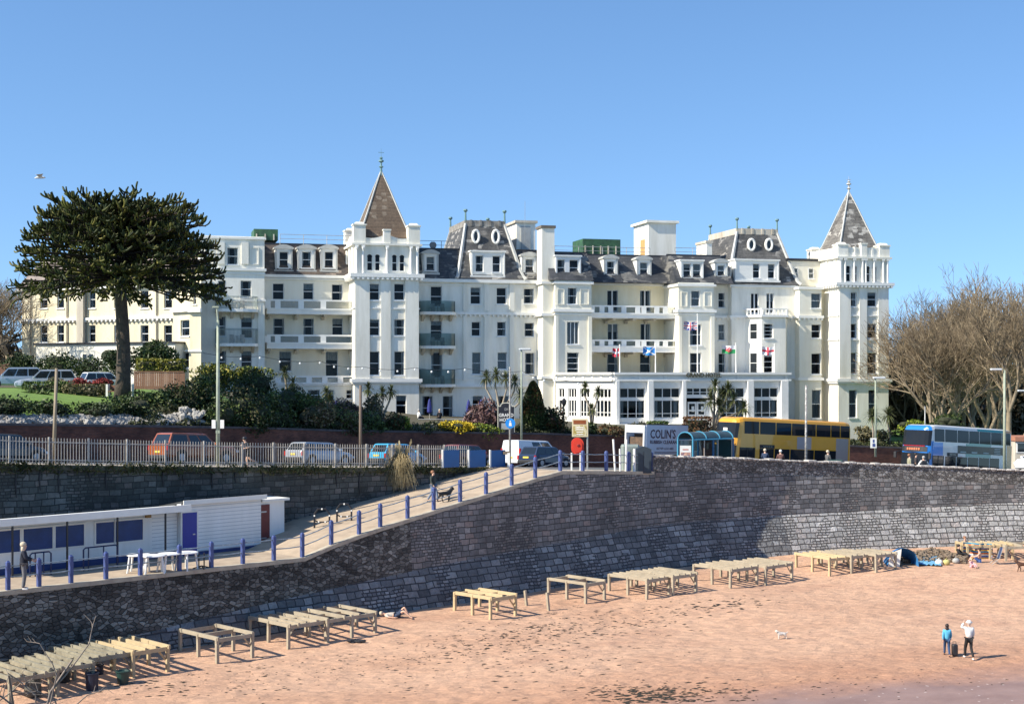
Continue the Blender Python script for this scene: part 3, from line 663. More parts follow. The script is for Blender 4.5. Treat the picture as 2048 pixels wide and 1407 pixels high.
# --- tower 1
def tower(L,R,ly,py,wins,belf,spire,S_,pin,fin,mat_side=None,ground=()):
    # main shaft
    ps=[(L+1,L+31*(R-L)/133,py['cb'],py['base']),(L+54*(R-L)/133,L+74*(R-L)/133,py['cb'],py['base']),(R-29*(R-L)/133,R-1,py['cb'],py['base'])]
    section('T',L,R,ly,py['cb'],None,wins+list(ground),back=R and 7.4,pil=ps,bands=[(py['base'],.35,.3),(py['base']+7,.15,.2)]+[(y,.14,.10) for y in py['sills']])
    # cornice and belfry
    x0,x1=HF.x(L,ly),HF.x(R,ly); xm=(x0+x1)/2; z=lambda p:HF.z(p,xm,ly); back=7.4
    cb=MB(HM); cb.box(x0-.5,x1+.5,ly-.5,ly+back+.5,z(py['cb']),z(py['ct'])); cb.box(x0-.3,x1+.3,ly-.3,ly+back+.3,z(py['cb'])-.25,z(py['cb'])-.003)
    n=14
    for i in range(n+1):
        xx=x0-.2+(x1-x0+.4)*i/n; cb.box(xx-.12,xx+.12,ly-.48,ly-.31,z(py['cb'])-.22,z(py['cb'])-.004); yy=ly-.2+(back+.4)*i/n; cb.box(x0-.48,x0-.31,yy-.12,yy+.12,z(py['cb'])-.22,z(py['cb'])-.004)
    build_each(cb,'cornice',TRIM,hotel)
    mb=MB(HM); hol=[]
    zt,zb_=z(py['ent'])+.21,z(py['ct'])+.002
    for a,b in belf:
        xa,xb=HF.x(a,ly),HF.x(b,ly); hol.append((xa,xb,z(py['bw'][1]),z(py['bw'][0])))
    holed(mb,x0,x1,ly,zb_,zt,hol)
    mb.add([(x0,ly,zb_),(x1,ly,zb_),(x1,ly+back,zb_),(x0,ly+back,zb_),(x0,ly,zt),(x1,ly,zt),(x1,ly+back,zt),(x0,ly+back,zt)],[(4,5,6,7),(1,2,6,5),(2,3,7,6),(3,0,4,7)])
    mb.build('belfry_wall',[WHITE,ROOM],hotel)
    for (xa,xb,c,d) in hol:
        f=MB(HM); r=(xb-xa)/2; yo=ly+.1
        arc_=[(xa+r-r*math.cos(t),d-r+r*math.sin(t)) for t in [math.pi*i/8 for i in range(9)]]
        f.prism([(xa,d-r)]+arc_[1:5]+[(xa+r,d),(xa,d)],yo-.05,yo+.08); f.prism([(xb,d-r),(xb,d),(xa+r,d)]+arc_[5:8],yo-.05,yo+.08)
        zm=(c+d)/2; f.box(xa,xb,yo,yo+.06,zm-.04,zm+.04); f.box(xa-.06,xb+.06,ly-.06,ly+.1,c-.1,c+.01); f.box(xa,xa+.05,yo-.04,yo+.07,c,d-r+.01); f.box(xb-.05,xb,yo-.04,yo+.07,c,d-r+.01)
        w_=f.build('arched_window',TRIM,hotel); p=MB(HM); p.add([(xa,yo+.09,c),(xb,yo+.09,c),(xb,yo+.09,d),(xa,yo+.09,d)],[(0,1,2,3)]); p.build('pane',GLASS,w_)
    # columns on belfry
    co=MB(HM)
    cols=[x0+(x1-x0)*f_ for f_ in (.03,.12,.30,.47,.53,.70,.88,.97)]
    if S_==1: cols=[x0+(x1-x0)*f_ for f_ in (.03,.13,.5,.87,.97)]
    for xx in cols:
        zt2=z(py['ent']); co.tube([(xx,ly-.12,zb_+.02),(xx,ly-.12,zt2)],.13,8); co.box(xx-.18,xx+.18,ly-.3,ly-.003,zt2,zt2+.18)
        if S_==1: co.lathe(xx,ly-.3,[(.02,zt2-.35),(.14,zt2-.2),(.16,zt2-.02)],6)
    for yy in [ly+back*f_ for f_ in (.08,.35,.65,.92)]: co.tube([(x0-.12,yy,zb_+.02),(x0-.12,yy,z(py['ent']))],.13,8)
    build_each(co,'column',TRIM,hotel)
    pb=MB(HM); ze=z(py['ent'])+.2; pb.box(x0-.3,x1+.3,ly-.3,ly+back+.3,ze,ze+.22)
    # parapet walls with scalloped top
    zp0=ze+.222; zp1=z(py['pp']); sc=[]
    n=16
    for face in ('f','l','b','r'):
        L_=(x1-x0) if face in 'fb' else back
        poly=[(0,zp0)]+[(L_,zp0)]+[(L_*(1-i/n),zp1-(.45*math.sin(math.pi*((i/n*2)%1)) if S_==1 else 0)) for i in range(n+1)]
        q=MB(); q.prism(poly,0,.35)
        T={'f':Matrix.Translation((x0,ly,0)),'b':Matrix.Translation((x0,ly+back-.35,0)),'l':Matrix.Translation((x0+.35,ly,0))@Matrix.Rotation(math.pi/2,4,'Z'),'r':Matrix.Translation((x1,ly,0))@Matrix.Rotation(math.pi/2,4,'Z')}[face]
        pb.add([T@Vector(v) for v in q.v],q.f)
    pb.build('parapet',WHITE,hotel)
    pn=MB(HM); zq=z(py['pin']); s2=.62
    for (xx,yy) in ((x0+s2-.1,ly+s2-.1),(x1-s2+.1,ly+s2-.1),(x0+s2-.1,ly+back-s2+.1),(x1-s2+.1,ly+back-s2+.1)):
        pn.box(xx-s2,xx+s2,yy-s2,yy+s2,zp0+.003,zq-.25); pn.box(xx-s2-.08,xx+s2+.08,yy-s2-.08,yy+s2+.08,zq-.25,zq-.1); pn.lathe(xx,yy,[(s2*1.15,zq-.1),(s2*.75,zq+.12)],4,math.pi/4)
    xx=(x0+x1)/2; pn.box(xx-.35,xx+.35,ly-.15,ly+.42,zp0+.003,zp1+.35); pn.box(xx-.42,xx+.42,ly-.2,ly+.48,zp1+.35,zp1+.5)
    if S_==2:
        for f_ in (.33,.5,.67): xx=x0+(x1-x0)*f_; pn.box(xx-.12,xx+.12,ly-.1,ly+.4,zp0+.004,zp1+.06)
    build_each(pn,'pinnacle',WHITE,hotel)
    # spire: square, slightly flared
    cx,cy=(x0+x1)/2+spire[3],ly+back/2; hw=spire[2]; Yc=HF.Y(cx,cy); za=ZP(spire[0],Yc); zbs=ZP(spire[1],Yc)
    H_=za-zbs; prof=[(hw*1.12,zbs),(hw*.92,zbs+H_*.13),(hw*.62,zbs+H_*.42),(hw*.28,zbs+H_*.76),(.06,za)]
    sp=MB(HM); sp.lathe(cx,cy,[(r*1.4142,z_) for r,z_ in prof],4,math.pi/4); so_=sp.build('spire',SPIRE1 if S_==1 else SPIRE2,hotel)
    hp=MB(HM)
    for sx,sy in ((-1,-1),(1,-1),(-1,1),(1,1)): hp.tube([(cx+sx*r,cy+sy*r,z_+.02) for r,z_ in prof],[.10,.10,.09,.08,.06],5)
    hp.build('hip_flashing',LEADG,so_)
    fi=MB(HM); zf=ZP(fin[0],Yc); hh=zf-za
    fi.lathe(cx,cy,[(.24,za-.5),(.14,za),(.1,za+hh*.25),(.26,za+hh*.33),(.1,za+hh*.42),(.09,za+hh*.6),(.3,za+hh*.68),(.26,za+hh*.76),(.08,za+hh*.8),(.2,za+hh*.9),(.03,zf)],8)
    zw=ZP(fin[1],Yc); fi.cyl(cx,cy,zf-.1,zw,.025,.012,5); fi.box(cx-.3,cx+.3,cy-.01,cy+.01,zw-.45,zw-.40)
    fi.build('finial',LEAD if S_==1 else LEADG,so_)
def TW(xs,rows,extra=()): return [(a,b,c,d) for c,d in rows for a,b in xs]
tower(709,838,LY['T1'],dict(cb=555,ct=547,base=757,sills=(615,),pt=500,bw=(509,541),ent=495,pp=468,pin=447),
  TW([(738,759),(788,809)],[(567,600),(638,671),(702,750)]),[(734,745),(750,760),(784,794),(799,809)],(344,480,2.55,0),1,None,(313,297),ground=[(792,813,790,830,'tall')])
tower(1677,1777,LY['T2'],dict(cb=571,ct=565,base=757,sills=(630,678),pt=520,bw=(532,563),ent=521,pp=495,pin=487),
  TW([(1696,1713),(1735,1753)],[(584,613),(647,676),(705,747)]),[(1692,1701),(1706,1714),(1732,1740),(1745,1753)],(385,506,2.35,.15),2,None,(361,352),ground=[(1698,1714,779,835,'tall'),(1737,1753,779,835,'tall')])
# --- section C
section('C',838,1077,LY['C'],557,None,[(861,884,572,613,'tall'),(941,961.5,574,608),(993,1013,575,608),(1047.5,1067.5,576.5,607),(861,884,641,681,'tall'),(943,961,643,672),(994,1012,643,672),(1049,1068,645,673),(862,885,704,755,'tall'),(944,962,704,748),(995,1014,704,738,'sash',.6),(1050,1069,705,748),(844.5,866,791,840,'tall'),(885,906,791,840,'tall'),(945,965,791,825),(996,1018,791,825)],bands=[(559,.35,.4),(569,.12,.1),(624,.28,.25,1),(768,.3,.25),(755,.12,.08)],pil=[(926,933,566,622),(968,979,562,622),(1019,1028,562,622),(926,933,630,760),(968,979,630,760),(1019,1028,630,760)])
# --- D1, D2
section('D1',1086,1109,LY['D1'],559,None,[],mats=[CREAM2,ROOM],bands=[(563,.25,.2),(626,.3,.25),(752,.3,.2)],back=5)
section('D2',1110.5,1183,LY['D2'],560,None,[(1135.5,1154,575,608),(1134,1158,643,688,'bars'),(1134,1158,704,748,'three')],mats=[CREAM2,ROOM],bands=[(563,.25,.2),(618,.3,.22),(627,.12,.1),(752,.3,.2)],pil=[(1110.5,1116,632,750),(1176,1183,632,750)],panels=[(1114,1129,577,609),(1160,1178,577,609)],back=5)
# --- E recess
section('E',1180,1360,LY['E'],565,None,[(1214.5,1236,580,622,'french'),(1280,1301,580,622,'french'),(1215.5,1236,647,690,'french'),(1281,1301,647,690,'french'),(1214,1236,706,748),(1280,1301,706,748)],mats=[CREAM,ROOM],bands=[(567,.25,.35)],back=6)
# --- F G H I
section('F',1357,1428,LY['Fx'],565,None,[(1382.5,1400,581,612),(1380,1403,648,690),(1380,1403,705,748)],mats=[CREAM2,ROOM],bands=[(568,.25,.2),(619,.3,.22),(627,.12,.1),(752,.3,.2)],panels=[(1362,1375,583,613),(1408,1424,583,613)],pil=[(1357.5,1363,632,750),(1421,1428,632,750)],back=5.5)
section('G',1424,1466,LY['G'],567,None,[(1437,1450,585,615),(1437,1450,648,680),(1437,1451,706,748)],bands=[(569,.2,.15),(631,.28,.2,1)],back=5)
section('H',1462,1591,LY['H'],568,None,[(1502,1517.5,586,626,'french'),(1533,1548,586,626,'french')],bands=[(570,.25,.2),(631,.28,.2,1),(752,.3,.2)],pil=[(1462,1468,575,750)],back=6)
xI0,xI1,_,_=section('I',1599,1643,LY['I'],573,None,[(1622.5,1642,586,616),(1623,1642,648,676),(1623,1642,706,748),(1624,1642,779,836,'tall')],mats=[CREAM2,ROOM],bands=[(574,.25,.2),(631,.28,.2,1),(755,.3,.2)],back=6)
section('I2',1643,1664,LY['I']+1.2,573,None,[],mats=[CREAM,ROOM],bands=[(574,.25,.2),(631,.28,.2,1),(755,.3,.2)],back=5)
section('I3',1576,1600,LY['I']+1.5,573,None,[],bands=[(631,.28,.2,1)],back=5)
# bay on H
def baypoly(x0,x1,y,d): w=x1-x0; return [(x0,y),(x0+w*.22,y-d),(x1-w*.22,y-d),(x1,y)]
bx0,bx1=HF.x(1490,-1.6),HF.x(1574,-1.6); by=LY['H']; bp=baypoly(bx0,bx1,by,2.0)
zt_=HF.z(634,(bx0+bx1)/2,by-2); zp_=HF.z(617,(bx0+bx1)/2,by-2)
fx0,fx1=bp[1][0],bp[2][0]; hz=lambda p:HF.z(p,(fx0+fx1)/2,by-2)
mb=MB(HM); hh=[(HF.x(1528,by-2),HF.x(1546.5,by-2),hz(676),hz(647)),(HF.x(1528,by-2),HF.x(1546.5,by-2),hz(745),hz(701))]
holed(mb,fx0,fx1,by-2,5,zt_,hh)
for a,b in ((bp[0],bp[1]),(bp[2],bp[3])): mb.add([(a[0],a[1],5),(b[0],b[1],5),(b[0],b[1],zt_),(a[0],a[1],zt_)],[(0,1,2,3)])
mb.slab(bp,zt_-.05,zt_)
mb.build('bay_wall',[WHITE,ROOM],hotel)
for h in hh: window(HF,None,h[0],h[1],h[2],h[3],by-2,'three')
cb=MB(HM); q=baypoly(bx0-.3,bx1+.3,by,2.3); cb.slab(q,zt_+.002,zt_+.25)
for a,b in zip(q[:3],q[1:]):
    d=Vector((b[0]-a[0],b[1]-a[1],0)); n=max(1,int(d.length/.45)); dn=d.normalized(); nn=Vector((-dn.y,dn.x,0))*.12
    for i in range(n+1): p=Vector((a[0],a[1],0))+d*(i/n)+nn*1.2; cb.cyl(p.x,p.y,zt_+.25,zp_-.1,.07,.07,6)
    A=Vector((a[0],a[1],zp_-.12))+nn*.3;B=Vector((b[0],b[1],zp_-.12))+nn*.3; cb.add([A,B,B+nn*2,A+nn*2,A+Vector((0,0,.14)),B+Vector((0,0,.14)),B+nn*2+Vector((0,0,.14)),A+nn*2+Vector((0,0,.14))],[(0,3,2,1),(4,5,6,7),(0,1,5,4),(2,3,7,6),(1,2,6,5),(3,0,4,7)])
cb.build('bay_balustrade',TRIM,hotel)
# angled side windows of the bay
for a,b,sgn in ((bp[0],bp[1],1),):
    d=Vector((b[0]-a[0],b[1]-a[1],0)); ang=math.atan2(d.y,d.x)
    for p0,p1 in ((677,647),(745,706)):
        M=HM@Matrix.Translation((a[0],a[1],0))@Matrix.Rotation(ang,4,'Z'); L_=d.length; z0,z1=hz(p0),hz(p1)
        f=MB(M); x0,x1=L_*.3,L_*.75
        for q_ in ((x0,x0+.07,z0,z1),(x1-.07,x1,z0,z1),(x0,x1,z0-.1,z0),(x0,x1,z1,z1+.1),(x0,x1,(z0+z1)/2-.03,(z0+z1)/2+.03)): f.box(q_[0],q_[1],-.06,-.002,q_[2],q_[3])
        w_=f.build('window',WINF,hotel); p=MB(M); p.add([(x0,-.02,z0),(x1,-.02,z0),(x1,-.02,z1),(x0,-.02,z1)],[(0,1,2,3)]); p.build('pane',mat('dark_pane',(.02,.025,.03),.08,var=.1),w_)
# ================= hotel roofs, dormers, balconies, porch
def rect(x0,x1,y0,y1,z): return [(x0,y0,z),(x1,y0,z),(x1,y1,z),(x0,y1,z)]
def mansard(name,pxl,pxr,ly,pb,pt,dep,inset=1.9,insL=.0,insR=.0,m=SLATE,lab=None):
    x0,x1=HF.x(pxl,ly),HF.x(pxr,ly); xm=(x0+x1)/2; zb=HF.z(pb,xm,ly)+.02; zt=HF.z(pt,xm,ly+inset)
    mb=MB(HM); mb.loft([rect(x0,x1,ly-.25,ly+dep,zb),rect(x0+insL*.4,x1-insR*.4,ly+inset*.35,ly+dep,zb+(zt-zb)*.45),rect(x0+insL,x1-insR,ly+inset,ly+dep-.5,zt)])
    o=mb.build(name,m,hotel)
    if lab:o['label']=lab
    c=MB(HM); c.box(x0+insL-.05,x1-insR+.05,ly+inset-.08,ly+inset+.3,zt-.12,zt+.1); c.build('roof_kerb',BLACK,o)
    return x0,x1,zb,zt
mansard('mansard_roof',527,704,LY['B'],550,489,10,m=BROWNROOF,lab='brown stained mansard roof')
mansard('mansard_roof',835,940,LY['C'],558,498,11)
mansard('mansard_roof',1010,1112,LY['C'],558,501,11)
mansard('mansard_roof',1100,1186,LY['D2'],561,505,13,inset=2.2)
mansard('mansard_roof',1180,1362,LY['E']-1.5,566,511,9,inset=2.4)
mansard('mansard_roof',1352,1466,LY['Fx']+.4,567,511,13,inset=2.6,insR=.5)
def dormer(px0,px1,py0,py1,ly,arch=False,wins=None,depth=3.2,base=True,m=TRIM):
    x0,x1=HF.x(px0,ly),HF.x(px1,ly); xm=(x0+x1)/2; z1=HF.z(py0,xm,ly); z0=HF.z(py1,xm,ly); w=x1-x0
    mb=MB(HM); n=len(wins) if wins else 1
    if wins: hol=[(HF.x(a,ly),HF.x(b,ly),HF.z(d,xm,ly),HF.z(c,xm,ly)) for a,b,c,d in wins]
    else: hol=[(x0+w*.24,x1-w*.24,z0+.35,z1-(.62 if arch else .35))]
    zt=z1-(.35 if arch else 0)
    holed(mb,x0,x1,ly,z0,zt,hol,back=.8)
    mb.add(rect(x0,x1,ly,ly+depth,z0)+rect(x0,x1,ly,ly+depth,zt),[(4,5,6,7),(1,2,6,5),(2,3,7,6),(3,0,4,7),(0,3,2,1)])
    d=mb.build('dormer',[m,ROOM],hotel)
    t=MB(HM)
    if arch:
        a_=[(x1+.12-(w+.24)*i/8,zt+.16+.32*math.sin(math.pi*i/8)) for i in range(9)]; t.prism([(x0-.12,zt),(x1+.12,zt)]+a_,ly-.14,ly+depth)
    else: t.box(x0-.1,x1+.1,ly-.14,ly+depth,zt+.001,zt+.16)
    if base: t.box(x0-.1,x1+.1,ly-.18,ly+.2,z0-.12,z0+.1)
    for xx in (x0+.02,x1-.18): t.box(xx,xx+.16,ly-.07,ly-.003,z0+.1,zt-.02)
    t.build('dormer_hood',LEADG if arch else m,d)
    for h in hol: window(HF,None,*h,ly,'sash',parent=d)
    return d
lb=LY['B']+.15
for a,b in ((550,585),(595,631),(641,675)): dormer(a,b,491,542,lb,True)
dormer(845,877,501,547,LY['C']+.2,True); dormer(1043,1075,506,553,LY['C']+.2,True)
dormer(1111,1162,513,557,LY['D2']+.4,False,[(1114,1130,519,551),(1139,1157,519,551)],m=WINF)
dormer(1207,1236,511,555,LY['E']-1.0,True); dormer(1273,1303,513,557,LY['E']-1.0,True)
dormer(1361,1407,522,560,LY['Fx']+.7,False,[(1367,1382,527,555),(1386,1402,527,555)])
dormer(1429,1456,519,558,LY['Fx']+.9,True)
# pavilions: concave flared roofs
def pavilion(pl,pr,ly,dep,tl,tr,pyb,pyt,tdep,ovals,S_,fin):
    x0,x1=HF.x(pl,ly),HF.x(pr,ly); t=.0; lyt=ly+tdep[0]; a0,a1=HF.x(tl,lyt),HF.x(tr,lyt); zb=HF.z(pyb,(x0+x1)/2,ly); zt=HF.z(pyt,(a0+a1)/2,lyt); y1=ly+dep
    L=lambda u,v,f:u+(v-u)*f
    lev=[(0,0),(.05,.13),(.15,.25),(.3,.38),(.55,.60),(1,1)]
    rings=[rect(L(x0,a0,g),L(x1,a1,g),L(ly-.3,lyt,g),y1-g*tdep[0],L(zb,zt,f)) for f,g in lev]
    mb=MB(HM); mb.loft(rings); o=mb.build('pavilion_roof',SLATE2,hotel)
    h=MB(HM)
    for k in range(4): h.tube([Vector(r[k])+Vector((0,0,.03)) for r in rings],[.2]*5+[.15],5)
    build_each(h,'hip_flashing',LEADG,o,tol=.0)
    c=MB(HM); yb=y1-tdep[0]
    c.box(a0-.1,a1+.1,lyt-.1,lyt+.25,zt-.25,zt+.42); c.box(a0-.1,a0+.25,lyt+.252,yb,zt-.25,zt+.42); c.box(a1-.25,a1+.1,lyt+.252,yb,zt-.25,zt+.42); c.box(a0-.1,a1+.1,yb+.002,yb+.3,zt-.25,zt+.42)
    for xx in np.linspace(a0+.6,a1-.6,4): c.box(xx-.12,xx+.12,lyt-.16,lyt-.102,zt-.2,zt+.46)
    c.build('crest_parapet',DIRTY if S_==2 else mat('dark_weathered_crest',(.16,.14,.12),.9,sc=2,col2=(.38,.36,.32)),o)
    for xx,yy in ((a0,lyt),(a1,lyt),(a0,yb),(a1,yb)):
        f=MB(HM); f.lathe(xx,yy,[(.12,zt+.3),(.1,zt+1.0),(.09,zt+1.25),(.25,zt+1.45),(.2,zt+1.6)],8); f.build('finial',LEAD,o)
    for (pa,pb_,pc,pd) in ovals:
        lo=ly+tdep[1]; xa,xb=HF.x(pa,lo),HF.x(pb_,lo); xc=(xa+xb)/2; za,zc=HF.z(pd,xc,lo),HF.z(pc,xc,lo); zm=(za+zc)/2; rx,rz_=(xb-xa)/2-.12,(zc-za)/2-.12
        f=MB(HM); pts=[(xc+rx*math.cos(t),lo,zm+rz_*math.sin(t)) for t in [2*math.pi*i/20 for i in range(21)]]; f.tube(pts,.15,6,cap=False); w_=f.build('oval_window',TRIM,o)
        g=MB(HM); g.prism([(p[0],p[2]) for p in pts[:-1]],lo+.02,lo+1.2); g.build('pane',mat('dark_pane',(.02,.025,.03),.08,var=.1),w_)
    return o
pav1=pavilion(912,1051,LY['C']-.1,13,931,1009,559,449,(2.6,1.7),[(943,960,458,487),(983,1000,458,488)],1,None)
dormer(942,1010,504,553,LY['C']+.1,False,[(951,967,511,544),(985,1001,511,544)])
pav2=pavilion(1452,1600,LY['H'],13,1474,1554,569,465,(2.6,1.7),[(1494.5,1511,476,502),(1529.5,1546,476,502)],2,None)
dormer(1470,1558,521,562,LY['H']-.1,False,[(1506,1520,527,556),(1536,1550,527,556)],depth=4)
# chimney, boxes and rooftop rooms
def rbox_(name,px0,px1,py0,py1,ly,dep,m,cap=None,lab=None,parent=hotel,capm=None):
    x0,x1=HF.x(px0,ly),HF.x(px1,ly); xm=(x0+x1)/2; mb=MB(HM); z0,z1=HF.z(py1,xm,ly),HF.z(py0,xm,ly); mb.box(x0,x1,ly,ly+dep,z0,z1)
    o=mb.build(name,m,parent)
    if lab:o['label']=lab
    if cap: c=MB(HM); c.box(x0-cap,x1+cap,ly-cap,ly+dep+cap,z1+.002,z1+.28); c.build('cap',capm or DIRTY,o)
    return o,x0,x1,z0,z1
_,x0,x1,z0,z1=rbox_('chimney_stack',1084,1109,456,562,LY['D1']+.05,2.0,WHITE,.12,'tall plain white chimney stack',capm=mat('chimney_cap',(.18,.15,.12),.9))
o,x0,x1,z0,z1=rbox_('roof_room',1033,1071,446,503,5,5,WHITE,.2,'white roof room with wide door')
mb=MB(HM); mb.box(x0+.5,x1-.6,4.92,4.998,z0,z1-.35); mb.build('door',mat('grey_door',(.42,.43,.42),.6),o)
o,x0,x1,z0,z1=rbox_('lift_tower',1297,1352,446,512,6,5,WHITE,.3,'tall white lift room on the roof',capm=WHITE)
mb=MB(HM); mb.box(x0-.05,x0-.002,7.2,8.6,z0,z0+2.0); mb.build('orange_door',mat('orange_door',(.65,.36,.12),.6),o)
o,x0,x1,z0,z1=rbox_('roof_room',1413,1424,486,520,1.5,3,WHITE,.1)
GREENT=mat('green_tarp',(.05,.14,.06),.6,sc=1.5,col2=(.02,.05,.03),bmp=.8,bsc=3)
for (a,b,c,d,l) in ((1166,1241,478,508,'green sheeted water tank'),(508,556,458,480,'green netted roof plant')):
    o,x0,x1,z0,z1=rbox_('water_tank',a,b,c,d,4,4,GREENT,lab=l)
    mb=MB(HM); xx=x0+.2
    while xx<x1: mb.box(xx,xx+.12,3.9,3.998,z0,z0+(z1-z0)*.55); xx+=.9
    mb.build('batten',DIRTY,o)
o,x0,x1,z0,z1=rbox_('roof_storey',1576,1640,522,572,LY['I']+2.2,6,[CREAM2],.15,'low cream top storey beside the pavilion',capm=BLACK)
for a,b in ((1587,1596),(1616,1627)): window(HF,None,HF.x(a,LY['I']+2.15),HF.x(b,LY['I']+2.15),HF.z(557,x0,0),HF.z(536,x0,0),LY['I']+2.2-D_-.06,'sash',curt=.9)
# roof railings
mb=MB(HM)
for a,b,py,ly in ((560,700,470,3),(835,930,482,3),(1109,1300,494,3),(1350,1420,496,3)):
    x0,x1=HF.x(a,ly),HF.x(b,ly); zt=HF.z(py,(x0+x1)/2,ly)
    mb.tube([(x0,ly,zt),(x1,ly,zt)],.03,4); mb.tube([(x0,ly,zt-.45),(x1,ly,zt-.45)],.025,4)
    x=x0
    while x<=x1+.01: mb.tube([(x,ly,zt),(x,ly,zt-1.3)],.035,4); x+=(x1-x0)/max(1,round((x1-x0)/2.6))
build_each(mb,'roof_railing',GALV,hotel)
mb=MB(HM); x=HF.x(1050,4); mb.tube([(x,4,20),(x,4,HF.z(402,x,4))],[.05,.02],5); mb.build('aerial',GALV,hotel)
mb=MB(HM); x=HF.x(866,3); z=HF.z(490,x,3); mb.ell((x,3,z),(.4,.12,.4),10,6); mb.cyl(x,3.1,z-1,z,.04); mb.build('satellite_dish',mat('grey_dish',(.25,.25,.25)),hotel)
# ---- B long balconies
def longbal(pl,pr,py_top,py_slab,py_bot,ly,dep,piers,solid=False,wavy=0):
    y0=ly-dep; x0,x1=HF.x(pl,y0),HF.x(pr,y0); xm=(x0+x1)/2; zt,zs,zb=HF.z(py_top,xm,y0),HF.z(py_slab,xm,y0),HF.z(py_bot,xm,y0)
    mb=MB(HM); mb.box(x0,x1,y0,ly-.004,zb,zs); mb.box(x0,x1,y0-.1,y0-.002,zs-.14,zs+.03); o=mb.build('balcony',TRIM,hotel)
    r=MB(HM); r.box(x0,x1,y0+.02,y0+.24,zt-.16,zt)
    for f_ in piers: xx=x0+(x1-x0)*f_; r.box(xx-.28,xx+.28,y0+.02,y0+.26,zs+.002,zt-.162)
    r.build('balcony_rail',TRIM,o)
    b=MB(HM); n=int((x1-x0)/2.4)
    for i in range(n+1):
        xx=x0+.3+(x1-x0-.6)*i/n; b.prism([(xx-.14,zb-.5),(xx+.14,zb-.5),(xx+.14,zb-.002),(xx-.14,zb-.002)],ly-.5,ly-.005); b.box(xx-.13,xx+.13,y0+.3,ly-.5,zb-.22,zb-.003)
    build_each(b,'bracket',DIRTY,o)
    g=MB(HM); g.box(x0+.1,x1-.1,y0+.1,y0+.13,zs+.03,zt-.18); g.build('balcony_panel',CLEARGL,o)
    return o
PRS=[.01,.12,.38,.63,.99]
longbal(534,712,599,617,628,LY['B'],2.6,PRS); longbal(534,712,669,685,697,LY['B'],2.6,PRS); longbal(555,712,751,765,771,LY['B'],2.7,[.01,.2,.4,.6,.8,.99])
EP=[.01,.12,.22,.37,.53,.6,.75,.85,.99]
longbal(1183,1357,611,626,636,LY['E'],3.4,EP); longbal(1183,1357,679,692,704,LY['E'],3.4,EP)
# ---- curved balconies
def curvbal(pl,pr,py_top,py_slab,ly,dep,glass=True,furn=True):
    x0,x1=HF.x(pl,ly-dep*.6),HF.x(pr,ly-dep*.6); xc=(x0+x1)/2; w=(x1-x0)/2; zt,zs=HF.z(py_top,xc,ly-dep),HF.z(py_slab,xc,ly-dep)
    arc_=[(xc-w*math.cos(t),ly-.3-(dep-.3)*math.sin(t)**.6) for t in [math.pi*i/12 for i in range(13)]]
    poly=[(x0,ly-.003)]+arc_+[(x1,ly-.003)]
    mb=MB(HM); mb.slab(poly,zs-.3,zs); o=mb.build('balcony',TRIM,hotel)
    pts=[(x0+.05,ly-.01)]+[(xc+(a-xc)*.97,b+.05) for a,b in arc_]+[(x1-.05,ly-.01)]
    g=MB(HM)
    if glass:
        for a,b in zip(pts,pts[1:]): g.add([(a[0],a[1],zs+.02),(b[0],b[1],zs+.02),(b[0],b[1],zt),(a[0],a[1],zt)],[(0,1,2,3)])
        g.build('glass_screen',BALGL,o)
    else:
        g.tube([(a,b,zt) for a,b in pts],.035,4,cap=False); g.tube([(a,b,zt-.12) for a,b in pts],.02,4,cap=False)
        for a,b in zip(pts,pts[1:]):
            for t in np.linspace(0,1,5)[:-1]: x,y=a[0]+(b[0]-a[0])*t,a[1]+(b[1]-a[1])*t; g.tube([(x,y,zs),(x,y,zt)],.018,4)
        g.build('iron_railing',mat('grey_green_rail',(.30,.36,.34),.5),o)
    b=MB(HM)
    for f_ in (.12,.38,.62,.88): xx=x0+(x1-x0)*f_; q=MB(); b.add([(xx-.14,ly-dep*.75,zs-.302),(xx+.14,ly-dep*.75,zs-.302),(xx+.14,ly-.004,zs-.302),(xx-.14,ly-.004,zs-.302),(xx-.14,ly-dep*.5,zs-.55),(xx+.14,ly-dep*.5,zs-.55),(xx+.14,ly-.004,zs-.95),(xx-.14,ly-.004,zs-.95)],[(0,1,2,3),(4,7,6,5),(0,4,5,1),(1,5,6,2),(2,6,7,3),(3,7,4,0)])
    build_each(b,'bracket',DIRTY,o)
    if furn:
        f=MB(HM)
        for dx in (-.5,.55): f.cyl(xc+dx,ly-dep*.45,zs,zs+.45,.22,.24,8); f.box(xc+dx-.22,xc+dx+.22,ly-dep*.45+.18,ly-dep*.45+.22,zs+.45,zs+.9)
        f.cyl(xc,ly-dep*.5,zs,zs+.7,.04,.04,6); f.cyl(xc,ly-dep*.5,zs+.7,zs+.73,.35,.35,10); f.build('terrace_furniture',PALE,o)
for a,b in ((601,623),(666,691),(738,768)): curvbal(839,913,a,b,LY['C'],1.7)
curvbal(431,517,592,617,LY['A'],1.6,False); curvbal(431,517,657,686,LY['A'],1.6,False)
# ---- porch / conservatory
ph=LY['Fx']-6.2
xa,xb=HF.x(1227,ph),HF.x(1575,ph); zt=HF.z(747,(xa+xb)/2,ph); zc=HF.z(758,(xa+xb)/2,ph)
xd,yd=HF.x(1112,LY['D2']-.3),LY['D2']-.3
zg=HF.z(843,(xa+xb)/2,ph)
pf=MB(HM); hol=[]
bays=[(1239.5,1290,3),(1308,1360,3),(1373,1428,3),(1436,1489,3),(1508,1556,3)]
zz=lambda p:HF.z(p,(xa+xb)/2,ph)
for a,b,n in bays: hol.append((HF.x(a,ph),HF.x(b,ph),zz(836),zz(775)))
holed(pf,xa,xb,ph,4.5,zt,hol,back=5)
pf.add(rect(xa,xb,ph,yd,4.5)+rect(xa,xb,ph,yd,zt),[(4,5,6,7),(1,2,6,5)])
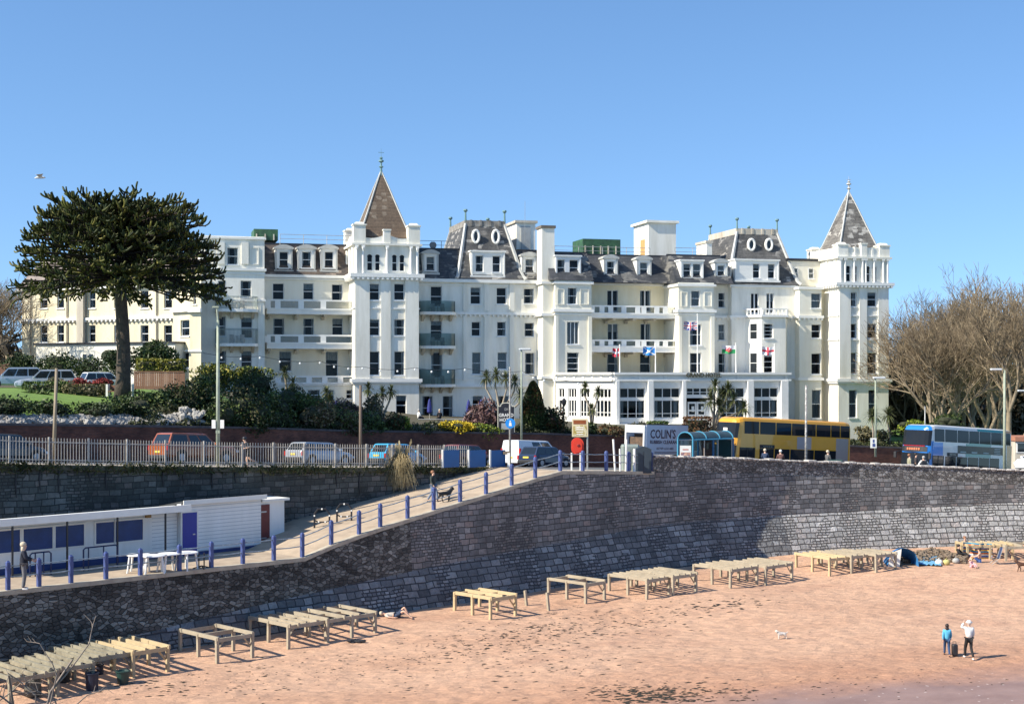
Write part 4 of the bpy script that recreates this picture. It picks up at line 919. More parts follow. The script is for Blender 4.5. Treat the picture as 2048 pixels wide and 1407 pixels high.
# angled flank
fl=Vector((xa-xd,ph-yd,0)); fa=math.atan2(fl.y,fl.x); FM=HM@Matrix.Translation((xd,yd,0))@Matrix.Rotation(fa,4,'Z'); FF=Fr(FM); L_=fl.length
q=MB(FM); fx=lambda p:FF.x(p,0)
fz_=lambda p,x:FF.z(p,x,0)
fb=[(1117,1129),(1136,1153),(1160,1179),(1192,1222)]; fh=[]
ztop=zt
for a,b in fb:
    x0,x1=fx(a),fx(b); fh.append((x0,x1,fz_(834,L_*.6),fz_(777,L_*.6)))
holed(q,0,L_,0,4.5,zt,fh,back=2.5); pf.add([HM.inverted()@Vector(v) for v in q.v],q.f)
mi=len(pf.m)-len(q.m); pf.m[mi:]=q.m
pf.add([(xd,yd,zt),(xa,ph,zt),(xa,yd,zt)],[(0,1,2)])
por=pf.build('porch_wall',[TRIM,ROOM],hotel)
tr=MB(HM); tr.box(xa-.02,xb+.3,ph-.3,ph-.002,zc-.18,zc); tr.box(xa-.02,xb+.3,ph-.4,ph-.002,zt-.1,zt+.14); tr.box(xb+.001,xb+.3,ph-.002,yd,zt-.1,zt+.14)
for f_ in np.linspace(0,1,8): xx=xa+.2+(xb-xa-.4)*f_; tr.box(xx-.16,xx+.16,ph-.12,ph-.003,zc+.002,zt-.102)
for a,b,n in ((1228,1238,0),(1292,1306,0),(1361,1371,0),(1429,1435,0),(1491,1506,0),(1558,1575,0)):
    tr.box(HF.x(a,ph)+.1,HF.x(b,ph)-.1,ph-.45,ph-.003,4.6,zc-.19)
build_each(tr,'porch_cornice',TRIM,por)
tf=MB(FM); tf.box(-.2,L_-.03,-.35,-.002,zt-.1,zt+.14); tf.box(-.2,L_-.03,-.28,-.002,zc-.18,zc)
for f_ in np.linspace(0,1,7): xx=.1+(L_-.4)*f_; tf.box(xx-.12,xx+.12,-.12,-.003,zc+.002,zt-.102)
tf.build('porch_cornice',TRIM,por)
def glazing(fr,y,h,n,parent,tr_z,heavy=.08):
    a,b,c,d=h; f=MB(fr.M); yo=y+.15
    xs_=np.linspace(a,b,n+1)
    for i,x in enumerate(xs_): f.box(x-heavy/2 if 0<i<n else (x if i==0 else x-heavy),x+heavy/2 if 0<i<n else (x+heavy if i==0 else x),yo-.06,yo+.02,c,d)
    f.box(a,b,yo-.07,yo+.01,tr_z-.18,tr_z+.18); f.box(a,b,yo-.06,yo+.02,c,c+.12); f.box(a,b,yo-.06,yo+.02,d-.08,d); f.box(a,b,yo-.055,yo+.02,c+.5,c+.56)
    w_=f.build('porch_window',TRIM,parent); p=MB(fr.M); p.add([(a,yo+.005,c),(b,yo+.005,c),(b,yo+.005,d),(a,yo+.005,d)],[(0,1,2,3)]); p.build('pane',GLASS,w_)
    if wr.random()<.9:
        q=MB(fr.M)
        for s_ in (0,1):
            x0,x1=(a+.1,a+.55) if s_==0 else (b-.55,b-.1)
            for i in range(5): u=x0+(x1-x0)*i/5; v=x0+(x1-x0)*(i+1)/5; q.add([(u,yo+.3+.05*(i%2),c+.1),(v,yo+.3+.05*((i+1)%2),c+.1),(v,yo+.3+.05*((i+1)%2),tr_z),(u,yo+.3+.05*(i%2),tr_z)],[(0,1,2,3)])
        build_each(q,'curtain',CURT,w_)
for i,h in enumerate(hol):
    if i!=2: glazing(HF,ph,h,3,por,zz(797))
    else:
        glazing(HF,ph,(h[0],h[1],zz(792)-.1,h[3]),4,por,zz(792)-.0,.09)
        a,b=HF.x(1376,ph),HF.x(1412,ph); d=MB(HM); yo=ph+.15; xm=(a+b)/2
        for u,v in ((a,xm-.02),(xm+.02,b)):
            z0,z1=zz(838),zz(803)
            d.box(u,u+.16,yo-.06,yo,z0,z1); d.box(v-.16,v,yo-.06,yo,z0,z1); d.box(u+.16,v-.16,yo-.06,yo,z0,z0+.5); d.box(u+.16,v-.16,yo-.06,yo,z1-.2,z1); d.box(u+.16,v-.16,yo-.06,yo,z0+.85,z0+1.0)
        d.box(b+.05,h[1],yo-.03,yo,zz(840),zz(800)); dd=d.build('entrance_door',TRIM,por)
        g=MB(HM); g.add([(a,yo+.01,zz(838)),(b,yo+.01,zz(838)),(b,yo+.01,zz(803)),(a,yo+.01,zz(803))],[(0,1,2,3)]); g.build('pane',GLASS,dd)
        n_=MB(HM); n_.box(a+.45,a+.75,yo-.02,yo-.002,zz(823),zz(812)); n_.box(xm+.5,xm+.8,yo-.02,yo-.002,zz(823),zz(812)); build_each(n_,'notice',TRIM,dd)
for i,h in enumerate(fh): glazing(FF,0,h,(2,3,3,4)[i],por,fz_(797,L_*.6),.1)
GOLDL=mat('dark_sign_letter',(.10,.09,.05),.5)
M_=HM@Matrix.Translation((HF.x(1372,ph-.35),ph-.42,zz(753.5)))@Matrix.Rotation(rad(90),4,'X'); text('GRAND HOTEL','porch_lettering',.62,GOLDL,por,M_,.03,bold=.02,xs=.9)
# steps and terrace in front of the porch
mb=MB(HM); 
for i in range(4): mb.box(HF.x(1330,ph),HF.x(1420,ph),ph-1.2-.5*i,ph-.003,4.8+(3-i)*.001,zg-.3*i-.1)
mb.build('steps',WHITE,hotel)
mb=MB(HM); mb.box(xa-8,xb+2,ph-1.1,ph-.5,4.5,zg-.15); mb.build('terrace_wall',WHITE,hotel)
# ---- left wing
WA=rad(-25); wo=Vector((PX(346,143.5),143.5,0)); WM=Matrix.Translation(wo)@Matrix.Rotation(WA,4,'Z'); WF=Fr(WM)
CRW=mat('cream_wing_stucco',(.76,.69,.50),.7,sc=.5,col2=(.64,.55,.36),streak=True,bmp=.15,bsc=4)
xl=WF.x(44,0); wins=[]
holW=[]
for (a,b) in ((80,95),(114,128),(177,191),(228,240),(281,297),(328,344)):
    for (c,d) in ((581,616),(650,684)): 
        x0,x1=WF.x(a,0),WF.x(b,0); x=(x0+x1)/2; holW.append((x0,x1,WF.z(d,x,0),WF.z(c,x,0)))
mb=MB(WM); zt=WF.z(573,xl/2,0); holed(mb,xl,.3,0,8,zt,holW); mb.add(rect(xl,.3,0,10,8)+rect(xl,.3,0,10,zt),[(4,5,6,7),(1,2,6,5),(2,3,7,6),(3,0,4,7)]); mb.build('wing_wall',[CRW,ROOM],hotel)['label']='sunlit cream wall of the rear wing'
for h in holW: window(WF,None,*h,0)
cb=MB(WM); z=WF.z(635,xl/2,0); cb.box(xl-.2,.3,-.3,-.003,z-.25,z)
x=xl
while x<0: cb.box(x,x+.2,-.28,-.004,z-.45,z-.252); x+=.55
cb.box(xl-.3,.3,-.35,-.003,zt-.25,zt); build_each(cb,'cornice',TRIM,hotel)
rf=MB(WM); za=zt+.002; rf.loft([rect(xl-.4,.6,-.4,10.4,za),rect(xl+.8,-.6,2.2,8,za+3.4)]); r_=rf.build('wing_roof',mat('wing_roof_tile',(.27,.22,.19),.85,sc=1,col2=(.16,.13,.12),bmp=.5,bsc=6),hotel)
d=MB(WM); x=WF.x(182,-.2); d.box(x-.9,x+.9,-.1,2.5,za+.3,za+1.9); dm=d.build('dormer',TRIM,r_); d=MB(WM); d.box(x-.65,x-.1,-.13,-.102,za+.6,za+1.6); d.box(x+.1,x+.65,-.13,-.102,za+.6,za+1.6); d.build('pane',mat('dark_pane',(0,0,0)),dm)
dp=MB(WM)
for p_ in (61,134,313,172): x=WF.x(p_,-.1); dp.cyl(x,-.12,8.2,zt,.07,.07,6)
build_each(dp,'downpipe',mat('downpipe',(.30,.27,.22),.7),hotel)
dp=MB(WM); x=WF.x(164,-.2); dp.box(x-.5,x+.4,-.5,-.004,9,zt); dp.build('pier',mat('drab_cream_pier',(.55,.5,.4),.8,sc=1,streak=True,col2=(.4,.36,.3)),hotel)  # pier in a duller cream than the wing wall
# angled bay between wing and end block
bays_=[(WF.x(346,-1.2),-1.4)]
bp=[wm(hotel).inverted()@v for v in ()]
def sec2(pa,Ya,pb,Yb,py0,wins_,m=CRW,zb=8):
    A=Vector((PX(pa,Ya),Ya,0));B=Vector((PX(pb,Yb),Yb,0)); d=B-A; M=Matrix.Translation(A)@Matrix.Rotation(math.atan2(d.y,d.x),4,'Z'); fr=Fr(M); L=d.length; zt=fr.z(py0,L/2,0)
    hs_=[(fr.x(a,0),fr.x(b,0),fr.z(d_,L/2,0),fr.z(c,L/2,0)) for a,b,c,d_ in wins_]
    mb=MB(M); holed(mb,0,L,0,zb,zt,hs_,back=.9); mb.add([(0,0,zt),(L,0,zt),(L,3,zt),(0,3,zt)],[(0,1,2,3)]); mb.build('bay_wall',[m,ROOM],hotel)
    for h in hs_: window(fr,None,*h,0)
    cb=MB(M)
    for p_,t,o in ((616,.4,.35),(py0,.2,.2),(700,.15,.12)): z=fr.z(p_,L/2,0); cb.box(-.1,L+.1,-o,-.003,z-t,z)
    build_each(cb,'cornice',TRIM,hotel)
sec2(347,142,380,139.5,566,[(361,379,640,672),(364,378,704,735)])
sec2(380,139.5,402,139.2,566,[(386,392,585,608)])
sec2(346,142.8,402,141.5,545,[])
# flat roofed annex in front of wing
A=MB(WM); xa_,xb_=WF.x(72,-3.5),WF.x(350,-3.5); z1=WF.z(688,(xa_+xb_)/2,-3.5); A.box(xa_,xb_,-3.5,-.01,8,z1); an=A.build('annex_wall',CREAM2,hotel)
A=MB(WM); A.box(xa_-.2,xb_+.2,-3.7,-.02,z1+.002,z1+.18); A.build('annex_roof',BLACK,an)
A=MB(WM)
for a,b in ((166,173),(178,186)): x0,x1=WF.x(a,-3.5),WF.x(b,-3.5); A.box(x0,x1,-3.53,-3.502,WF.z(720,x0,-3.5),WF.z(708,x0,-3.5)); 
A.build('small_window',mat('dark_pane',(0,0,0)),an)
# signs of life: festoon lights along the terrace
fe=empty('festoon_lights',(PX(640,136),136,13.5),0,'string of small white bulbs sagging across the front of the hotel','string lights')
pts=[]; ctrl=[(405,705),(520,712),(640,722),(725,733),(830,735),(930,736),(1045,742),(1110,758),(1250,762)]
for (a,b),(c,d) in zip(ctrl,ctrl[1:]):
    for i in range(6): t=i/6; pts.append(P(a+(c-a)*t,b+(d-b)*t+5*math.sin(math.pi*t),136))
mb=MB(); mb.tube(pts,.02,4); mb.build('cable',BLACK,fe)
BULB=mat('white_bulb',(.85,.85,.82),.4,var=.02); mb=MB()
for i in range(2,len(pts),2): p=pts[i]; mb.ell((p.x,p.y,p.z-.16),(.10,.10,.13),6,4)
build_each(mb,'bulb',BULB,fe)
# ================= vegetation
def tubes_np(segs,n=4):
    """segs: list of (p0,p1,r0,r1) -> V,F quads"""
    A=np.array([[*s[0],*s[1],s[2],s[3]] for s in segs],float); p0,p1,r0,r1=A[:,:3],A[:,3:6],A[:,6],A[:,7]
    t=p1-p0; t/=np.linalg.norm(t,axis=1,keepdims=True)+1e-9
    ref=np.where(np.abs(t[:,2:3])<.9,[[0,0,1.]],[[1.,0,0]]); N=np.cross(t,ref); N/=np.linalg.norm(N,axis=1,keepdims=True)+1e-9; B=np.cross(t,N)
    V=[]
    for p,r in ((p0,r0),(p1,r1)):
        for k in range(n): a=2*math.pi*k/n; V.append(p+(N*math.cos(a)+B*math.sin(a))*r[:,None])
    V=np.stack(V,1); m=len(segs); base=(np.arange(m)*2*n)[:,None,None]
    f=np.array([[k,(k+1)%n,n+(k+1)%n,n+k] for k in range(n)])[None]
    return V.reshape(-1,3),(base+f).reshape(-1,4)
def ropes_np(paths,rad,n=5):
    """paths (m,k,3), rad (m,k)"""
    P_=np.asarray(paths,float); R=np.asarray(rad,float); m,k,_=P_.shape
    t=np.gradient(P_,axis=1); t/=np.linalg.norm(t,axis=2,keepdims=True)+1e-9
    ref=np.broadcast_to(np.array([.3,.5,.81]),t.shape); N=np.cross(t,ref); N/=np.linalg.norm(N,axis=2,keepdims=True)+1e-9; B=np.cross(t,N)
    an=2*np.pi*np.arange(n)/n
    V=P_[:,:,None,:]+(N[:,:,None,:]*np.cos(an)[None,None,:,None]+B[:,:,None,:]*np.sin(an)[None,None,:,None])*R[:,:,None,None]
    f=[]
    for i in range(k-1):
        for j in range(n): f.append([i*n+j,i*n+(j+1)%n,(i+1)*n+(j+1)%n,(i+1)*n+j])
    f=np.array(f)[None]+(np.arange(m)*k*n)[:,None,None]
    return V.reshape(-1,3),f.reshape(-1,4)
BARKP=mat('scaly_dark_bark',(.10,.075,.055),.95,sc=3,col2=(.045,.035,.028),bmp=1,bsc=9,bd=.06)
MPL=leafmat('monkey_puzzle_leaf',(.022,.034,.009),(.08,.095,.02),(.26,.23,.055),.6)
# ---- monkey puzzle
def monkey():
    rg=np.random.default_rng(7); Y=98.0; x0=PX(244,Y); g=ZP(797,Y); zt=ZP(410,Y); zb=ZP(545,Y)
    root=empty('monkey_puzzle_tree',(x0,Y,g),0,'huge dark domed monkey puzzle tree with a bare straight trunk on the lawn','tree')
    tr=MB(); hs_=np.linspace(g-.3,zt,9); tr.tube([(x0+.12*math.sin(i*.9),Y,z) for i,z in enumerate(hs_)],[.62,.5,.46,.44,.41,.36,.28,.2,.12],10); tr.build('trunk',BARKP,root,smooth=True)
    paths=[];rads=[];main=[]
    OUT=([385,395,410,440,480,520,555,590],[3.2,4.4,5.2,5.9,6.5,6.9,7.3,7.7])
    for i in range(470):
        u=rg.random(); az=i*2.39996+rg.normal()*.2; typ=rg.random()
        py=389+ (588-389)*u**.78; R=interp(py,*OUT)*(rg.uniform(.92,1.0) if typ<.6 else rg.uniform(.35,.9))
        if typ>=.6: py=py*.45+.55*interp(R,[0,2.6,4.1,5.1,5.9,6.7,7.4],[384,388,400,420,450,500,585])
        tipz=ZP(py,Y); zs=zb+(zt-zb)*max(0,min(.98,(590-py)/200*.75+.02+rg.normal()*.03))
        if zs>tipz-.2: zs=max(zb-.3,tipz-.25)
        c,s=math.cos(az),math.sin(az)
        a=np.array([x0,Y,zs]); b=np.array([x0+c*R,Y+s*R,tipz]); mid=(a+b)/2+np.array([c*.7,s*.7,-.25 if py>520 else .15])
        N=10; t=np.linspace(0,1,N)[:,None]; mid[2]+=rg.normal()*.35; b[2]+=rg.normal()*.15-(rg.random()*.9 if (py>560 and R>6.2) else 0); pth=(1-t)**2*a+2*t*(1-t)*mid+t*t*b
        main.append((pth,np.linspace(.075,.045,N)))
        n=int(7+R*2.1)
        for q in range(n):
            tt=rg.uniform(.42,1.0)**.7 if rg.random()<.75 else rg.uniform(.12,.6); k=min(N-2,int(tt*(N-1))); p=pth[k]+(pth[k+1]-pth[k])*rg.random()
            d=pth[k+1]-pth[k]; d/=np.linalg.norm(d); sd=np.cross(d,[0,0,1]); sd/=np.linalg.norm(sd)+1e-9
            sg=1 if rg.random()<.5 else -1; v=d*rg.uniform(.3,1.0)+sd*sg*rg.uniform(.2,1.1)+np.array([0,0,rg.uniform(-.6,.2) if py>520 else rg.uniform(-.3,.5)]); v/=np.linalg.norm(v)
            ln=rg.uniform(.38,.80); K=6; tq=np.linspace(0,1,K)[:,None]; dn=-1 if (py>555 and R>5.5 and rg.random()<.3) else 1
            rp=p+v*ln*tq*(1-.35*tq)+np.array([0,0,1])*(tq**1.9)*ln*rg.uniform(.15,.6)*dn+sd*sg*(tq**2)*ln*rg.uniform(-.3,.3)
            paths.append(rp); r0=rg.uniform(.05,.072); rads.append(np.array([.8,1,.95,1.05,1.05,.8])*r0)
    V1,F1=ropes_np(paths,rads,5)
    V2,F2=ropes_np([m[0] for m in main],[m[1] for m in main],5)
    V=np.vstack([V1,V2]); Fc=np.vstack([F1,F2+len(V1)]); mi=np.r_[np.zeros(len(F1),int),np.ones(len(F2),int)]
    npmesh('crown',V,Fc,[MPL,mat('dark_inner_limb',(.04,.03,.025),.95)],root,smooth=True,mi=mi)
monkey()
# ---- bare broadleaf trees
BARKT=mat('tan_bark',(.33,.26,.17),.9,sc=1.5,col2=(.17,.135,.10),bmp=.5,bsc=6)
TWIG=leafmat('twig_bark',(.20,.15,.10),(.36,.275,.17),(.52,.41,.26),.8)
def baretree_mesh(seed,H=17,spread=.95,lev=6,kids_=(4,4,4,3,3,3),r0=.38,lean=0,multi=3):
    rg=random.Random(seed); big=[];sm=[]
    def grow(p,d,L,r,l):
        n=3 if l<3 else 2; q=p; dd=d
        for i in range(n):
            dd=(dd+Vector((rg.gauss(0,.13),rg.gauss(0,.13),rg.gauss(.03,.07)))).normalized(); e=q+dd*(L/n); ra=r*(1-.3*i/n);rb=r*(1-.3*(i+1)/n)
            (big if l<3 else sm).append((q,e,ra,rb)); 
            q=e
            if l>=1 and l<lev and i<n-1 and rg.random()<.65:
                side(q,dd,L*.62,rb*.5,l+1)
        if l<lev:
            for k in range(kids_[l]-1): side(q,dd,L*rg.uniform(.62,.85),r*.56,l+1)
    def side(q,dd,L,r,l):
        ax=Vector((rg.gauss(0,1),rg.gauss(0,1),rg.gauss(0,.5))).normalized(); ang=rg.uniform(.3,.85)*spread
        nd=(dd*math.cos(ang)+ax*math.sin(ang)); nd.z+=.12; nd.normalize(); grow(q,nd,L,max(r,.012),l)
    for m in range(multi):
        a=m*6.28/multi+rg.random(); d=Vector((math.cos(a)*(.35 if multi>1 else .05),math.sin(a)*(.35 if multi>1 else .05),1)).normalized()
        grow(Vector((0,0,-.3)),d,H*.30,r0,0)
    zmax=max(s[1].z for s in sm); k=H/(zmax*.93)
    sc=lambda S_,mn:[(s[0]*k,s[1]*k,max(s[2]*k*.85,mn),max(s[3]*k*.85,mn*.7)) for s in S_]
    return sc(big,.05),sc(sm,.022)
def make_bare(name,seed,**kw):
    b,s=baretree_mesh(seed,**kw); root=empty(name,(0,0,0))
    V,Fc=tubes_np(b,7); npmesh('trunk',V,Fc,BARKT,root,smooth=True)
    V,Fc=tubes_np(s,3); npmesh('crown',V,Fc,TWIG,root); return root
BT=[make_bare('bare_tree',2,H=17),make_bare('bare_tree',5,H=17,multi=2,r0=.45),make_bare('bare_tree',9,H=17,multi=4,spread=1.1,r0=.3)]
used=set()
def put(proto,loc,rz_,sc,label,cat,group=None):
    o=proto if proto.name not in used else copy_tree(proto); used.add(proto.name)
    o.location=loc; o.rotation_euler=(0,0,rz_); o.scale=(sc,sc,sc) if not hasattr(sc,'__len__') else sc; tag(o,label,cat,group); W[o.name]=Matrix.Translation(Vector(loc)); return o
spec=[(0,1900,143,556,.3,'bare tan tree with many upright limbs behind the blue fronted bus'),(1,2022,132,548,1.7,'bare tree with thick sunlit yellow trunk by the lamp at the end of the road'),(2,1872,156,580,2.2,'broad bare tree between the hotel corner and the bus'),(0,1968,150,585,4.0,'bare tree with dark fork behind the back of the second bus'),(2,1858,176,645,5.1,'low bare tree just beside the right hand hotel tower'),(1,2085,146,560,.8,'bare tree half cut by the picture edge above the small white vehicle'),(2,1925,166,600,3.0,'dense bare tree standing behind the others in the park'),(1,1885,172,605,5.5,'small dense bare tree deep in the park'),(2,1872,142,625,1.1,'short twiggy tree in front of the park trees by the tower'),(1,1955,168,552,2.6,'tall pale bare tree rising highest between the two right hand lamps'),(2,1990,160,560,5.9,'dense rounded bare tree near the right edge of the park'),(0,1826,174,672,.4,'small bare tree nearest the tower wall')]
for k,px,Y,top,r,lab in spec:
    z=4.7; H=(ZP(top,Y)-z); put(BT[k],(PX(px,Y),Y,z),r,(H/17*(.66 if px<1895 else .88),H/17*.8,H/17),lab,'tree','bare trees in the park')
put(BT[1],(PX(8,150),150,12),.5,(.9,.9,.66),'bare tree at the far left edge behind the monkey puzzle','tree','bare trees behind the lawn')
put(BT[2],(PX(-45,140),140,12),1.5,(.85,.85,.62),'bare brown tree cut by the left edge of the photo','tree','bare trees behind the lawn')
# ---- leaf clumps
LEAFS=dict(dark=leafmat('dark_leaf',(.022,.045,.014),(.055,.085,.024),(.12,.15,.045)),mid=leafmat('mid_leaf',(0.046,0.084,0.019),(0.108,0.154,0.038),(0.185,0.224,0.063)),lit=leafmat('yellow_green_leaf',(0.110,0.138,0.017),(0.275,0.250,0.034),(0.440,0.350,0.056)),
  olive=leafmat('olive_leaf',(0.089,0.081,0.036),(0.178,0.155,0.067),(0.297,0.243,0.122)),rust=leafmat('rust_leaf',(0.072,0.036,0.021),(0.172,0.078,0.035),(0.257,0.156,0.059)),yellow=leafmat('yellow_blossom',(.55,.40,.02),(.80,.58,.03),(.85,.68,.08)),
  pink=leafmat('pink_blossom_twig',(.14,.08,.07),(.28,.16,.15),(.42,.27,.26)),red=leafmat('red_flower',(.22,.03,.03),(.42,.07,.07),(.12,.07,.03)),grey=leafmat('grey_leaf',(.10,.11,.08),(.18,.18,.13),(.28,.26,.20)),bright=leafmat('bright_leaf',(0.132,0.192,0.022),(0.290,0.360,0.032),(0.422,0.432,0.065)),
  cream=leafmat('cream_flower',(.25,.22,.12),(.45,.40,.25),(.55,.50,.34)),brown=leafmat('dry_leaf',(.10,.07,.045),(.20,.14,.09),(.28,.2,.13)))
CORE=mat('inner_twig_shade',(.035,.04,.018),.95,var=.2,sc=3)  # dark colour paints the shade inside shrubs and the conifer
def leafcloud(c,r,n,ls,seed,lumps=9,box=False,up=.3,aspect=1.0):
    rg=np.random.default_rng(seed); c=np.array(c);r=np.array(r)
    if box:
        p=rg.uniform(-1,1,(n,3)); ax=rg.integers(0,3,n); sg=np.where(rg.random(n)<.5,-1,1); 
        sg=np.where(ax==2,1,sg); p[np.arange(n),ax]=sg*rg.uniform(.86,1.06,n); P_=p*r+c
    else:
        L=rg.normal(size=(lumps,3)); L/=np.linalg.norm(L,axis=1,keepdims=True); L*=rg.uniform(.2,.62,(lumps,1)); L[:,2]=L[:,2]*.95-.05; lr=rg.uniform(.32,.52,lumps)
        k=rg.integers(0,lumps,n); d=rg.normal(size=(n,3)); d/=np.linalg.norm(d,axis=1,keepdims=True); rr=rg.uniform(.62,1.08,n)**.8
        P_=(L[k]+d*(lr[k]*rr)[:,None])*r+c
    s=ls*rg.uniform(.6,1.3,n)[:,None]
    u=rg.normal(size=(n,3)); u[:,2]+=up; u/=np.linalg.norm(u,axis=1,keepdims=True); v=np.cross(u,rg.normal(size=(n,3))); v/=np.linalg.norm(v,axis=1,keepdims=True)
    V=np.stack([P_-u*s*aspect,P_+v*s*.55,P_+u*s*aspect,P_-v*s*.55],1).reshape(-1,3); Fc=np.arange(n*4).reshape(-1,4); return V,Fc
def bush(name,px0,px1,py0,py1,Y,kind,label,cat='shrub',group=None,dens=1.0,box=False,dep=None,ls=.11,lumps=10,seed=None,core=True,aspect=1.0,up=.3):
    if not box: px0,px1,py0,py1=px0-(px1-px0)*.1,px1+(px1-px0)*.1,py0-(py1-py0)*.08,py1+(py1-py0)*.15
    x0,x1=PX(px0,Y),PX(px1,Y); z0,z1=ZP(py1,Y),ZP(py0,Y); rx=(x1-x0)/2; rz__=(z1-z0)/2; ry=dep or max(.8,min(rx,2.2)); c=((x0+x1)/2,Y,z0+rz__)
    seed=seed or int(px0*7+py0*13); root=empty(name,(c[0],Y,z0),0,label,cat,group)
    area=(rx*rz__+rx*ry+ry*rz__); n=int(min(15000,max(600,area*(420 if box else 300)*dens*(.11/ls)**2)))
    k=1.0 if box else 1.2
    V,Fc=leafcloud(c,(rx*k,ry*k,rz__*k),n,ls,seed,lumps,box,up,aspect); npmesh('foliage',V,Fc,LEAFS[kind] if isinstance(kind,str) else [LEAFS[q] for q in kind],root,mi=None if isinstance(kind,str) else (np.random.default_rng(seed).random(n)<.35).astype(int))
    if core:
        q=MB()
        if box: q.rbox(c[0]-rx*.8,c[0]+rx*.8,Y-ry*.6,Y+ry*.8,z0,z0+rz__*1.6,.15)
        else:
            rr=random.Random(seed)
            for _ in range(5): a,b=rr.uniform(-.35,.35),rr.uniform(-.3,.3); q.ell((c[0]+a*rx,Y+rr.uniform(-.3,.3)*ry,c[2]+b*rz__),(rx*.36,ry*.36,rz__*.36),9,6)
        q.build('stems',CORE,root)  # solid dark filler standing in for shade inside the foliage
    else:
        q=MB(); rr=random.Random(seed)
        for _ in range(7): q.tube([(c[0]+rr.uniform(-.1,.1),Y,z0-.1),(c[0]+rr.uniform(-.5,.5)*rx,Y+rr.uniform(-.4,.4)*ry,c[2]),(c[0]+rr.uniform(-.8,.8)*rx,Y+rr.uniform(-.6,.6)*ry,c[2]+rz__*.7)],[.05,.03,.015],4)
        q.build('stems',BARKP,root)
    return root
def bwY(px):
    k=(px-1024)/F
    for a,b in zip(BW,BW[1:]):
        ex,ey=b[0]-a[0],b[1]-a[1]; den=ex-k*ey
        t=(k*a[1]-a[0])/den if abs(den)>1e-9 else -1
        if 0<=t<=1: return a[1]+ey*t
    return 130
G1='dark shrubs behind the parked cars'
bush('evergreen_shrub',15,85,706,756,119,'dark','dark low shrub left of the pair behind the silver cars',group=G1)
bush('evergreen_shrub',78,150,705,756,118,'dark','dark rounded shrub behind the second silver car',group=G1)
bush('evergreen_shrub',142,215,712,758,118,'dark','dark shrub between the cream annex and the car park',group=G1)
bush('evergreen_shrub',190,275,688,750,116,'dark','tall dark shrub directly behind the monkey puzzle trunk',group=G1)
bush('evergreen_shrub',275,350,682,728,117,'dark','dark spiky shrub above the trimmed golden hedges',group=G1,aspect=2)
bush('clipped_hedge',276,319,718,744,112,'lit','left trimmed golden green hedge block above the timber fence','hedge','trimmed hedges above the timber fence',box=True,dep=.9)
bush('clipped_hedge',320,368,719,744,112,'lit','right trimmed golden green hedge block above the timber fence','hedge','trimmed hedges above the timber fence',box=True,dep=.9)
bush('low_hedge',52,130,764,792,101,'mid','low clipped hedge at the lawn edge in front of the silver car','hedge','low hedges along the lawn',box=True,dep=.8)
bush('low_hedge',131,215,769,791,100.5,'olive','grey green low hedge running up to the white bench','hedge','low hedges along the lawn',box=True,dep=.8)
bush('flowering_shrub',94,128,750,774,104,'cream','cream coloured flowering bush on the lawn edge behind the wooden pole',dens=1.4)
bush('flowering_shrub',134,182,754,772,104,'red','red flowered bush left of the small white car',dens=1.4,group='red flowered bushes')
bush('flowering_shrub',186,232,755,771,104,'red','red flowered bush in front of the small white car',dens=1.4,group='red flowered bushes')
bush('yucca_clump',48,100,782,802,96,'mid','spiky green clump growing out of the lawn bank',aspect=2.6,ls=.14)
G2='dark hedge along the top of the rockery'
for i,(a,b,c,d) in enumerate(((-60,62,794,832),(58,145,797,832),(140,232,799,836),(215,305,792,842))): bush('trailing_hedge',a,b,c,d,bwY((a+b)/2)+3.2,'dark',['dark trailing hedge above the rockery at the left edge','dark trailing hedge behind the wooden pole','dark trailing hedge left of the monkey puzzle trunk','dark trailing hedge just below the monkey puzzle trunk'][i],'hedge',G2,dep=1.6,lumps=14)
bush('laurel_bush',248,345,775,838,97,('dark','mid'),'glossy dark laurel at the foot of the monkey puzzle',dens=1.3,lumps=14)
bush('laurel_bush',318,428,770,842,98.5,('dark','olive'),'wide dark laurel between the rockery and the tall green column',dens=1.2,lumps=14)
bush('golden_hedge',382,470,724,776,109,('lit','mid'),'loose golden green hedge behind the tall green column',dens=1.2,lumps=14)
bush('golden_hedge',455,532,726,768,110,('mid','lit'),'golden green shrub with dark leaves against the end block of the hotel',dens=1.2)
bush('evergreen_shrub',462,552,735,822,105,'dark','big dark rounded evergreen below the balconies of the end block',dens=1.2,lumps=14)
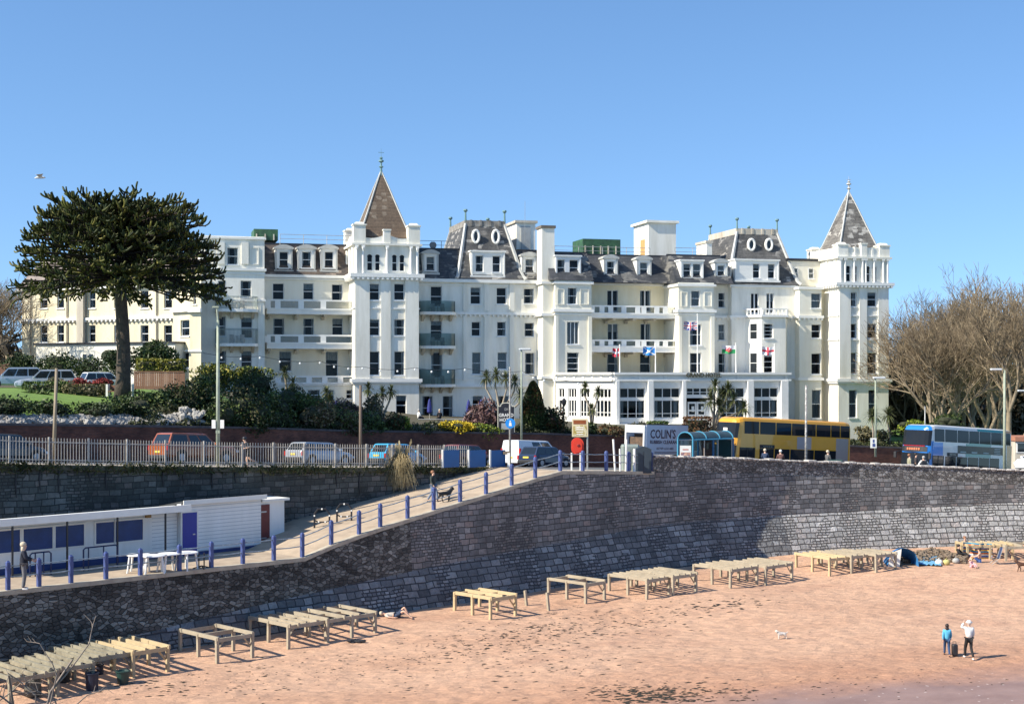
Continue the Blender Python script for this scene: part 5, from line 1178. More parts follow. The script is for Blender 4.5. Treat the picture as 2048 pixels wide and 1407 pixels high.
mass=[(375,450,752,810,0,('mid','dark'),'mid green shrub filling the gap below the golden hedge'),(470,545,800,860,0,('dark','mid'),'dark leafy shrub under the big rounded evergreen'),(545,610,775,830,0,('dark','olive'),'dark olive shrub beneath the first cordyline head'),(600,655,780,830,0,('mid','olive'),'green shrub between the two shaggy cordylines'),(660,735,835,866,0,('brown','mid'),'low brownish shrub at the foot of the bare wooden pole'),(405,475,790,858,101,('dark','mid'),'dark green thicket above the brick wall right of the rockery'),(445,540,785,858,102.5,('dark','olive'),'shadowy thicket with dry stems left of the brick pier'),(520,585,790,856,104,('dark','mid'),'green shrub beside the brick garden pier'),(540,640,765,835,108,('mid','dark'),'leafy shrub with spiky palm leaves in front of the terrace'),(590,660,805,860,104.5,('olive','brown'),'brownish olive shrub right of the brick pier'),(640,720,812,860,106,('olive','mid'),'loose olive shrub behind the bare wooden pole'),(655,715,795,830,109,('pink','olive'),'pinkish flowering shrub low on the terrace edge'),(700,770,818,862,107,('mid','dark'),'mid green shrub right of the bare wooden pole'),(720,770,795,850,112,('olive','grey'),'grey olive shrub behind the cordyline trunks'),(762,812,822,862,109,('dark','rust'),'dark rusty shrub left of the bright green bush'),(795,828,828,860,110,'bright','small bright yellow green bush on the terrace edge'),(822,880,842,866,110,('grey','mid'),'grey leaved low shrub left of the yellow forsythia'),(940,1002,845,869,111.5,('bright','mid'),'low bright green shrub at the foot of the hotel sign')]
for a,b,c,d,Y,k,l in mass: bush('garden_shrub',a,b,c,d+6,bwY((a+b)/2)+1.2+max(0,(858-d)*.12),k,l,group='garden shrubs above the brick wall',dens=1.3,lumps=14)
bush('forsythia_bush',876,944,836,866,bwY(910)+1.0,'yellow','bright yellow forsythia bush in full flower above the brick wall',dens=1.8,lumps=14)
bush('blossom_shrub',935,1000,802,862,112.5,'pink','hazy pink twiggy blossom shrub left of the hotel sign',dens=1.1,lumps=16,core=False,aspect=2.6,ls=.10)
def cone_tree(px0,px1,py0,py1,Y,kinds,label):
    x=(PX(px0,Y)+PX(px1,Y))/2; R=(PX(px1,Y)-PX(px0,Y))/2; z0,z1=ZP(py1,Y),ZP(py0,Y); H=z1-z0; root=empty('conical_conifer',(x,Y,z0),0,label,'tree'); rg=np.random.default_rng(4); n=7500
    t=rg.random(n)**.8; a=rg.random(n)*6.283; r=R*np.minimum(1,(1-t)*1.9)**.6*rg.uniform(.82,1.05,n)*(1+.08*np.sin(a*5+t*9)); c=np.stack([x+r*np.cos(a),Y+r*np.sin(a),z0+t*H],1)
    u=rg.normal(size=(n,3))*.5+np.stack([np.cos(a),np.sin(a),np.full(n,1.2)],1); u/=np.linalg.norm(u,axis=1,keepdims=True); v=np.cross(u,rg.normal(size=(n,3))); v/=np.linalg.norm(v,axis=1,keepdims=True); s=.11
    V=np.stack([c-u*s,c+v*s*.5,c+u*s,c-v*s*.5],1).reshape(-1,3); npmesh('crown',V,np.arange(n*4).reshape(-1,4),[LEAFS[k] for k in kinds],root,mi=((rg.random(n)<.3)&(t>.35)).astype(int))
    q=MB(); q.lathe(x,Y,[(R*.85,z0),(R*.88,z0+H*.3),(R*.7,z0+H*.65),(R*.25,z0+H*.93)],9); q.build('trunk',CORE,root)  # tapered dark filler painted as shade within the crown, closes gaps
cone_tree(1042,1090,762,870,114,('dark','rust'),'dark conical conifer with a rusty patch beside the street lamp')
bush('yew_mass',1076,1138,812,872,115,('dark','rust'),'broad dark yew mass right of the conical conifer','shrub',dens=1.3,lumps=16)
bush('clipped_yew',1148,1196,838,872,116,'dark','dark rounded yew behind the brown direction sign',dens=1.3)
H5='low hedges along the hotel terrace'
bush('terrace_hedge',1196,1246,848,874,117,('rust','olive'),'brownish rounded hedge right of the direction sign','hedge',H5)
bush('terrace_hedge',1253,1300,842,860,119,('grey','olive'),'grey green low hedge above the white lorry','hedge',H5)
bush('terrace_hedge',1296,1334,843,862,119.5,'mid','fresh green clipped box hedge above the lorry name board','hedge',H5,box=True,dep=1)
bush('terrace_hedge',1368,1420,834,864,120,'rust','dark red brown clipped hedge left of the yellow bus','hedge',H5,box=True,dep=1.1)
bush('garden_shrub',1712,1742,848,882,129,('olive','cream'),'dry grassy shrub between the yellow bus and the hotel lamp',group='shrubs by the right hand tower',aspect=2.2)
bush('garden_shrub',1738,1785,858,884,129,('olive','mid'),'rounded olive shrub under the two palms by the tower',group='shrubs by the right hand tower')
bush('garden_shrub',1792,1852,836,862,138,'bright','yellow green bush above the roof of the blue fronted bus',group='shrubs by the right hand tower')
bush('garden_shrub',1862,1925,828,862,136,'dark','dark green rounded bush above the middle of the second bus',group='shrubs by the right hand tower')
# far woodland mass behind the park
rg=np.random.default_rng(21); V=[]
cs=[]
for i in range(70):
    px=rg.uniform(1770,2200); Y=rg.uniform(175,230); top=rg.uniform(700,745) if px>1800 else rg.uniform(705,730); z1=ZP(top,Y); cs.append(leafcloud((PX(px,Y),Y,(4.6+z1)/2),(rg.uniform(3,6),3,(z1-4.6)/2*1.1),1500,.32,int(rg.integers(1e6)),8,aspect=1.6)[0])
for i in range(24):
    px=rg.uniform(-260,30); Y=rg.uniform(165,190); z1=ZP(rg.uniform(600,690),Y); cs.append(leafcloud((PX(px,Y),Y,(11+z1)/2),(rg.uniform(3,5),3,(z1-11)/2),900,.3,int(rg.integers(1e6)),8,aspect=1.8)[0])
V=np.vstack(cs); tag(npmesh('woodland',V,np.arange(len(V)).reshape(-1,4),leafmat('far_wood_twig',(.08,.065,.04),(.17,.135,.08),(.27,.21,.13))),kind='stuff')
# ---- cordyline palms
BLADE=leafmat('cordyline_blade',(.07,.09,.03),(.16,.18,.07),(.30,.28,.13),.5); PTR=mat('pale_palm_trunk',(.42,.36,.27),.9,sc=4,col2=(.25,.2,.15),bmp=.6,bsc=10)
def palm(base,heads,Y,label,g=None,r=.9,nb=110,skirt=False):
    bx,by_=base; z0=ZP(by_,Y); x0=PX(bx,Y); root=empty('cordyline_palm',(x0,Y,z0),0,label,'palm tree',g); rr=random.Random(bx); mb=MB(); V=[];Fc=[]
    fork=None
    for i,(hx,hy) in enumerate(heads):
        X,Z=PX(hx,Y),ZP(hy,Y); yy=Y+rr.uniform(-.5,.5); zf=z0+(Z-z0)*.45
        mb.tube([(x0+rr.uniform(-.05,.05),Y,z0-.4),(x0+(X-x0)*.35,Y+(yy-Y)*.4,zf),(X+rr.uniform(-.08,.08),yy,Z-(Z-zf)*.35),(X,yy,Z)],[.13,.09,.07,.06],7)
        for k in range(nb):
            a=rr.random()*6.283; el=rr.uniform(-.9,1.45); L=r*rr.uniform(.75,1.15)*(.85 if el<0 else 1); d=Vector((math.cos(a)*math.cos(el),math.sin(a)*math.cos(el),math.sin(el))); sd=d.cross(Vector((0,0,1))); sd=sd.normalized() if sd.length>.01 else Vector((1,0,0)); w=.03
            p0=Vector((X,yy,Z)); p1=p0+d*L*.55; p2=p0+d*L-Vector((0,0,L*.28)); b=len(V); V+=[p0-sd*w*.7,p0+sd*w*.7,p1+sd*w,p1-sd*w,p2+sd*.008,p2-sd*.008]; Fc+=[(b,b+1,b+2,b+3),(b+3,b+2,b+4,b+5)]
    mb.build('trunk',PTR,root,smooth=True); npmesh('crown',[tuple(v) for v in V],Fc,BLADE,root)
GP='cordyline palms in the hotel garden'
palm((575,800),[(570,745),(588,765)],110,'cordyline palm rising out of the shrubs below the hotel end block',GP)
palm((655,835),[(652,785),(660,800)],110,'shaggy cordyline palm left of the bare wooden pole',GP)
palm((762,858),[(735,778),(765,785),(782,782),(752,800)],110,'cluster of cordyline palms under the left tower',GP,.85)
palm((1000,858),[(973,755),(992,750),(1012,756),(1030,763),(1040,790)],113,'tall many headed cordyline behind the hotel sign',GP,.95)
palm((1184,845),[(1170,775),(1196,783),(1184,818)],118,'thin cordyline in front of the sunlit porch flank',GP,.85)
palm((1428,850),[(1430,772),(1447,790),(1420,800),(1466,800),(1486,815),(1438,812),(1455,778)],121,'bushy cordyline group left of the yellow bus roof',GP,1.15,130)
palm((1747,886),[(1745,832)],128,'short stout palm with one round head behind the right street lamp',GP,1.25,150)
palm((1779,886),[(1776,830)],130,'palm leaning beside the hotel corner nearest the second bus',GP,1.2,150)
# ---- pampas grass, weeds on the wall, timber fence, bench, rockery
def pampas():
    px=800; k=(px-1024)/F; Y=(FY0-FS*FX0)/(1-FS*k)-.2; x=k*Y; z=fz(px)-.3; root=empty('pampas_grass',(x,Y,z),0,'straw coloured pampas grass clump hanging over the retaining wall','grass clump'); rr=random.Random(3); V=[];Fc=[];M_=[]
    for i in range(1500):
        a=rr.random()*6.28; L=rr.uniform(.7,1.25); sp=rr.uniform(.15,.85); dz=rr.uniform(.3,1.2); p0=Vector((x+rr.gauss(0,.16),Y+rr.gauss(0,.1),z+rr.uniform(-.1,.25))); p1=p0+Vector((math.cos(a)*sp*.5*L,math.sin(a)*sp*.4*L-.05,dz*.7*L)); p2=p1+Vector((math.cos(a)*sp*.55*L,-abs(math.sin(a))*sp*.4*L,-rr.uniform(.3,1.4)*L)); sd=Vector((1,.3,0))*.012; b=len(V)
        V+=[p0-sd,p0+sd,p1+sd,p1-sd,p2+sd*.4,p2-sd*.4]; Fc+=[(b,b+1,b+2,b+3),(b+3,b+2,b+4,b+5)]
    for i in range(24):
        X=x+rr.gauss(0,.35); p0=Vector((x+rr.gauss(0,.15),Y,z)); p1=Vector((X,Y,z+rr.uniform(.9,1.7))); b=len(V)
        for q in range(5):
            t=.6+q*.1; c=p0.lerp(p1,t); sd=Vector((rr.uniform(.03,.06),rr.uniform(-.03,.03),0)); V+=[c-sd,c+sd,c+Vector((.02,0,.25)),c+Vector((-.02,0,.25))]; Fc.append((b,b+1,b+2,b+3)); b+=4
        sd=Vector((.012,0,0)); V+=[p0-sd,p0+sd,p1+sd,p1-sd]; Fc.append((b,b+1,b+2,b+3))
    npmesh('blades',[tuple(v) for v in V],Fc,leafmat('straw_blade',(.26,.20,.10),(.42,.33,.18),(.55,.46,.28)),root)
pampas()
rg=np.random.default_rng(8); V=[]
for a,b in zip(RW,RW[1:]):
    d=math.hypot(b[0]-a[0],b[1]-a[1]); n=int(d*170)
    t=rg.random(n); cl=.5+.5*np.sin(t*d*1.3+a[0])*np.sin(t*d*.47+1); keep=rg.random(n)<(.3+.7*cl); t=t[keep]; n=len(t)
    p=np.stack([a[0]+(b[0]-a[0])*t,a[1]+(b[1]-a[1])*t-rg.uniform(-.1,.35,n),a[2]+(b[2]-a[2])*t+rg.normal(-.05,.13,n)-.05],1); s=rg.uniform(.05,.13,n)[:,None]
    u=rg.normal(size=(n,3)); u[:,2]+=.8; u/=np.linalg.norm(u,axis=1,keepdims=True); v=np.cross(u,rg.normal(size=(n,3))); v/=np.linalg.norm(v,axis=1,keepdims=True)
    V.append(np.stack([p-u*s*1.5,p+v*s*.4,p+u*s*1.5,p-v*s*.4],1).reshape(-1,3))
V=np.vstack(V); tag(npmesh('wall_top_weeds',V,np.arange(len(V)).reshape(-1,4),leafmat('weed_leaf',(.05,.07,.02),(.11,.11,.04),(.22,.18,.09))),kind='stuff')
rg=np.random.default_rng(18); V=[]
for a,b in zip(sub,sub[1:]):
    if not(-24<a[0]<40): continue
    d=math.hypot(b[0]-a[0],b[1]-a[1]); n=int(d*620); t=rg.random(n); q=rg.random(n)**1.3*6.5; X_=a[0]+(b[0]-a[0])*t-.25*q; Y_=a[1]+(b[1]-a[1])*t+.35+.97*q
    z=np.array([gdz(x,y) for x,y in zip(X_,Y_)])+rg.random(n)*(.35+.5*np.abs(np.sin(X_*1.3)*np.sin(Y_*.9+1)))
    p=np.stack([X_,Y_,z],1); s=rg.uniform(.07,.15,n)[:,None]; u=rg.normal(size=(n,3)); u[:,2]+=.5; u/=np.linalg.norm(u,axis=1,keepdims=True); v=np.cross(u,rg.normal(size=(n,3))); v/=np.linalg.norm(v,axis=1,keepdims=True)
    V.append(np.stack([p-u*s,p+v*s*.5,p+u*s,p-v*s*.5],1).reshape(-1,3))
V=np.vstack(V); tag(npmesh('ground_cover',V,np.arange(len(V)).reshape(-1,4),leafmat('ground_cover_leaf',(.025,.04,.015),(.07,.08,.03),(.15,.14,.06))),kind='stuff')
TIMB=mat('brown_timber',(.26,.13,.08),.8,sc=3,col2=(.18,.09,.06),bmp=.4,bsc=12)
def wfence(px0,px1,py0,py1,Y,label):
    x0,x1=PX(px0,Y),PX(px1,Y); z0,z1=ZP(py1,Y),ZP(py0,Y); r=empty('timber_fence',((x0+x1)/2,Y,z0),0,label,'fence'); mb=MB(); x=x0
    while x<x1: mb.box(x,x+.13,Y,Y+.03+.02*math.sin(x*9),z0-.3,z1); x+=.145
    mb.build('boards',TIMB,r); q=MB(); q.box(x0,x1,Y-.04,Y+.07,z1+.003,z1+.08); q.build('top_rail',TIMB,r)
wfence(268,368,744,770,109,'red brown timber board fence below the trimmed hedges'); wfence(-90,25,730,748,121,'reddish timber fence at the left edge behind the parked cars')
b_=empty('garden_bench',(PX(250,99.5),99.5,ZP(790,99.5)),0,'white ended garden bench beside the monkey puzzle trunk','bench'); mb=MB(); Yb=99.5
for px in (214,262): x=PX(px,Yb); mb.box(x,x+.14,Yb-.3,Yb+.3,ZP(792,Yb),ZP(768,Yb))
mb.build('end_post',TRIM,b_); mb=MB(); mb.box(PX(214,Yb)+.15,PX(262,Yb)-.01,Yb-.3,Yb+.2,ZP(783,Yb),ZP(781,Yb)); mb.box(PX(214,Yb)+.15,PX(262,Yb)-.01,Yb+.2,Yb+.26,ZP(779,Yb),ZP(770,Yb)); mb.build('seat',TIMB,b_)
mb=MB(); rr=random.Random(12); 
for i in range(420):
    px=rr.uniform(-60,408); t=rr.random(); Y=bwY(px)+.7+t*2.0; py=849-t*15-rr.uniform(0,3); 
    if px>360: py-=rr.uniform(0,18)
    x,z=PX(px,Y),ZP(py,Y); s=rr.uniform(.14,.30)
    b_0=len(mb.v); mb.ell((x,Y,z),(s*rr.uniform(.8,1.3),s,s*rr.uniform(.7,1.1)),7,5)
    for k in range(b_0,len(mb.v)): vx=mb.v[k]; mb.v[k]=(vx[0]+rr.gauss(0,s*.16),vx[1]+rr.gauss(0,s*.16),vx[2]+rr.gauss(0,s*.16))
rk=mb.build('rockery_wall',mat('white_limestone',(.40,.38,.34),.9,sc=2,col2=(.20,.19,.18),bmp=1,bsc=5)); tag(rk,'bank of rough white limestone rocks above the brick wall','rockery','',kind='thing')
# brick garden pier
mb=MB(); Y=101; mb.box(PX(578,Y),PX(598,Y),Y,Y+.6,ZP(860,Y),ZP(822,Y)); tag(mb.build('brick_pier',mat('pier_brick',(.30,.19,.13),.9,sc=6,col2=(.18,.10,.07),bmp=.6,bsc=12)),'short weathered brick pier among the dark shrubs','pier')
# ---- foreground bare shrub
FB=mat('pale_twig',(.30,.24,.19),.85,sc=8,col2=(.14,.11,.10))
def fgshrub():
    rr=random.Random(31); Y=11.5; root=empty('bare_foreground_shrub',(-4.3,Y,9.3),0,'leafless grey brown shrub close to the viewer in the bottom corner','shrub'); seg=[]
    def g(p,d,L,r,l):
        q=p; n=3
        for i in range(n):
            d=(d+Vector((rr.gauss(0,.16),rr.gauss(0,.1),rr.gauss(0,.1)))).normalized(); e=q+d*L/n; seg.append((q,e,r*(1-.12*i),r*(1-.12*(i+1)))); q=e
            if l<4 and rr.random()<.75: a=rr.choice((-1,1))*rr.uniform(.5,1.0); nd=Vector((d.x*math.cos(a)-d.z*math.sin(a),d.y+rr.gauss(0,.3),d.x*math.sin(a)+d.z*math.cos(a))).normalized(); g(q,nd,L*rr.uniform(.32,.55),r*.6,l+1)
        return
    for px,tx,ty,r in ((60,200,1205,.016),(30,62,1250,.017),(20,18,1330,.016),(90,60,1290,.013),(120,160,1300,.012),(-30,5,1250,.016),(180,215,1375,.008),(150,185,1330,.009),(80,110,1240,.011),(10,90,1330,.012),(40,30,1380,.01)):
        a=P(px,1530,Y+rr.uniform(-.4,.4)); b=P(tx,ty+40,Y+rr.uniform(-.6,.6)); g(a,(b-a).normalized(),(b-a).length*.70,r*.8,1)
    V,Fc=tubes_np(seg,5); npmesh('stems',V,Fc,FB,root,smooth=True)
fgshrub()
# ================= vehicles
def paint(n,c,rough=.3,metal=0): return mat(n,c,rough,var=.04,sc=1,coat=.6,metal=metal)
PLATE=mat('yellow_plate',(.75,.55,.08),.5,var=.02); TAILR=mat('red_lamp_lens',(.45,.02,.02),.2,var=.05,coat=.5); HEADL=mat('clear_lamp_lens',(.6,.62,.65),.1,var=.05,coat=.5)
DGL=mat('vehicle_window',(.015,.02,.025),.05,var=.05,spec=.8); UND=mat('black_plastic',(.02,.02,.022),.6,var=.1)
def wheel(x,y,r,parent,sgn,w=.2):
    m=MB(); m.tube([(x,y-w/2,r),(x,y-w/2+.03,r),(x,y+w/2-.03,r),(x,y+w/2,r)],[r*.94,r,r,r*.94],18); o=m.build('wheel',RUBBER,parent,smooth=False)
    d=MB(); yy=y+sgn*(w/2+.005); d.tube([(x,yy-.02*sgn,r),(x,yy+.008*sgn,r)],[r*.62,r*.58],14); d.build('rim',RIM,o)
    s=MB()
    for k in range(5): a=k*1.2566; s.tube([(x+r*.1*math.cos(a),yy+.012*sgn,r+r*.1*math.sin(a)),(x+r*.56*math.cos(a+.25),yy+.012*sgn,r+r*.56*math.sin(a+.25))],.035,4)
    return o
def car(name,L,W_,H,col,prof,gh,wb,wr_=.32,label='',cat='car',loc=(0,0),hd=48,z=None,group=None,roofcol=None,rails=False,glassr=True,barn=False,gp=None):
    """prof: stations (x frac from rear 0..1, z_low, z_belt, half width frac); gh: (xr_b,xr_t,xf_t,xf_b) fractions, wb: (rear axle,front axle)"""
    root=empty(name,(0,0,0),0,label,cat,group); w=W_/2; X=lambda f:(f-.5)*L
    b=MB(); rings=[]
    for f,zl,zb,k in prof:
        ww=w*k; rings.append([(X(f),-ww*.9,zl),(X(f),-ww,zl+.14),(X(f),-ww,zb-.22),(X(f),-ww*.95,zb-.05),(X(f),-ww*.85,zb),(X(f),ww*.85,zb),(X(f),ww*.95,zb-.05),(X(f),ww,zb-.22),(X(f),ww,zl+.14),(X(f),ww*.9,zl)])
    b.loft(rings)
    zb=lambda f:interp(f,[p[0] for p in prof],[p[2] for p in prof])
    rb,rt,ft,fb=gh; wt=w*.78
    def R(f,z,ww): return [(X(f),-ww,z),(X(f),ww,z)]
    zr,zf=zb(rb)-.03,zb(fb)-.03; wbt=w*.93
    g=[(X(rb),-wbt,zr),(X(fb),-wbt,zf),(X(fb),wbt,zf),(X(rb),wbt,zr),(X(rt),-wt,H-.04),(X(ft),-wt,H-.05),(X(ft),wt,H-.05),(X(rt),wt,H-.04),(X(rt)+.12,-wt*.86,H),(X(ft)-.2,-wt*.86,H-.01),(X(ft)-.2,wt*.86,H-.01),(X(rt)+.12,wt*.86,H)]
    b.add(g,[(0,1,5,4),(1,2,6,5),(2,3,7,6),(3,0,4,7),(4,5,9,8),(5,6,10,9),(6,7,11,10),(7,4,8,11),(8,9,10,11)])
    body=b.build('body',col,root)
    def q(A,B,C,D,u0,u1,v0,v1,o=.012):  # quad A(bl)B(br)C(tr)D(tl) bilinear
        A,B,C,D=map(Vector,(A,B,C,D)); n=(B-A).cross(D-A).normalized()*o
        f=lambda u,v:(A.lerp(B,u)).lerp(D.lerp(C,u),v)+n
        return [f(u0,v0),f(u1,v0),f(u1,v1),f(u0,v1)]
    m=MB(); m.add(q(g[1],g[2],g[6],g[5],.05,.95,.08,.93),[(0,1,2,3)]); m.build('windscreen',DGL,root)
    if glassr: m=MB(); m.add(q(g[3],g[0],g[4],g[7],.08,.92,.12,.9),[(0,1,2,3)]); m.build('rear_window',DGL,root)
    for A,B,C,D in ((g[0],g[1],g[5],g[4]),(g[2],g[3],g[7],g[6])):
        m=MB(); sp=(.03,.33,.36,.64,.67,.95) if not gp else gp
        if A is g[2]: sp=[1-s for s in sp][::-1]
        for i in range(0,len(sp),2): m.add(q(A,B,C,D,sp[i],sp[i+1],.1,.88),[(0,1,2,3)])
        build_each(m,'side_window',DGL,root,tol=0)
    for fx in wb:
        for sg in (-1,1):
            a=MB(); yy=sg*(w+.004); a.tube([(X(fx),yy-.06*sg,wr_+.02),(X(fx),yy,wr_+.02)],[wr_*1.16]*2,18); a.build('wheel_arch',UND,body)
            wheel(X(fx),sg*(w-.08),wr_,root,sg)
    for sg in (-1,1):
        z0=zb(.02)-.05; m=MB(); m.box(X(0)-.015,X(0)+.1,sg*w*.93-.12,sg*w*.93+.02,z0-.28 if not barn else .95,z0 if not barn else 1.35); m.build('tail_light',TAILR,root)
        z1=zb(.98); m=MB(); m.box(X(1)-.2,X(1)-.03,sg*w*.78-.16,sg*w*.78+.1,z1-.22,z1-.08); m.build('headlight',HEADL,root)
        m=MB(); xm=X(fb)-.25; m.rbox(xm-.1,xm+.08,sg*(w+.02) if sg>0 else sg*(w+.2),sg*(w+.2) if sg>0 else sg*(w+.02),zb(fb)+.02,zb(fb)+.17,.03); m.build('wing_mirror',col,root)
    m=MB(); m.box(X(0)-.03,X(0)-.002,-.26,.26,.62,.74); m.build('number_plate',PLATE,root)
    m=MB(); m.rbox(X(0)-.07,X(0)+.14,-w*.9,w*.9,.28,.5,.04); m.build('bumper',UND if not barn else col,root)
    if rails:
        for sg in (-1,1): m=MB(); m.tube([(X(rt)+.1,sg*wt*.9,H),(X(rt)+.25,sg*wt*.9,H+.06),(X(ft)-.4,sg*wt*.9,H+.06),(X(ft)-.25,sg*wt*.9,H)],.018,5); m.build('roof_rail',UND,root)
    h=rad(hd); zz=rz(*loc) if z is None else z
    root.location=(loc[0],loc[1],zz)
    if z is None: root.rotation_euler=(math.atan((PLX*-math.sin(h)+PLY*math.cos(h))),-math.atan(PLX*math.cos(h)+PLY*math.sin(h)),h)
    else: root.rotation_euler=(0,0,h)
    return root
HATCH=[(0,.3,.80,.86),(.02,.26,.86,.93),(.12,.22,.92,1),(.5,.2,.92,1),(.72,.22,.93,1),(.9,.24,.82,.96),(.97,.26,.72,.85),(1,.32,.6,.72)]
EST=[(0,.3,.84,.88),(.015,.26,.92,.95),(.12,.22,.95,1),(.5,.2,.93,1),(.7,.22,.93,1),(.9,.24,.82,.96),(.97,.26,.72,.86),(1,.32,.6,.74)]
SUVP=[(0,.42,1.05,.92),(.015,.38,1.1,.97),(.12,.36,1.12,1),(.5,.36,1.1,1),(.7,.36,1.1,1),(.93,.4,1.02,.97),(.985,.42,.92,.9),(1,.48,.8,.8)]
def at(px,Y): return (PX(px,Y),Y)
ORG=paint('burnt_orange_paint',(.32,.08,.022)); SILV=paint('silver_paint',(.42,.45,.50),.28,.3); WHT=paint('white_car_paint',(.75,.76,.78)); CYAN=paint('light_blue_paint',(.05,.36,.60)); MAR=paint('maroon_paint',(.16,.03,.03)); NAVY=paint('dark_navy_paint',(.02,.035,.075)); DGR=paint('charcoal_paint',(.05,.055,.065)); PBL=paint('pale_blue_silver_paint',(.35,.42,.52),.3,.3)
p=car('pickup_truck',5.3,1.86,1.80,ORG,SUVP,(.03,.09,.55,.70),(.2,.81),.38,'burnt orange pickup with canopy parked behind the railings','pickup',at(388,84.5),50,rails=True,gp=(.04,.40,.46,.68,.71,.95))
car('estate_car',4.65,1.8,1.47,SILV,EST,(.02,.10,.60,.75),(.19,.80),.32,'silver estate car parked on the road left of the bare wooden pole','car',at(640,93.5),49,rails=True)
car('hatchback_car',4.0,1.75,1.5,CYAN,HATCH,(.03,.12,.60,.78),(.18,.81),.31,'bright light blue hatchback behind the pampas grass','car',at(795,98),48)
car('hatchback_car',4.1,1.76,1.55,MAR,HATCH,(.03,.12,.60,.78),(.18,.81),.31,'dark maroon car almost hidden behind the blue panels','car',at(935,103),47)
van=car('panel_van',5.1,1.95,1.98,WHT,[(0,.35,1.1,.95),(.01,.32,1.14,.98),(.1,.3,1.16,1),(.62,.3,1.16,1),(.78,.3,1.16,1),(.93,.3,1.02,.97),(.985,.33,.85,.9),(1,.4,.7,.82)],(.0,.015,.66,.84),(.19,.80),.34,'white panel van parked beyond the top of the ramp','van',at(1066,107),47,glassr=False,barn=True,gp=(.42,.66,.70,.95))
car('hatchback_car',4.05,1.74,1.46,NAVY,HATCH,(.03,.12,.60,.78),(.18,.81),.31,'dark navy hatchback in front of the white van','car',at(1090,101),47)
car('hatchback_car',4.2,1.78,1.5,DGR,HATCH,(.03,.12,.60,.78),(.18,.81),.31,'charcoal car behind the railings at the left edge','car',at(10,76),52)
car('parked_car',4.5,1.8,1.62,PBL,EST,(.02,.10,.60,.75),(.19,.80),.33,'pale silver blue car at the far left of the hotel car park','car',at(28,112),200,z=12.0,group='cars in the hotel car park')
car('parked_car',4.6,1.8,1.58,SILV,EST,(.02,.10,.60,.75),(.19,.80),.33,'silver blue estate second from the left in the hotel car park','car',at(92,109),200,z=11.85,group='cars in the hotel car park')
car('parked_car',3.8,1.7,1.5,WHT,HATCH,(.03,.12,.60,.78),(.18,.81),.31,'small white hatchback half hidden by red flowers','car',at(207,113),35,z=11.75,group='cars in the hotel car park')
car('small_van',4.2,1.8,1.8,WHT,[(0,.35,1.0,.95),(.01,.32,1.1,.98),(.1,.3,1.12,1),(.62,.3,1.12,1),(.78,.3,1.12,1),(.93,.3,1.02,.97),(.985,.33,.85,.9),(1,.4,.7,.82)],(.0,.015,.66,.84),(.19,.80),.34,'white van bonnet showing at the right edge by the second bus','van',at(2088,106),200)
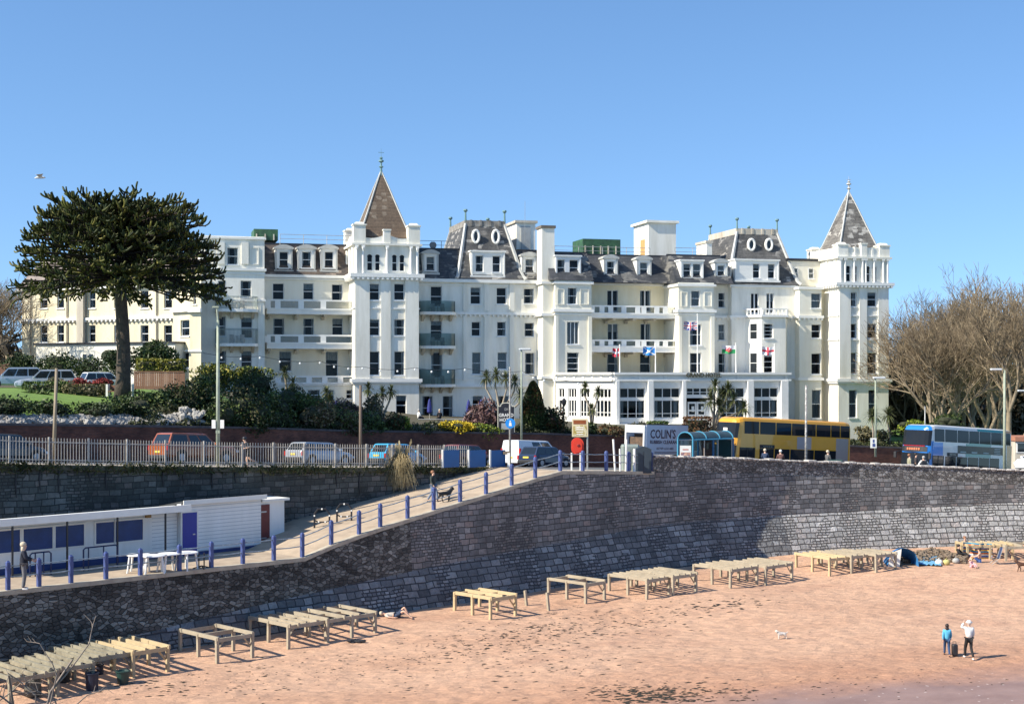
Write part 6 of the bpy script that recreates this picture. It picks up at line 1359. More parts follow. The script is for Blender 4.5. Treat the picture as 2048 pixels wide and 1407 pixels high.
def bus(label,front,Yf,pxr,hd,cols,second,ztop):
    L,W_,H=10.9,2.5,4.3; root=empty('double_decker_bus',(0,0,0),0,label,'bus','double decker buses'); w=W_/2
    BODY=cols['body']; b=MB(); b.mi=0
    st=[(-L/2,.93,4.12,.55),(-L/2+.12,.98,4.25,.45),(-L/2+.5,1,H,.3),(-2,1,H,.3),(2,1,H,.3),(L/2-1.3,1,H,.3),(L/2-.55,.995,H-.02,.3),(L/2-.28,.96,H-.08,.32),(L/2-.1,.86,H-.18,.36),(L/2,.64,H-.36,.45)]
    rings=[]
    for x,k,z,zl in st:
        ww=w*k; rings.append([(x,-ww*.97,zl),(x,-ww,zl+.5),(x,-ww,2.1),(x,-ww*.99,3.1),(x,-ww*.965,z-.32),(x,-ww*.9,z-.1),(x,-ww*.75,z),(x,ww*.75,z),(x,ww*.9,z-.1),(x,ww*.965,z-.32),(x,ww*.99,3.1),(x,ww,2.1),(x,ww,zl+.5),(x,ww*.97,zl)])
    # windscreen rake: shear front with height
    for r,(x,k,z,zl) in zip(rings[6:],st[6:]):
        for i,pnt in enumerate(r): r[i]=(pnt[0]-max(0,(pnt[2]-1.4))*.13*(1 if x>L/2-.6 else 0),pnt[1],pnt[2])
    b.loft(rings); body=b.build('body',[BODY,cols.get('front',BODY)],root)
    for pp_ in body.data.polygons:
        if pp_.center.x>L/2-.62: pp_.material_index=1
    FX=L/2; Xs=lambda s:L/2-.62-s*(L-.62)
    def wat(z): return w*(interp(z,[.5,2.1,3.1,3.98,4.2],[1,1,.99,.965,.9]))
    def panel(name,s0,s1,z0,z1,m,o=.012,par=None,both=True,skew=0):
        mb=MB()
        for sg in ((1,-1) if both else (1,)):
            a,c=Xs(s0),Xs(s1); y0,y1=wat(z0)+o,wat(z1)+o; v=[(a,sg*y0,z0),(c+skew,sg*y0,z0),(c,sg*y1,z1),(a-skew,sg*y1,z1)]
            mb.add(v,[(0,1,2,3)] if sg<0 else [(3,2,1,0)])
        return build_each(mb,name,m,par or root)[-1]
    for nm,s0,s1,z0,z1,m in cols['panels']: panel(nm,s0,s1,z0,z1,m,.008)
    for s0,s1 in cols['up']: panel('upper_window',s0,s1,3.08,4.0,DKBUS,.016)
    for s0,s1 in cols['lo']: panel('lower_window',s0,s1,1.05,2.02,DKBUS,.016)
    d=panel('door',.0,.13,.42,2.05,DKBUS,.02,both=False); m=MB()
    for s in (.0,.063,.127): x=Xs(s); m.box(x-.03,x+.03,w+.02,w+.035,.42,2.05)
    m.build('door_frame',UND,d)
    dd=panel('destination_box',.17,.30,2.04,2.30,UND,.02,both=False); m=MB()
    for i in range(5): x=Xs(.20+.017*i); m.box(x-.10,x-.02,w+.022,w+.03,2.13,2.22)
    m.build('led_characters',LEDW if second else mat('led_dim',(.3,.28,.2)),dd)
    # front: glass bands as curved strips proud of the nose
    def nose(z0,z1,k0,k1,m,name,o=.02):
        mb=MB(); pts=[]
        for z in (z0,z1):
            sh=max(0,z-1.4)*.13; row=[]
            for k,x in ((-.99,L/2-.56),(-.95,L/2-.28),(-.84,L/2-.1),(-.62,L/2),(0,L/2+.05),(.62,L/2),(.84,L/2-.1),(.95,L/2-.28),(.99,L/2-.56)):
                if k0<=k<=k1: 
                    taper=0; row.append((x-sh-taper*.5+o,w*k*(1+.012),z))
            pts.append(row)
        n=len(pts[0]); mb.add(pts[0]+pts[1],[(i,i+1,n+i+1,n+i) for i in range(n-1)]); return mb.build(name,m,root)
    nose(2.75,3.86,-.96,.96,DKBUS,'upper_windscreen',.035); nose(1.0,2.2,-.96,.96,DKBUS,'lower_windscreen',.03)
    ds=nose(2.28,2.66,-.85,.85,UND,'front_display',.035)
    m=MB(); x=L/2-.06
    for i in range(6): m.box(x-.14,x+.03,-.55+i*.19,-.42+i*.19,2.40,2.55)
    m.build('led_characters',LEDO,ds)
    for sg in (-1,1):
        m=MB(); m.box(L/2-.2,L/2+.02,sg*.95-.15,sg*.95+.15,.62,.82); m.build('headlight',HEADL,root)
        m=MB(); m.tube([(L/2-.3,sg*w*.97,2.3),(L/2+.1,sg*(w+.2),2.2)],.03,5); m.rbox(L/2+.02,L/2+.12,sg*(w+.22)-.12,sg*(w+.22)+.12,1.75,2.2,.03); m.build('wing_mirror',UND,root)
    for x in (L/2-2.75,-L/2+3.0):
        for sg in (-1,1):
            a=MB(); a.tube([(x,sg*(w-.04),.52),(x,sg*(w+.006),.52)],[.62]*2,20); a.build('wheel_arch',UND,body); wheel(x,sg*(w-.12),.5,root,sg,.28)
    m=MB(); m.box(-L/2-.012,-L/2+.1,-.85,.85,3.1,3.9); m.build('rear_window',DKBUS,root)
    if second:
        m=MB(); m.box(L/2-.35,L/2-.1,-.9,.9,2.685,2.735); m.build('red_strip',TAILR,root)
    else:
        m=MB(); x=L/2-.18; m.box(x,x+.02,-.1,.35,2.95,3.45); m.build('notice',TRIM,root)
    h=rad(hd); root.location=(front[0],front[1],ztop-H); root.rotation_euler=(0,cols.get('pitch',0),h); root.scale=(cols.get('sx',1),1,1); return root
DKBUS=mat('bus_window_glass',(.014,.018,.024),.04,var=.3,sc=.8,spec=.2,col2=(.02,.022,.025)); LEDO=mat('orange_led',(.75,.22,.10),.5); LEDW=mat('pale_led',(.75,.74,.6),.5)
OY=paint('orange_yellow_paint',(.78,.36,.02)); MAUVE=paint('mauve_panel',(.40,.33,.31)); BLU=paint('bright_blue_paint',(.02,.20,.60)); TEAL=paint('teal_paint',(.01,.22,.20)); LGW=paint('pale_grey_paint',(.66,.65,.62)); OR2=paint('deep_orange_paint',(.60,.26,.04)); NAV=paint('navy_panel',(.01,.02,.10))
UP=[(.035,.16),(.17,.305),(.313,.445),(.452,.58),(.587,.667),(.675,.805),(.812,.893),(.90,.985)]
LO=[(.17,.295),(.303,.435),(.443,.572),(.58,.655),(.662,.86)]
def busplace(pf,Yf,pr,Yr):  # front corner px/depth and rear corner px/depth of the visible side -> centre, heading
    A=Vector((PX(pf,Yf),Yf)); B=Vector((PX(pr,Yr),Yr)); d=(A-B).normalized(); n=Vector((-d.y,d.x)); c=(A+B)/2-n*1.25; return c,math.degrees(math.atan2(d.y,d.x)),(A-B).length
c,h,l=busplace(1460,104.6,1702,111.2); 
bus('orange and yellow double decker bus behind the bus shelter',c,0,0,h,dict(body=OY,up=UP,lo=LO,panels=[('side_panel',.5,.63,2.06,3.0,MAUVE),('side_panel',.86,.975,.5,3.0,MAUVE)],pitch=-.055,sx=min(1.11,l/10.9)),False,9.64)
c,h,l=busplace(1853,103.5,2022,111)
UP2=[(.02,.135),(.145,.29),(.297,.435),(.442,.565),(.572,.715),(.722,.86),(.868,.975)]
b2=bus('blue, white and teal double decker bus at the end of the road',c,0,0,h,dict(body=LGW,front=BLU,up=UP2,lo=[(.15,.28),(.29,.42),(.43,.56),(.57,.70),(.71,.83)],panels=[('blue_panel',.0,.12,2.0,3.02,BLU),('teal_panel',.44,.92,3.03,3.08,TEAL),('teal_panel',.62,.70,1.1,2.05,TEAL),('teal_panel',.55,.9,4.01,4.2,TEAL),('teal_panel',.40,.72,2.04,3.03,TEAL),('rear_panel',.93,.995,.5,3.05,OR2),('rear_panel',.9,.995,4.01,4.2,OR2)],pitch=-.062,sx=min(1.1,l/10.9)),True,9.08)
mb=MB(); yy=1.275; X0=10.9/2-.62; L2=10.28
mb.box(X0-L2*.88,X0-L2*.30,yy-.02,yy,2.28,2.86); adv=mb.build('advert_panel',mat('dark_green_advert',(.02,.05,.05),.4,sc=3,col2=(.01,.015,.02)),b2)
mb=MB()
for i,s in enumerate((.33,.47,.62)): mb.box(X0-L2*(s+.07),X0-L2*s,yy+.002,yy+.006,2.34,2.44)
for k in range(4): mb.box(X0-L2*.84,X0-L2*.76,yy+.002,yy+.006,2.72-.12*k,2.77-.12*k)
mb.build('advert_bars',mat('advert_pale',(.4,.5,.48)),adv)
# ---- rubbish lorry
def lorry():
    A=Vector(at(1288,106.0)); hd=rad(39); root=empty('box_lorry',(0,0,0),0,'white tipper lorry with a large clearance name board, beside the bus shelter','lorry')
    L,W_,H=6.2,2.1,3.2; w=W_/2
    m=MB(); m.box(-L/2,-L/2+4.3,-w,w,.85,1.0); m.build('chassis',UND,root)
    m=MB(); t=.08; x0,x1=-L/2,-L/2+4.3
    m.box(x0+.001,x1,w-t,w,1.002,H); m.box(x0+.001,x1,-w,-w+t,1.002,H); m.box(x1-t,x1,-w+t,w-t,1.002,H)
    bd=m.build('load_body',WHT,root)
    m=MB(); m.box(x0-.06,x0,-w,-w+.14,1.0,H); m.box(x0-.06,x0,w-.14,w,1.0,H); m.box(x0-.06,x0,-w+.14,w-.14,H-.55,H); m.box(x0-.06,x0,-w+.14,w-.14,.8,1.15); m.build('rear_frame',TRIM,root)
    m=MB(); m.box(x0+.3,x1-.2,-w+.12,w-.12,1.01,2.3); m.box(x0+.05,x0+.28,-.8,.8,1.01,1.7); m.box(x0+.6,x1-.5,-.6,.7,2.3,2.55); m.build('rubbish_load',mat('brown_rubbish',(.16,.10,.06),.9,sc=4,col2=(.05,.04,.035),bmp=1,bsc=5),root)
    c_=[(x1+.1,.5),(L/2,.5),(L/2+.05,1.2),(L/2-.35,2.2),(x1+.25,2.35),(x1+.1,2.3)]; q=MB(); q.prism(c_,-w+.03,w-.03); cab=q.build('cab',WHT,root)
    m=MB(); m.prism([(x1+.5,1.35),(L/2-.15,1.3),(L/2-.42,2.05),(x1+.5,2.1)],-w+.015,w-.015); m.build('side_window',DGL,cab)
    for x in (x0+1.0,L/2-.8):
        for sg in (-1,1): wheel(x,sg*(w-.15),.4,root,sg,.24)
    m=MB(); m.box(x0+.12,x1+.25,-w-.05,-w-.006,1.05,H+.04); bo=m.build('name_board',mat('pale_blue_board',(.55,.60,.68),.5,var=.05),root)
    m=MB(); m.box(x0+.10,x1+.27,-w-.06,-w-.003,H+.042,H+.1); m.build('board_edge',UND,bo)
    T=mat('dark_plum_lettering',(.05,.02,.04),.5,var=.02)
    M=lambda x,z:Matrix.Translation((x,-w-.056,z))@Matrix.Rotation(rad(90),4,'X')
    text("COLIN'S",'lettering',.92,T,bo,M(x0+.5,2.25),.006,bold=.014,xs=.80); text('RUBBISH CLEARANCE','lettering',.36,T,bo,M(x0+.5,1.84),.006,bold=.008,xs=.93)
    text('07799 614 480','lettering',.26,T,bo,M(x0+1.2,1.38),.006,xs=1.15)
    m=MB(); m.box(x0+1.0,x1,-w-.058,-w-.051,1.2,1.24); m.box(x0+1.0,x1,-w-.058,-w-.051,1.1,1.14); m.build('small_print',T,bo)
    h=hd; cx=A.x+ math.cos(h)*L/2 - math.sin(h)*w; cy=A.y+math.sin(h)*L/2+math.cos(h)*w
    root.location=(cx,cy,ZP(853,106)-H); root.rotation_euler=(0,0.035,h)
lorry()
# ================= street furniture, railings, cafe
# ---- pale palings fence
GF='pale paling fence'
fe=empty('paling_fence',(RW[8][0],RW[8][1],RW[8][2]),0,'long pale metal paling fence on top of the retaining wall','fence')
px=-60; posts=[]
pl=[]
while px<985: k=(px-1024)/F; Y=(FY0-FS*FX0)/(1-FS*k); pl.append((k*Y,Y,fz(px))); px+= 79 if px<100 else (77 if px<450 else (62 if px<700 else 52))
for i,(a,b) in enumerate(zip(pl,pl[1:])):
    A,B=Vector(a),Vector(b); d=(B-A); L=d.length; ang=math.atan2(d.y,d.x); M=Matrix.Translation(A)@Matrix.Rotation(ang,4,'Z'); dz=d.z/math.hypot(d.x,d.y)
    m=MB(M); n=max(6,int(L/.147)); Lh=math.hypot(d.x,d.y)
    for k in range(1,n):
        x=Lh*k/n; z=dz*x; m.box(x-.016,x+.016,-.01,.01,z+.04,z+1.28); 
    for zz_ in (.2,1.05): m.add([(0,.018,zz_),(Lh,.018,zz_+dz*Lh),(Lh,.018,zz_+.06+dz*Lh),(0,.018,zz_+.06)],[(0,1,2,3)])
    m.build('paling_panel',PALE,fe)
    q=MB(M); q.box(-.04,.04,-.04,.04,-.1,1.32); q.build('fence_post',PALE,fe)
# blue panels at the end of the fence
BPAN=mat('blue_panel_paint',(.01,.10,.30),.45,var=.08)
for a,b,lab in ((884,916,'blue board with white edge, first of three on the fence end'),(936,969,'blue board with white edge, middle of three on the fence end'),(979,1009,'blue board nearest the van on the fence end')):
    k=(a-1024)/F; Y=(FY0-FS*FX0)/(1-FS*k)-.35; A=Vector((k*Y,Y,0)); w_=(b-a)/F*Y/.74; M=Matrix.Translation((A.x,A.y,fz(a)))@Matrix.Rotation(rad(40),4,'Z'); r=empty('blue_board',(A.x,A.y,fz(a)),rad(40),lab,'board','blue boards on the fence end')
    m=MB(M); m.box(.1,w_,-.03,.03,0,1.0); m.build('board_face',BPAN,r); m=MB(M); m.box(0,.098,-.04,.04,0,1.05); m.build('edge_post',TRIM,r)
# ---- blue post and rail along promenade and ramp
rl=empty('blue_railing',(edge[10][0],edge[10][1],4.2),0,'blue posts with pale hanging rails along the promenade edge and up the ramp','railing')
RP=[(e[0]+EN[i][0]*.18,e[1]+EN[i][1]*.18,e[2]) for i,e in enumerate(edge) if 0<e[3]<=1310 or e[3] in(-150,)]
for px in (20,): x,y=LINE(px); RP.append((x-.13,y+.13,4.2))
RP.sort(key=lambda p:p[0]); RP=[p for p in RP if p[0]>-25]
for i,p in enumerate(RP):
    m=MB(Matrix.Translation(p)@Matrix.Rotation(rad(45),4,'Z')); m.box(-.075,.075,-.085,.085,-.1,1.14); m.add([(-.075,-.085,1.14),(.075,-.085,1.14),(.075,.085,1.14),(-.075,.085,1.14),(-.03,0,1.22),(.03,0,1.22)],[(0,1,5,4),(2,3,4,5),(1,2,5),(3,0,4)]); m.box(-.078,.078,-.088,.088,1.02,1.05)
    m.build('post',BLUEP,rl)
RAILM=mat('worn_rail',(.40,.45,.48),.4,sc=6,col2=(.14,.2,.24),metal=.2)
for a,b in zip(RP,RP[1:]):
    for h in (1.0,.55):
        A,B=Vector(a)+Vector((0,0,h)),Vector(b)+Vector((0,0,h)); m=MB(); m.tube([A,A.lerp(B,.5)-Vector((0,0,.03)),B],.028,6); m.build('rail',RAILM,rl)
# inner blue rail on the retaining-wall side of ramp top
# ---- beach cafe
CA=Vector((PX(-80,61.5),61.5,4.2)); ca=math.atan2(11.5,10.7)
def cpt(px):  # along cafe front line through (-22.5,62.5)->( -11.8,74)
    k=(px-1024)/F; s=11.5/10.7; Y=(62.5+s*22.5)/(1-s*k); return k*Y,Y
cx0,cy0=cpt(-60); CM=Matrix.Translation((cx0,cy0,4.2))@Matrix.Rotation(ca,4,'Z'); CF=Fr(CM)
cafe=empty('beach_cafe',(cx0,cy0,4.2),ca,'long low white beach cafe building with dark blue shutters under the dark wall','building')
WP=mat('white_weatherboard',(.84,.84,.82),.6,var=.06,sc=1.5,col2=(.74,.74,.71),streak=True); NB=mat('dark_blue_shutter',(.012,.045,.19),.5,var=.2,sc=1.5); CB=mat('royal_blue_door',(.02,.03,.30),.45,var=.05)
X=lambda px,ly=0:CF.x(px,ly); Z=lambda py,x,ly=0:CF.z(py,x,ly)-4.2
def Zc(py,x,ly=0): return ZP(py,CF.Y(x,ly))-4.2
def cbox(name,px0,px1,ly0,ly1,z0,z1,m,par=None):
    mb=MB(CM); mb.box(X(px0),X(px1),ly0,ly1,z0,z1); return mb.build(name,m,par or cafe)
def sroof(mb,a,b,y0,y1,z):
    k=.17*(y1-y0); mb.add([(a,y0,z),(b,y0,z),(b,y1,z-k),(a,y1,z-k),(a,y0,z+.1),(b,y0,z+.1),(b,y1,z+.1-k),(a,y1,z+.1-k)],[(0,3,2,1),(4,5,6,7),(0,1,5,4),(1,2,6,5),(2,3,7,6),(3,0,4,7)])
w1=cbox('front_wall',-60,355,0,.3,0,2.45,WP); w2=cbox('front_wall',356,516,-.25,.1,0,2.6,WP); w3=cbox('store_wall',516.5,571,.1,2.0,0,2.3,WP)
mb=MB(CM)
for i in range(1,14): z=i*.18; mb.box(X(356)+.01,X(516)-.01,-.262,-.251,z,z+.025)
for i in range(1,11): z=.3+i*.18; mb.box(X(300)+.1,X(354)-.01,-.012,-.001,z,z+.025)
mb.build('board_joints',mat('board_joint_grey',(.5,.53,.56),.8,var=.05),w2)  # grey strips mark the joints between boards
mb=MB(CM); sroof(mb,X(-60),X(352)+.1,-1.1,2.4,2.46); mb.build('flat_roof',mat('roof_felt',(.05,.055,.06),.9,sc=2,var=.2),cafe); mb=MB(CM); mb.box(X(-60),X(352)+.1,-1.16,-1.102,2.26,2.58); mb.build('fascia',TRIM,cafe)
mb=MB(CM); sroof(mb,X(352)+.11,X(516)+.2,-.45,2.4,2.602); mb.build('flat_roof',mat('roof_felt',(0,0,0)),cafe); mb=MB(CM); mb.box(X(352)+.11,X(516)+.2,-.5,-.452,2.5,2.72); mb.build('fascia',TRIM,cafe)
mb=MB(CM); mb.box(X(516)+.21,X(571)+.2,-.1,2.2,2.302,2.42); mb.build('flat_roof',TRIM,cafe)
for a,b,c,d in ((-20,39,1062,1110),(46,104,1055,1104),(110,167,1048,1097),(191,227,1043,1090),(230,284.5,1037,1084)):
    mb=MB(CM); x0,x1=X(a),X(b); xm=(x0+x1)/2; z1,z0=1.95,.98; mb.box(x0,x1,-.04,-.002,z0,z1); s=mb.build('shutter',NB,cafe); mb=MB(CM)
    for q in ((x0-.08,x0-.001,z0-.08,z1+.08),(x1+.001,x1+.08,z0-.08,z1+.08),(x0,x1,z0-.08,z0-.001),(x0,x1,z1+.001,z1+.08)): mb.box(q[0],q[1],-.06,-.003,q[2],q[3])
    mb.build('shutter_frame',TRIM,s)
mb=MB(CM); mb.box(X(-60),X(353),-.03,-.003,.0,.28); mb.build('blue_skirting',NB,cafe); mb=MB(CM); mb.box(X(357),X(516),-.28,-.253,.0,.16); mb.build('blue_skirting',NB,cafe)
mb=MB(CM); mb.box(X(358),X(387),-.30,-.253,.05,2.1); d=mb.build('blue_door',CB,cafe); mb=MB(CM); x0,x1=X(358),X(387)
for q in ((x0-.09,x0-.001,0,2.2),(x1+.001,x1+.09,0,2.2),(x0,x1,2.101,2.2)): mb.box(q[0],q[1],-.29,-.254,q[2],q[3])
mb.build('door_frame',TRIM,d); mb=MB(CM); mb.box(x1-.25,x1-.12,-.33,-.302,1.0,1.06); mb.build('handle',RIM,d)
mb=MB(CM); mb.box(X(517,.1),X(538,.1),.04,.097,0,2.15); d=mb.build('store_door',mat('red_brown_door',(.17,.035,.03),.6,sc=3,streak=False),cafe)
mb=MB(CM); 
for z in (.4,1.75): mb.box(X(517,.1)+.02,X(517,.1)+.45,.02,.038,z,z+.07)
build_each(mb,'hinge',RIM,d)
mb=MB(CM)
for px in (25,134.5,235,331): x=X(px,-1.05); mb.box(x-.035,x+.035,-1.08,-1.01,0,2.455)
build_each(mb,'canopy_post',BLACK,cafe)
YEL=mat('yellow_box_paint',(.65,.42,.04),.5)
mb=MB(CM); x=X(295); mb.box(x-.14,x+.14,-.12,-.004,2.0,2.4); mb.build('alarm_box',mat('ochre_box',(.35,.2,.06)),cafe)
mb=MB(CM); x=X(571); mb.box(x+.003,x+.1,.3,.55,1.35,1.85); mb.build('meter_box',YEL,cafe)
# hoop barriers
for a,b,lab in ((60,102,'dark blue hoop barrier in front of the cafe beside the standing person'),(167,235,'dark blue hoop barrier below the two right hand shutters')):
    r=empty('hoop_barrier',(0,0,0),0,lab,'barrier','hoop barriers outside the cafe'); M=CM; mb=MB(M); y=-1.4; x0,x1=X(a,y),X(b,y); mb.tube([(x0,y,0),(x0,y,.95),(x0+.1,y,1.03),(x1-.1,y,1.03),(x1,y,.95),(x1,y,0)],.035,6); mb.tube([(x0+.25,y,0),(x0+.25,y,1.0)],.03,6); mb.tube([((x0+x1)/2+.15,y,0),((x0+x1)/2+.15,y,1.0)],.03,6); r.location=M@Vector(((x0+x1)/2,y,0)); W[r.name]=Matrix.Translation(r.location)
    mb.build('hoop',mat('dark_blue_steel',(.015,.025,.09),.4),r)
# white plastic tables
PLA=mat('white_plastic',(.80,.80,.78),.45,var=.03)
def ptable():
    r=empty('plastic_table',(0,0,0)); m=MB(); m.lathe(0,0,[(.40,.69),(.45,.70),(.45,.735),(.43,.745)],18); m.build('tabletop',PLA,r)
    for sx in (-1,1):
        for sy in (-1,1): m=MB(); m.tube([(sx*.28,sy*.22,.70),(sx*.36,sy*.28,0)],[.045,.035],6); m.build('leg',PLA,r)
    return r
pt=ptable(); pos=[(277,1144),(307,1146),(338,1142),(373,1139)]
labs=['round white plastic table at the left end of the row','white plastic table second from the left in the row','white plastic table third along the row','white plastic table beside the black pedestal stand']
for i,((px,py),lb_) in enumerate(zip(pos,labs)):
    o=pt if i==0 else copy_tree(pt); D=8.8*F/(py-HZ); o.location=(PX(px,D),D,4.2); o.rotation_euler=(0,0,.4*i); o.scale=(1.15,1.15,1.1); tag(o,lb_,'table','white plastic tables by the promenade rail')
D=8.8*F/(1136-HZ); r=empty('pedestal_stand',(PX(403,D),D,4.2),0,'black pedestal stand at the right end of the white tables','stand'); m=MB(Matrix.Translation((PX(403,D),D,4.2))); m.cyl(-.12,0,.03,.72,.03); m.cyl(.12,0,.03,.72,.03); m.build('column',BLACK,r)
for a in (0,1.57,3.14,4.71): m=MB(Matrix.Translation((PX(403,D),D,4.2))@Matrix.Rotation(a+.5,4,'Z')); m.tube([(0,0,.12),(.4,0,.02)],.03,5); m.build('foot',BLACK,r)
# bike racks
kY0=lambda px:(FY0-FS*FX0)/(1-FS*(px-1024)/F)
for (a,b,py0,py1,lab) in ((629,659,1017,1053,'lower black cycle rack with white reflectors against the dark wall'),(674,703,1007,1042,'upper black cycle rack with white reflectors against the dark wall')):
    D=79-.0*a; _x,D,z0=deck_at((a+b)/2,py1); x0,x1=PX(a,D),PX(b,D); z1=ZP(py0,D); r=empty('cycle_rack',((x0+x1)/2,D,z0),0,lab,'cycle rack','cycle racks beside the ramp'); m=MB(); m.tube([(x0,D,z0-.1),(x0,D,z1-.25),(x0+.18,D,z1),(x1-.18,D,z1),(x1,D,z1-.25),(x1,D,z0-.1)],.05,7); m.tube([(x0,D,z0+.35),(x0+.2,D,z0+.25),(x1-.2,D,z0+.25),(x1,D,z0+.35)],.04,6); m.build('hoop',BLACK,r)
    for px_,pz in ((x0,z1-.35),(x1,z1-.35),((x0+x1)/2,z1),(x0+.22,z0+.27),(x1-.22,z0+.27)): m=MB(); m.box(px_-.035,px_+.035,D-.07,D-.045,pz-.04,pz+.04); m.build('reflector',TRIM,r)
# ---- poles and lamps
def pole(name,px,pyb,pyt,Y,r0,r1,m,label,cat,head=None,g=None,lean=0):
    x=PX(px,Y); z0,z1=ZP(pyb,Y),ZP(pyt,Y); r=empty(name,(x,Y,z0),0,label,cat,g); q=MB(); q.tube([(x,Y,z0-.3),(x+lean*.5,Y,(z0+z1)/2),(x+lean,Y,z1)],[r0,(r0+r1)/2,r1],8); q.build('column' if cat!='pole' else 'shaft',m,r,smooth=True)
    if head=='lamp':
        q=MB(); q.tube([(x,Y,z1-.1),(x,Y,z1+.05),(x-.15,Y,z1+.1),(x-.3,Y,z1+.1)],.045,6); q.build('arm',m,r); q=MB(); q.rbox(x-1.0,x-.2,Y-.16,Y+.16,z1+.02,z1+.17,.05); q.build('lamp_head',mat('pale_lamp_head',(.6,.62,.62),.4),r)
    if head=='lampr':
        q=MB(); q.rbox(x-.2,x+.75,Y-.16,Y+.16,z1+.0,z1+.15,.05); q.build('lamp_head',mat('pale_lamp_head',(.6,.62,.62),.4),r)
    return r
WD=mat('weathered_pole_wood',(.34,.28,.19),.9,sc=3,col2=(.18,.14,.10),streak=True)
kY=lambda px:(FY0-FS*FX0)/(1-FS*(px-1024)/F)
pole('wooden_pole',107,925,736,kY(107)+.5,.10,.075,WD,'plain pale wooden pole rising from the fence in front of the lawn','pole',lean=.15)
pole('lighting_column',436,930,640,kY(436)+.6,.115,.075,GRNP,'thick green column with a thinner top, beside the orange pickup','lamp column')
pole('wooden_pole',721,935,770,kY(721)+.4,.095,.075,mat('brown_pole',(.16,.12,.09),.9,sc=3),'dark brown wooden pole between silver estate and blue car','pole')
lc=bpy.data.objects['lighting_column']; x,Y=PX(436,kY(436)+.6),kY(436)+.6
q=MB(); q.tube([(x,Y,ZP(640,Y)),(x-.05,Y,ZP(615,Y))],[.06,.05],6); q.box(x-.3,x+.05,Y-.08,Y+.08,ZP(615,Y),ZP(612,Y)); q.build('arm',GRNP,lc)
q=MB(); q.box(x-.1,x+.1,Y-.1,Y+.1,ZP(866,Y),ZP(695,Y)*0+ZP(860,Y)); q.build('band',GRNP,lc)
for dx in (-.2,.24): q=MB(); q.box(x+dx-.1,x+dx+.1,Y-.14,Y-.11,ZP(856,Y),ZP(839,Y)); q.build('notice_plate',TRIM,lc)
pole('street_lamp',1043,880,700,109,.09,.06,GRNP,'slim green street lamp in front of the dark conifer','street lamp','lampr',g='street lamps along the road')
pole('street_lamp',1751,905,757,108,.09,.06,GRNP,'green street lamp standing before the right hand hotel tower','street lamp','lampr',g='street lamps along the road')
pole('street_lamp',2009,945,741,101,.12,.08,GRNP,'tall green street lamp in front of the second bus','street lamp','lamp',g='street lamps along the road')
pole('street_lamp',2058,880,783,125,.09,.06,GRNP,'street lamp cut off at the right edge, only its head showing','street lamp','lamp',g='street lamps along the road')
pole('white_flagpole_mast',1612,925,770,98,.09,.06,mat('peeling_white_pole',(.60,.58,.54),.8,sc=6,col2=(.3,.28,.26),lo=.45,hi=.5),'peeling white pole in front of the yellow bus','pole')
pole('white_mast',1850,905,812,132,.06,.05,GALV,'thin pale mast behind the middle of the second bus','pole')
wb_=bpy.data.objects['street_lamp.001']; x=PX(1746,108); q=MB(); q.box(x-.27,x+.2,107.7,107.73,ZP(895,108),ZP(875,108)); q.build('sign_plate',TRIM,wb_); q=MB(); q.box(x-.1,x+.02,107.68,107.697,ZP(884,108),ZP(878,108)); q.box(x-.12,x+.08,107.68,107.697,ZP(892,108),ZP(886,108)); q.build('sign_symbol',BLUEP,wb_)
# sign pole with blue round sign at ramp top
x,Y=PX(1020,85.5),85.5
r=pole('sign_pole',1020,938,733,85.5,.07,.05,mat('speckled_grey_pole',(.35,.34,.31),.7,sc=9,col2=(.14,.13,.12)),'old grey pole with round blue sign at the top of the ramp','sign pole')
q=MB(Matrix.Translation((x+.02,Y-.1,ZP(846,Y)))@Matrix.Rotation(rad(90),4,'X')); q.lathe(0,0,[(.30,0),(.30,.02)],20); s=q.build('round_sign',mat('blue_sign_face',(.02,.25,.70),.4,var=.02),r)
q=MB(Matrix.Translation((x+.02,Y-.1,ZP(846,Y)))); q.ell((0,-.03,.12),(.05,.01,.05),8,4); q.prism([(-.09,-.16),(.09,-.16),(.06,.06),(-.06,.06)],-.032,-.022); q.build('symbol',TRIM,s)
q=MB(); q.box(x-.42,x+.02,Y-.1,Y+.1,ZP(908,Y),ZP(902,Y)); q.build('small_box',mat('rusty_box',(.2,.15,.1)),r); q=MB(); q.box(x-.16,x+.0,Y-.12,Y-.08,ZP(934,Y),ZP(905,Y)); q.build('white_band',TRIM,r)
# hotel sign board
Y=111; x0,x1=PX(995,Y),PX(1029.5,Y); z0,z1=ZP(866,Y),ZP(811,Y); xm=(x0+x1)/2; w_=(x1-x0)/2
r=empty('hotel_sign',(xm,Y,z0),0,'black hotel name board with cream edging above the brick wall','sign')
def shp(k,dz): 
    a=w_-k; return [(xm-a,z0+k),(xm+a,z0+k),(xm+a,z1-k),(xm+a*.68,z1-k)]+[(xm+a*.62*math.cos(t),z1-k+.12+.14*math.sin(t)) for t in [math.pi*i/8 for i in range(9)]]+[(xm-a*.68,z1-k),(xm-a,z1-k)]
q=MB(); q.prism(shp(0,0),Y,Y+.1); q.build('board_edge',mat('cream_edging',(.70,.66,.52)),r); q=MB(); q.prism(shp(.06,0),Y-.02,Y-.002); bd=q.build('board_face',BLACK,r)
for t_,zz_,sz in (('GRAND',1.30,.36),('HOTEL',.93,.36)): text(t_,'lettering',sz,TRIM,bd,Matrix.Translation((xm,Y-.03,z0+zz_))@Matrix.Rotation(rad(90),4,'X'),.004,'CENTER',.008,.92)
text('GH','monogram',.3,mat('grey_mono',(.4,.4,.38)),bd,Matrix.Translation((xm,Y-.03,z0+1.78))@Matrix.Rotation(rad(90),4,'X'),.004,'CENTER',.002,.7)
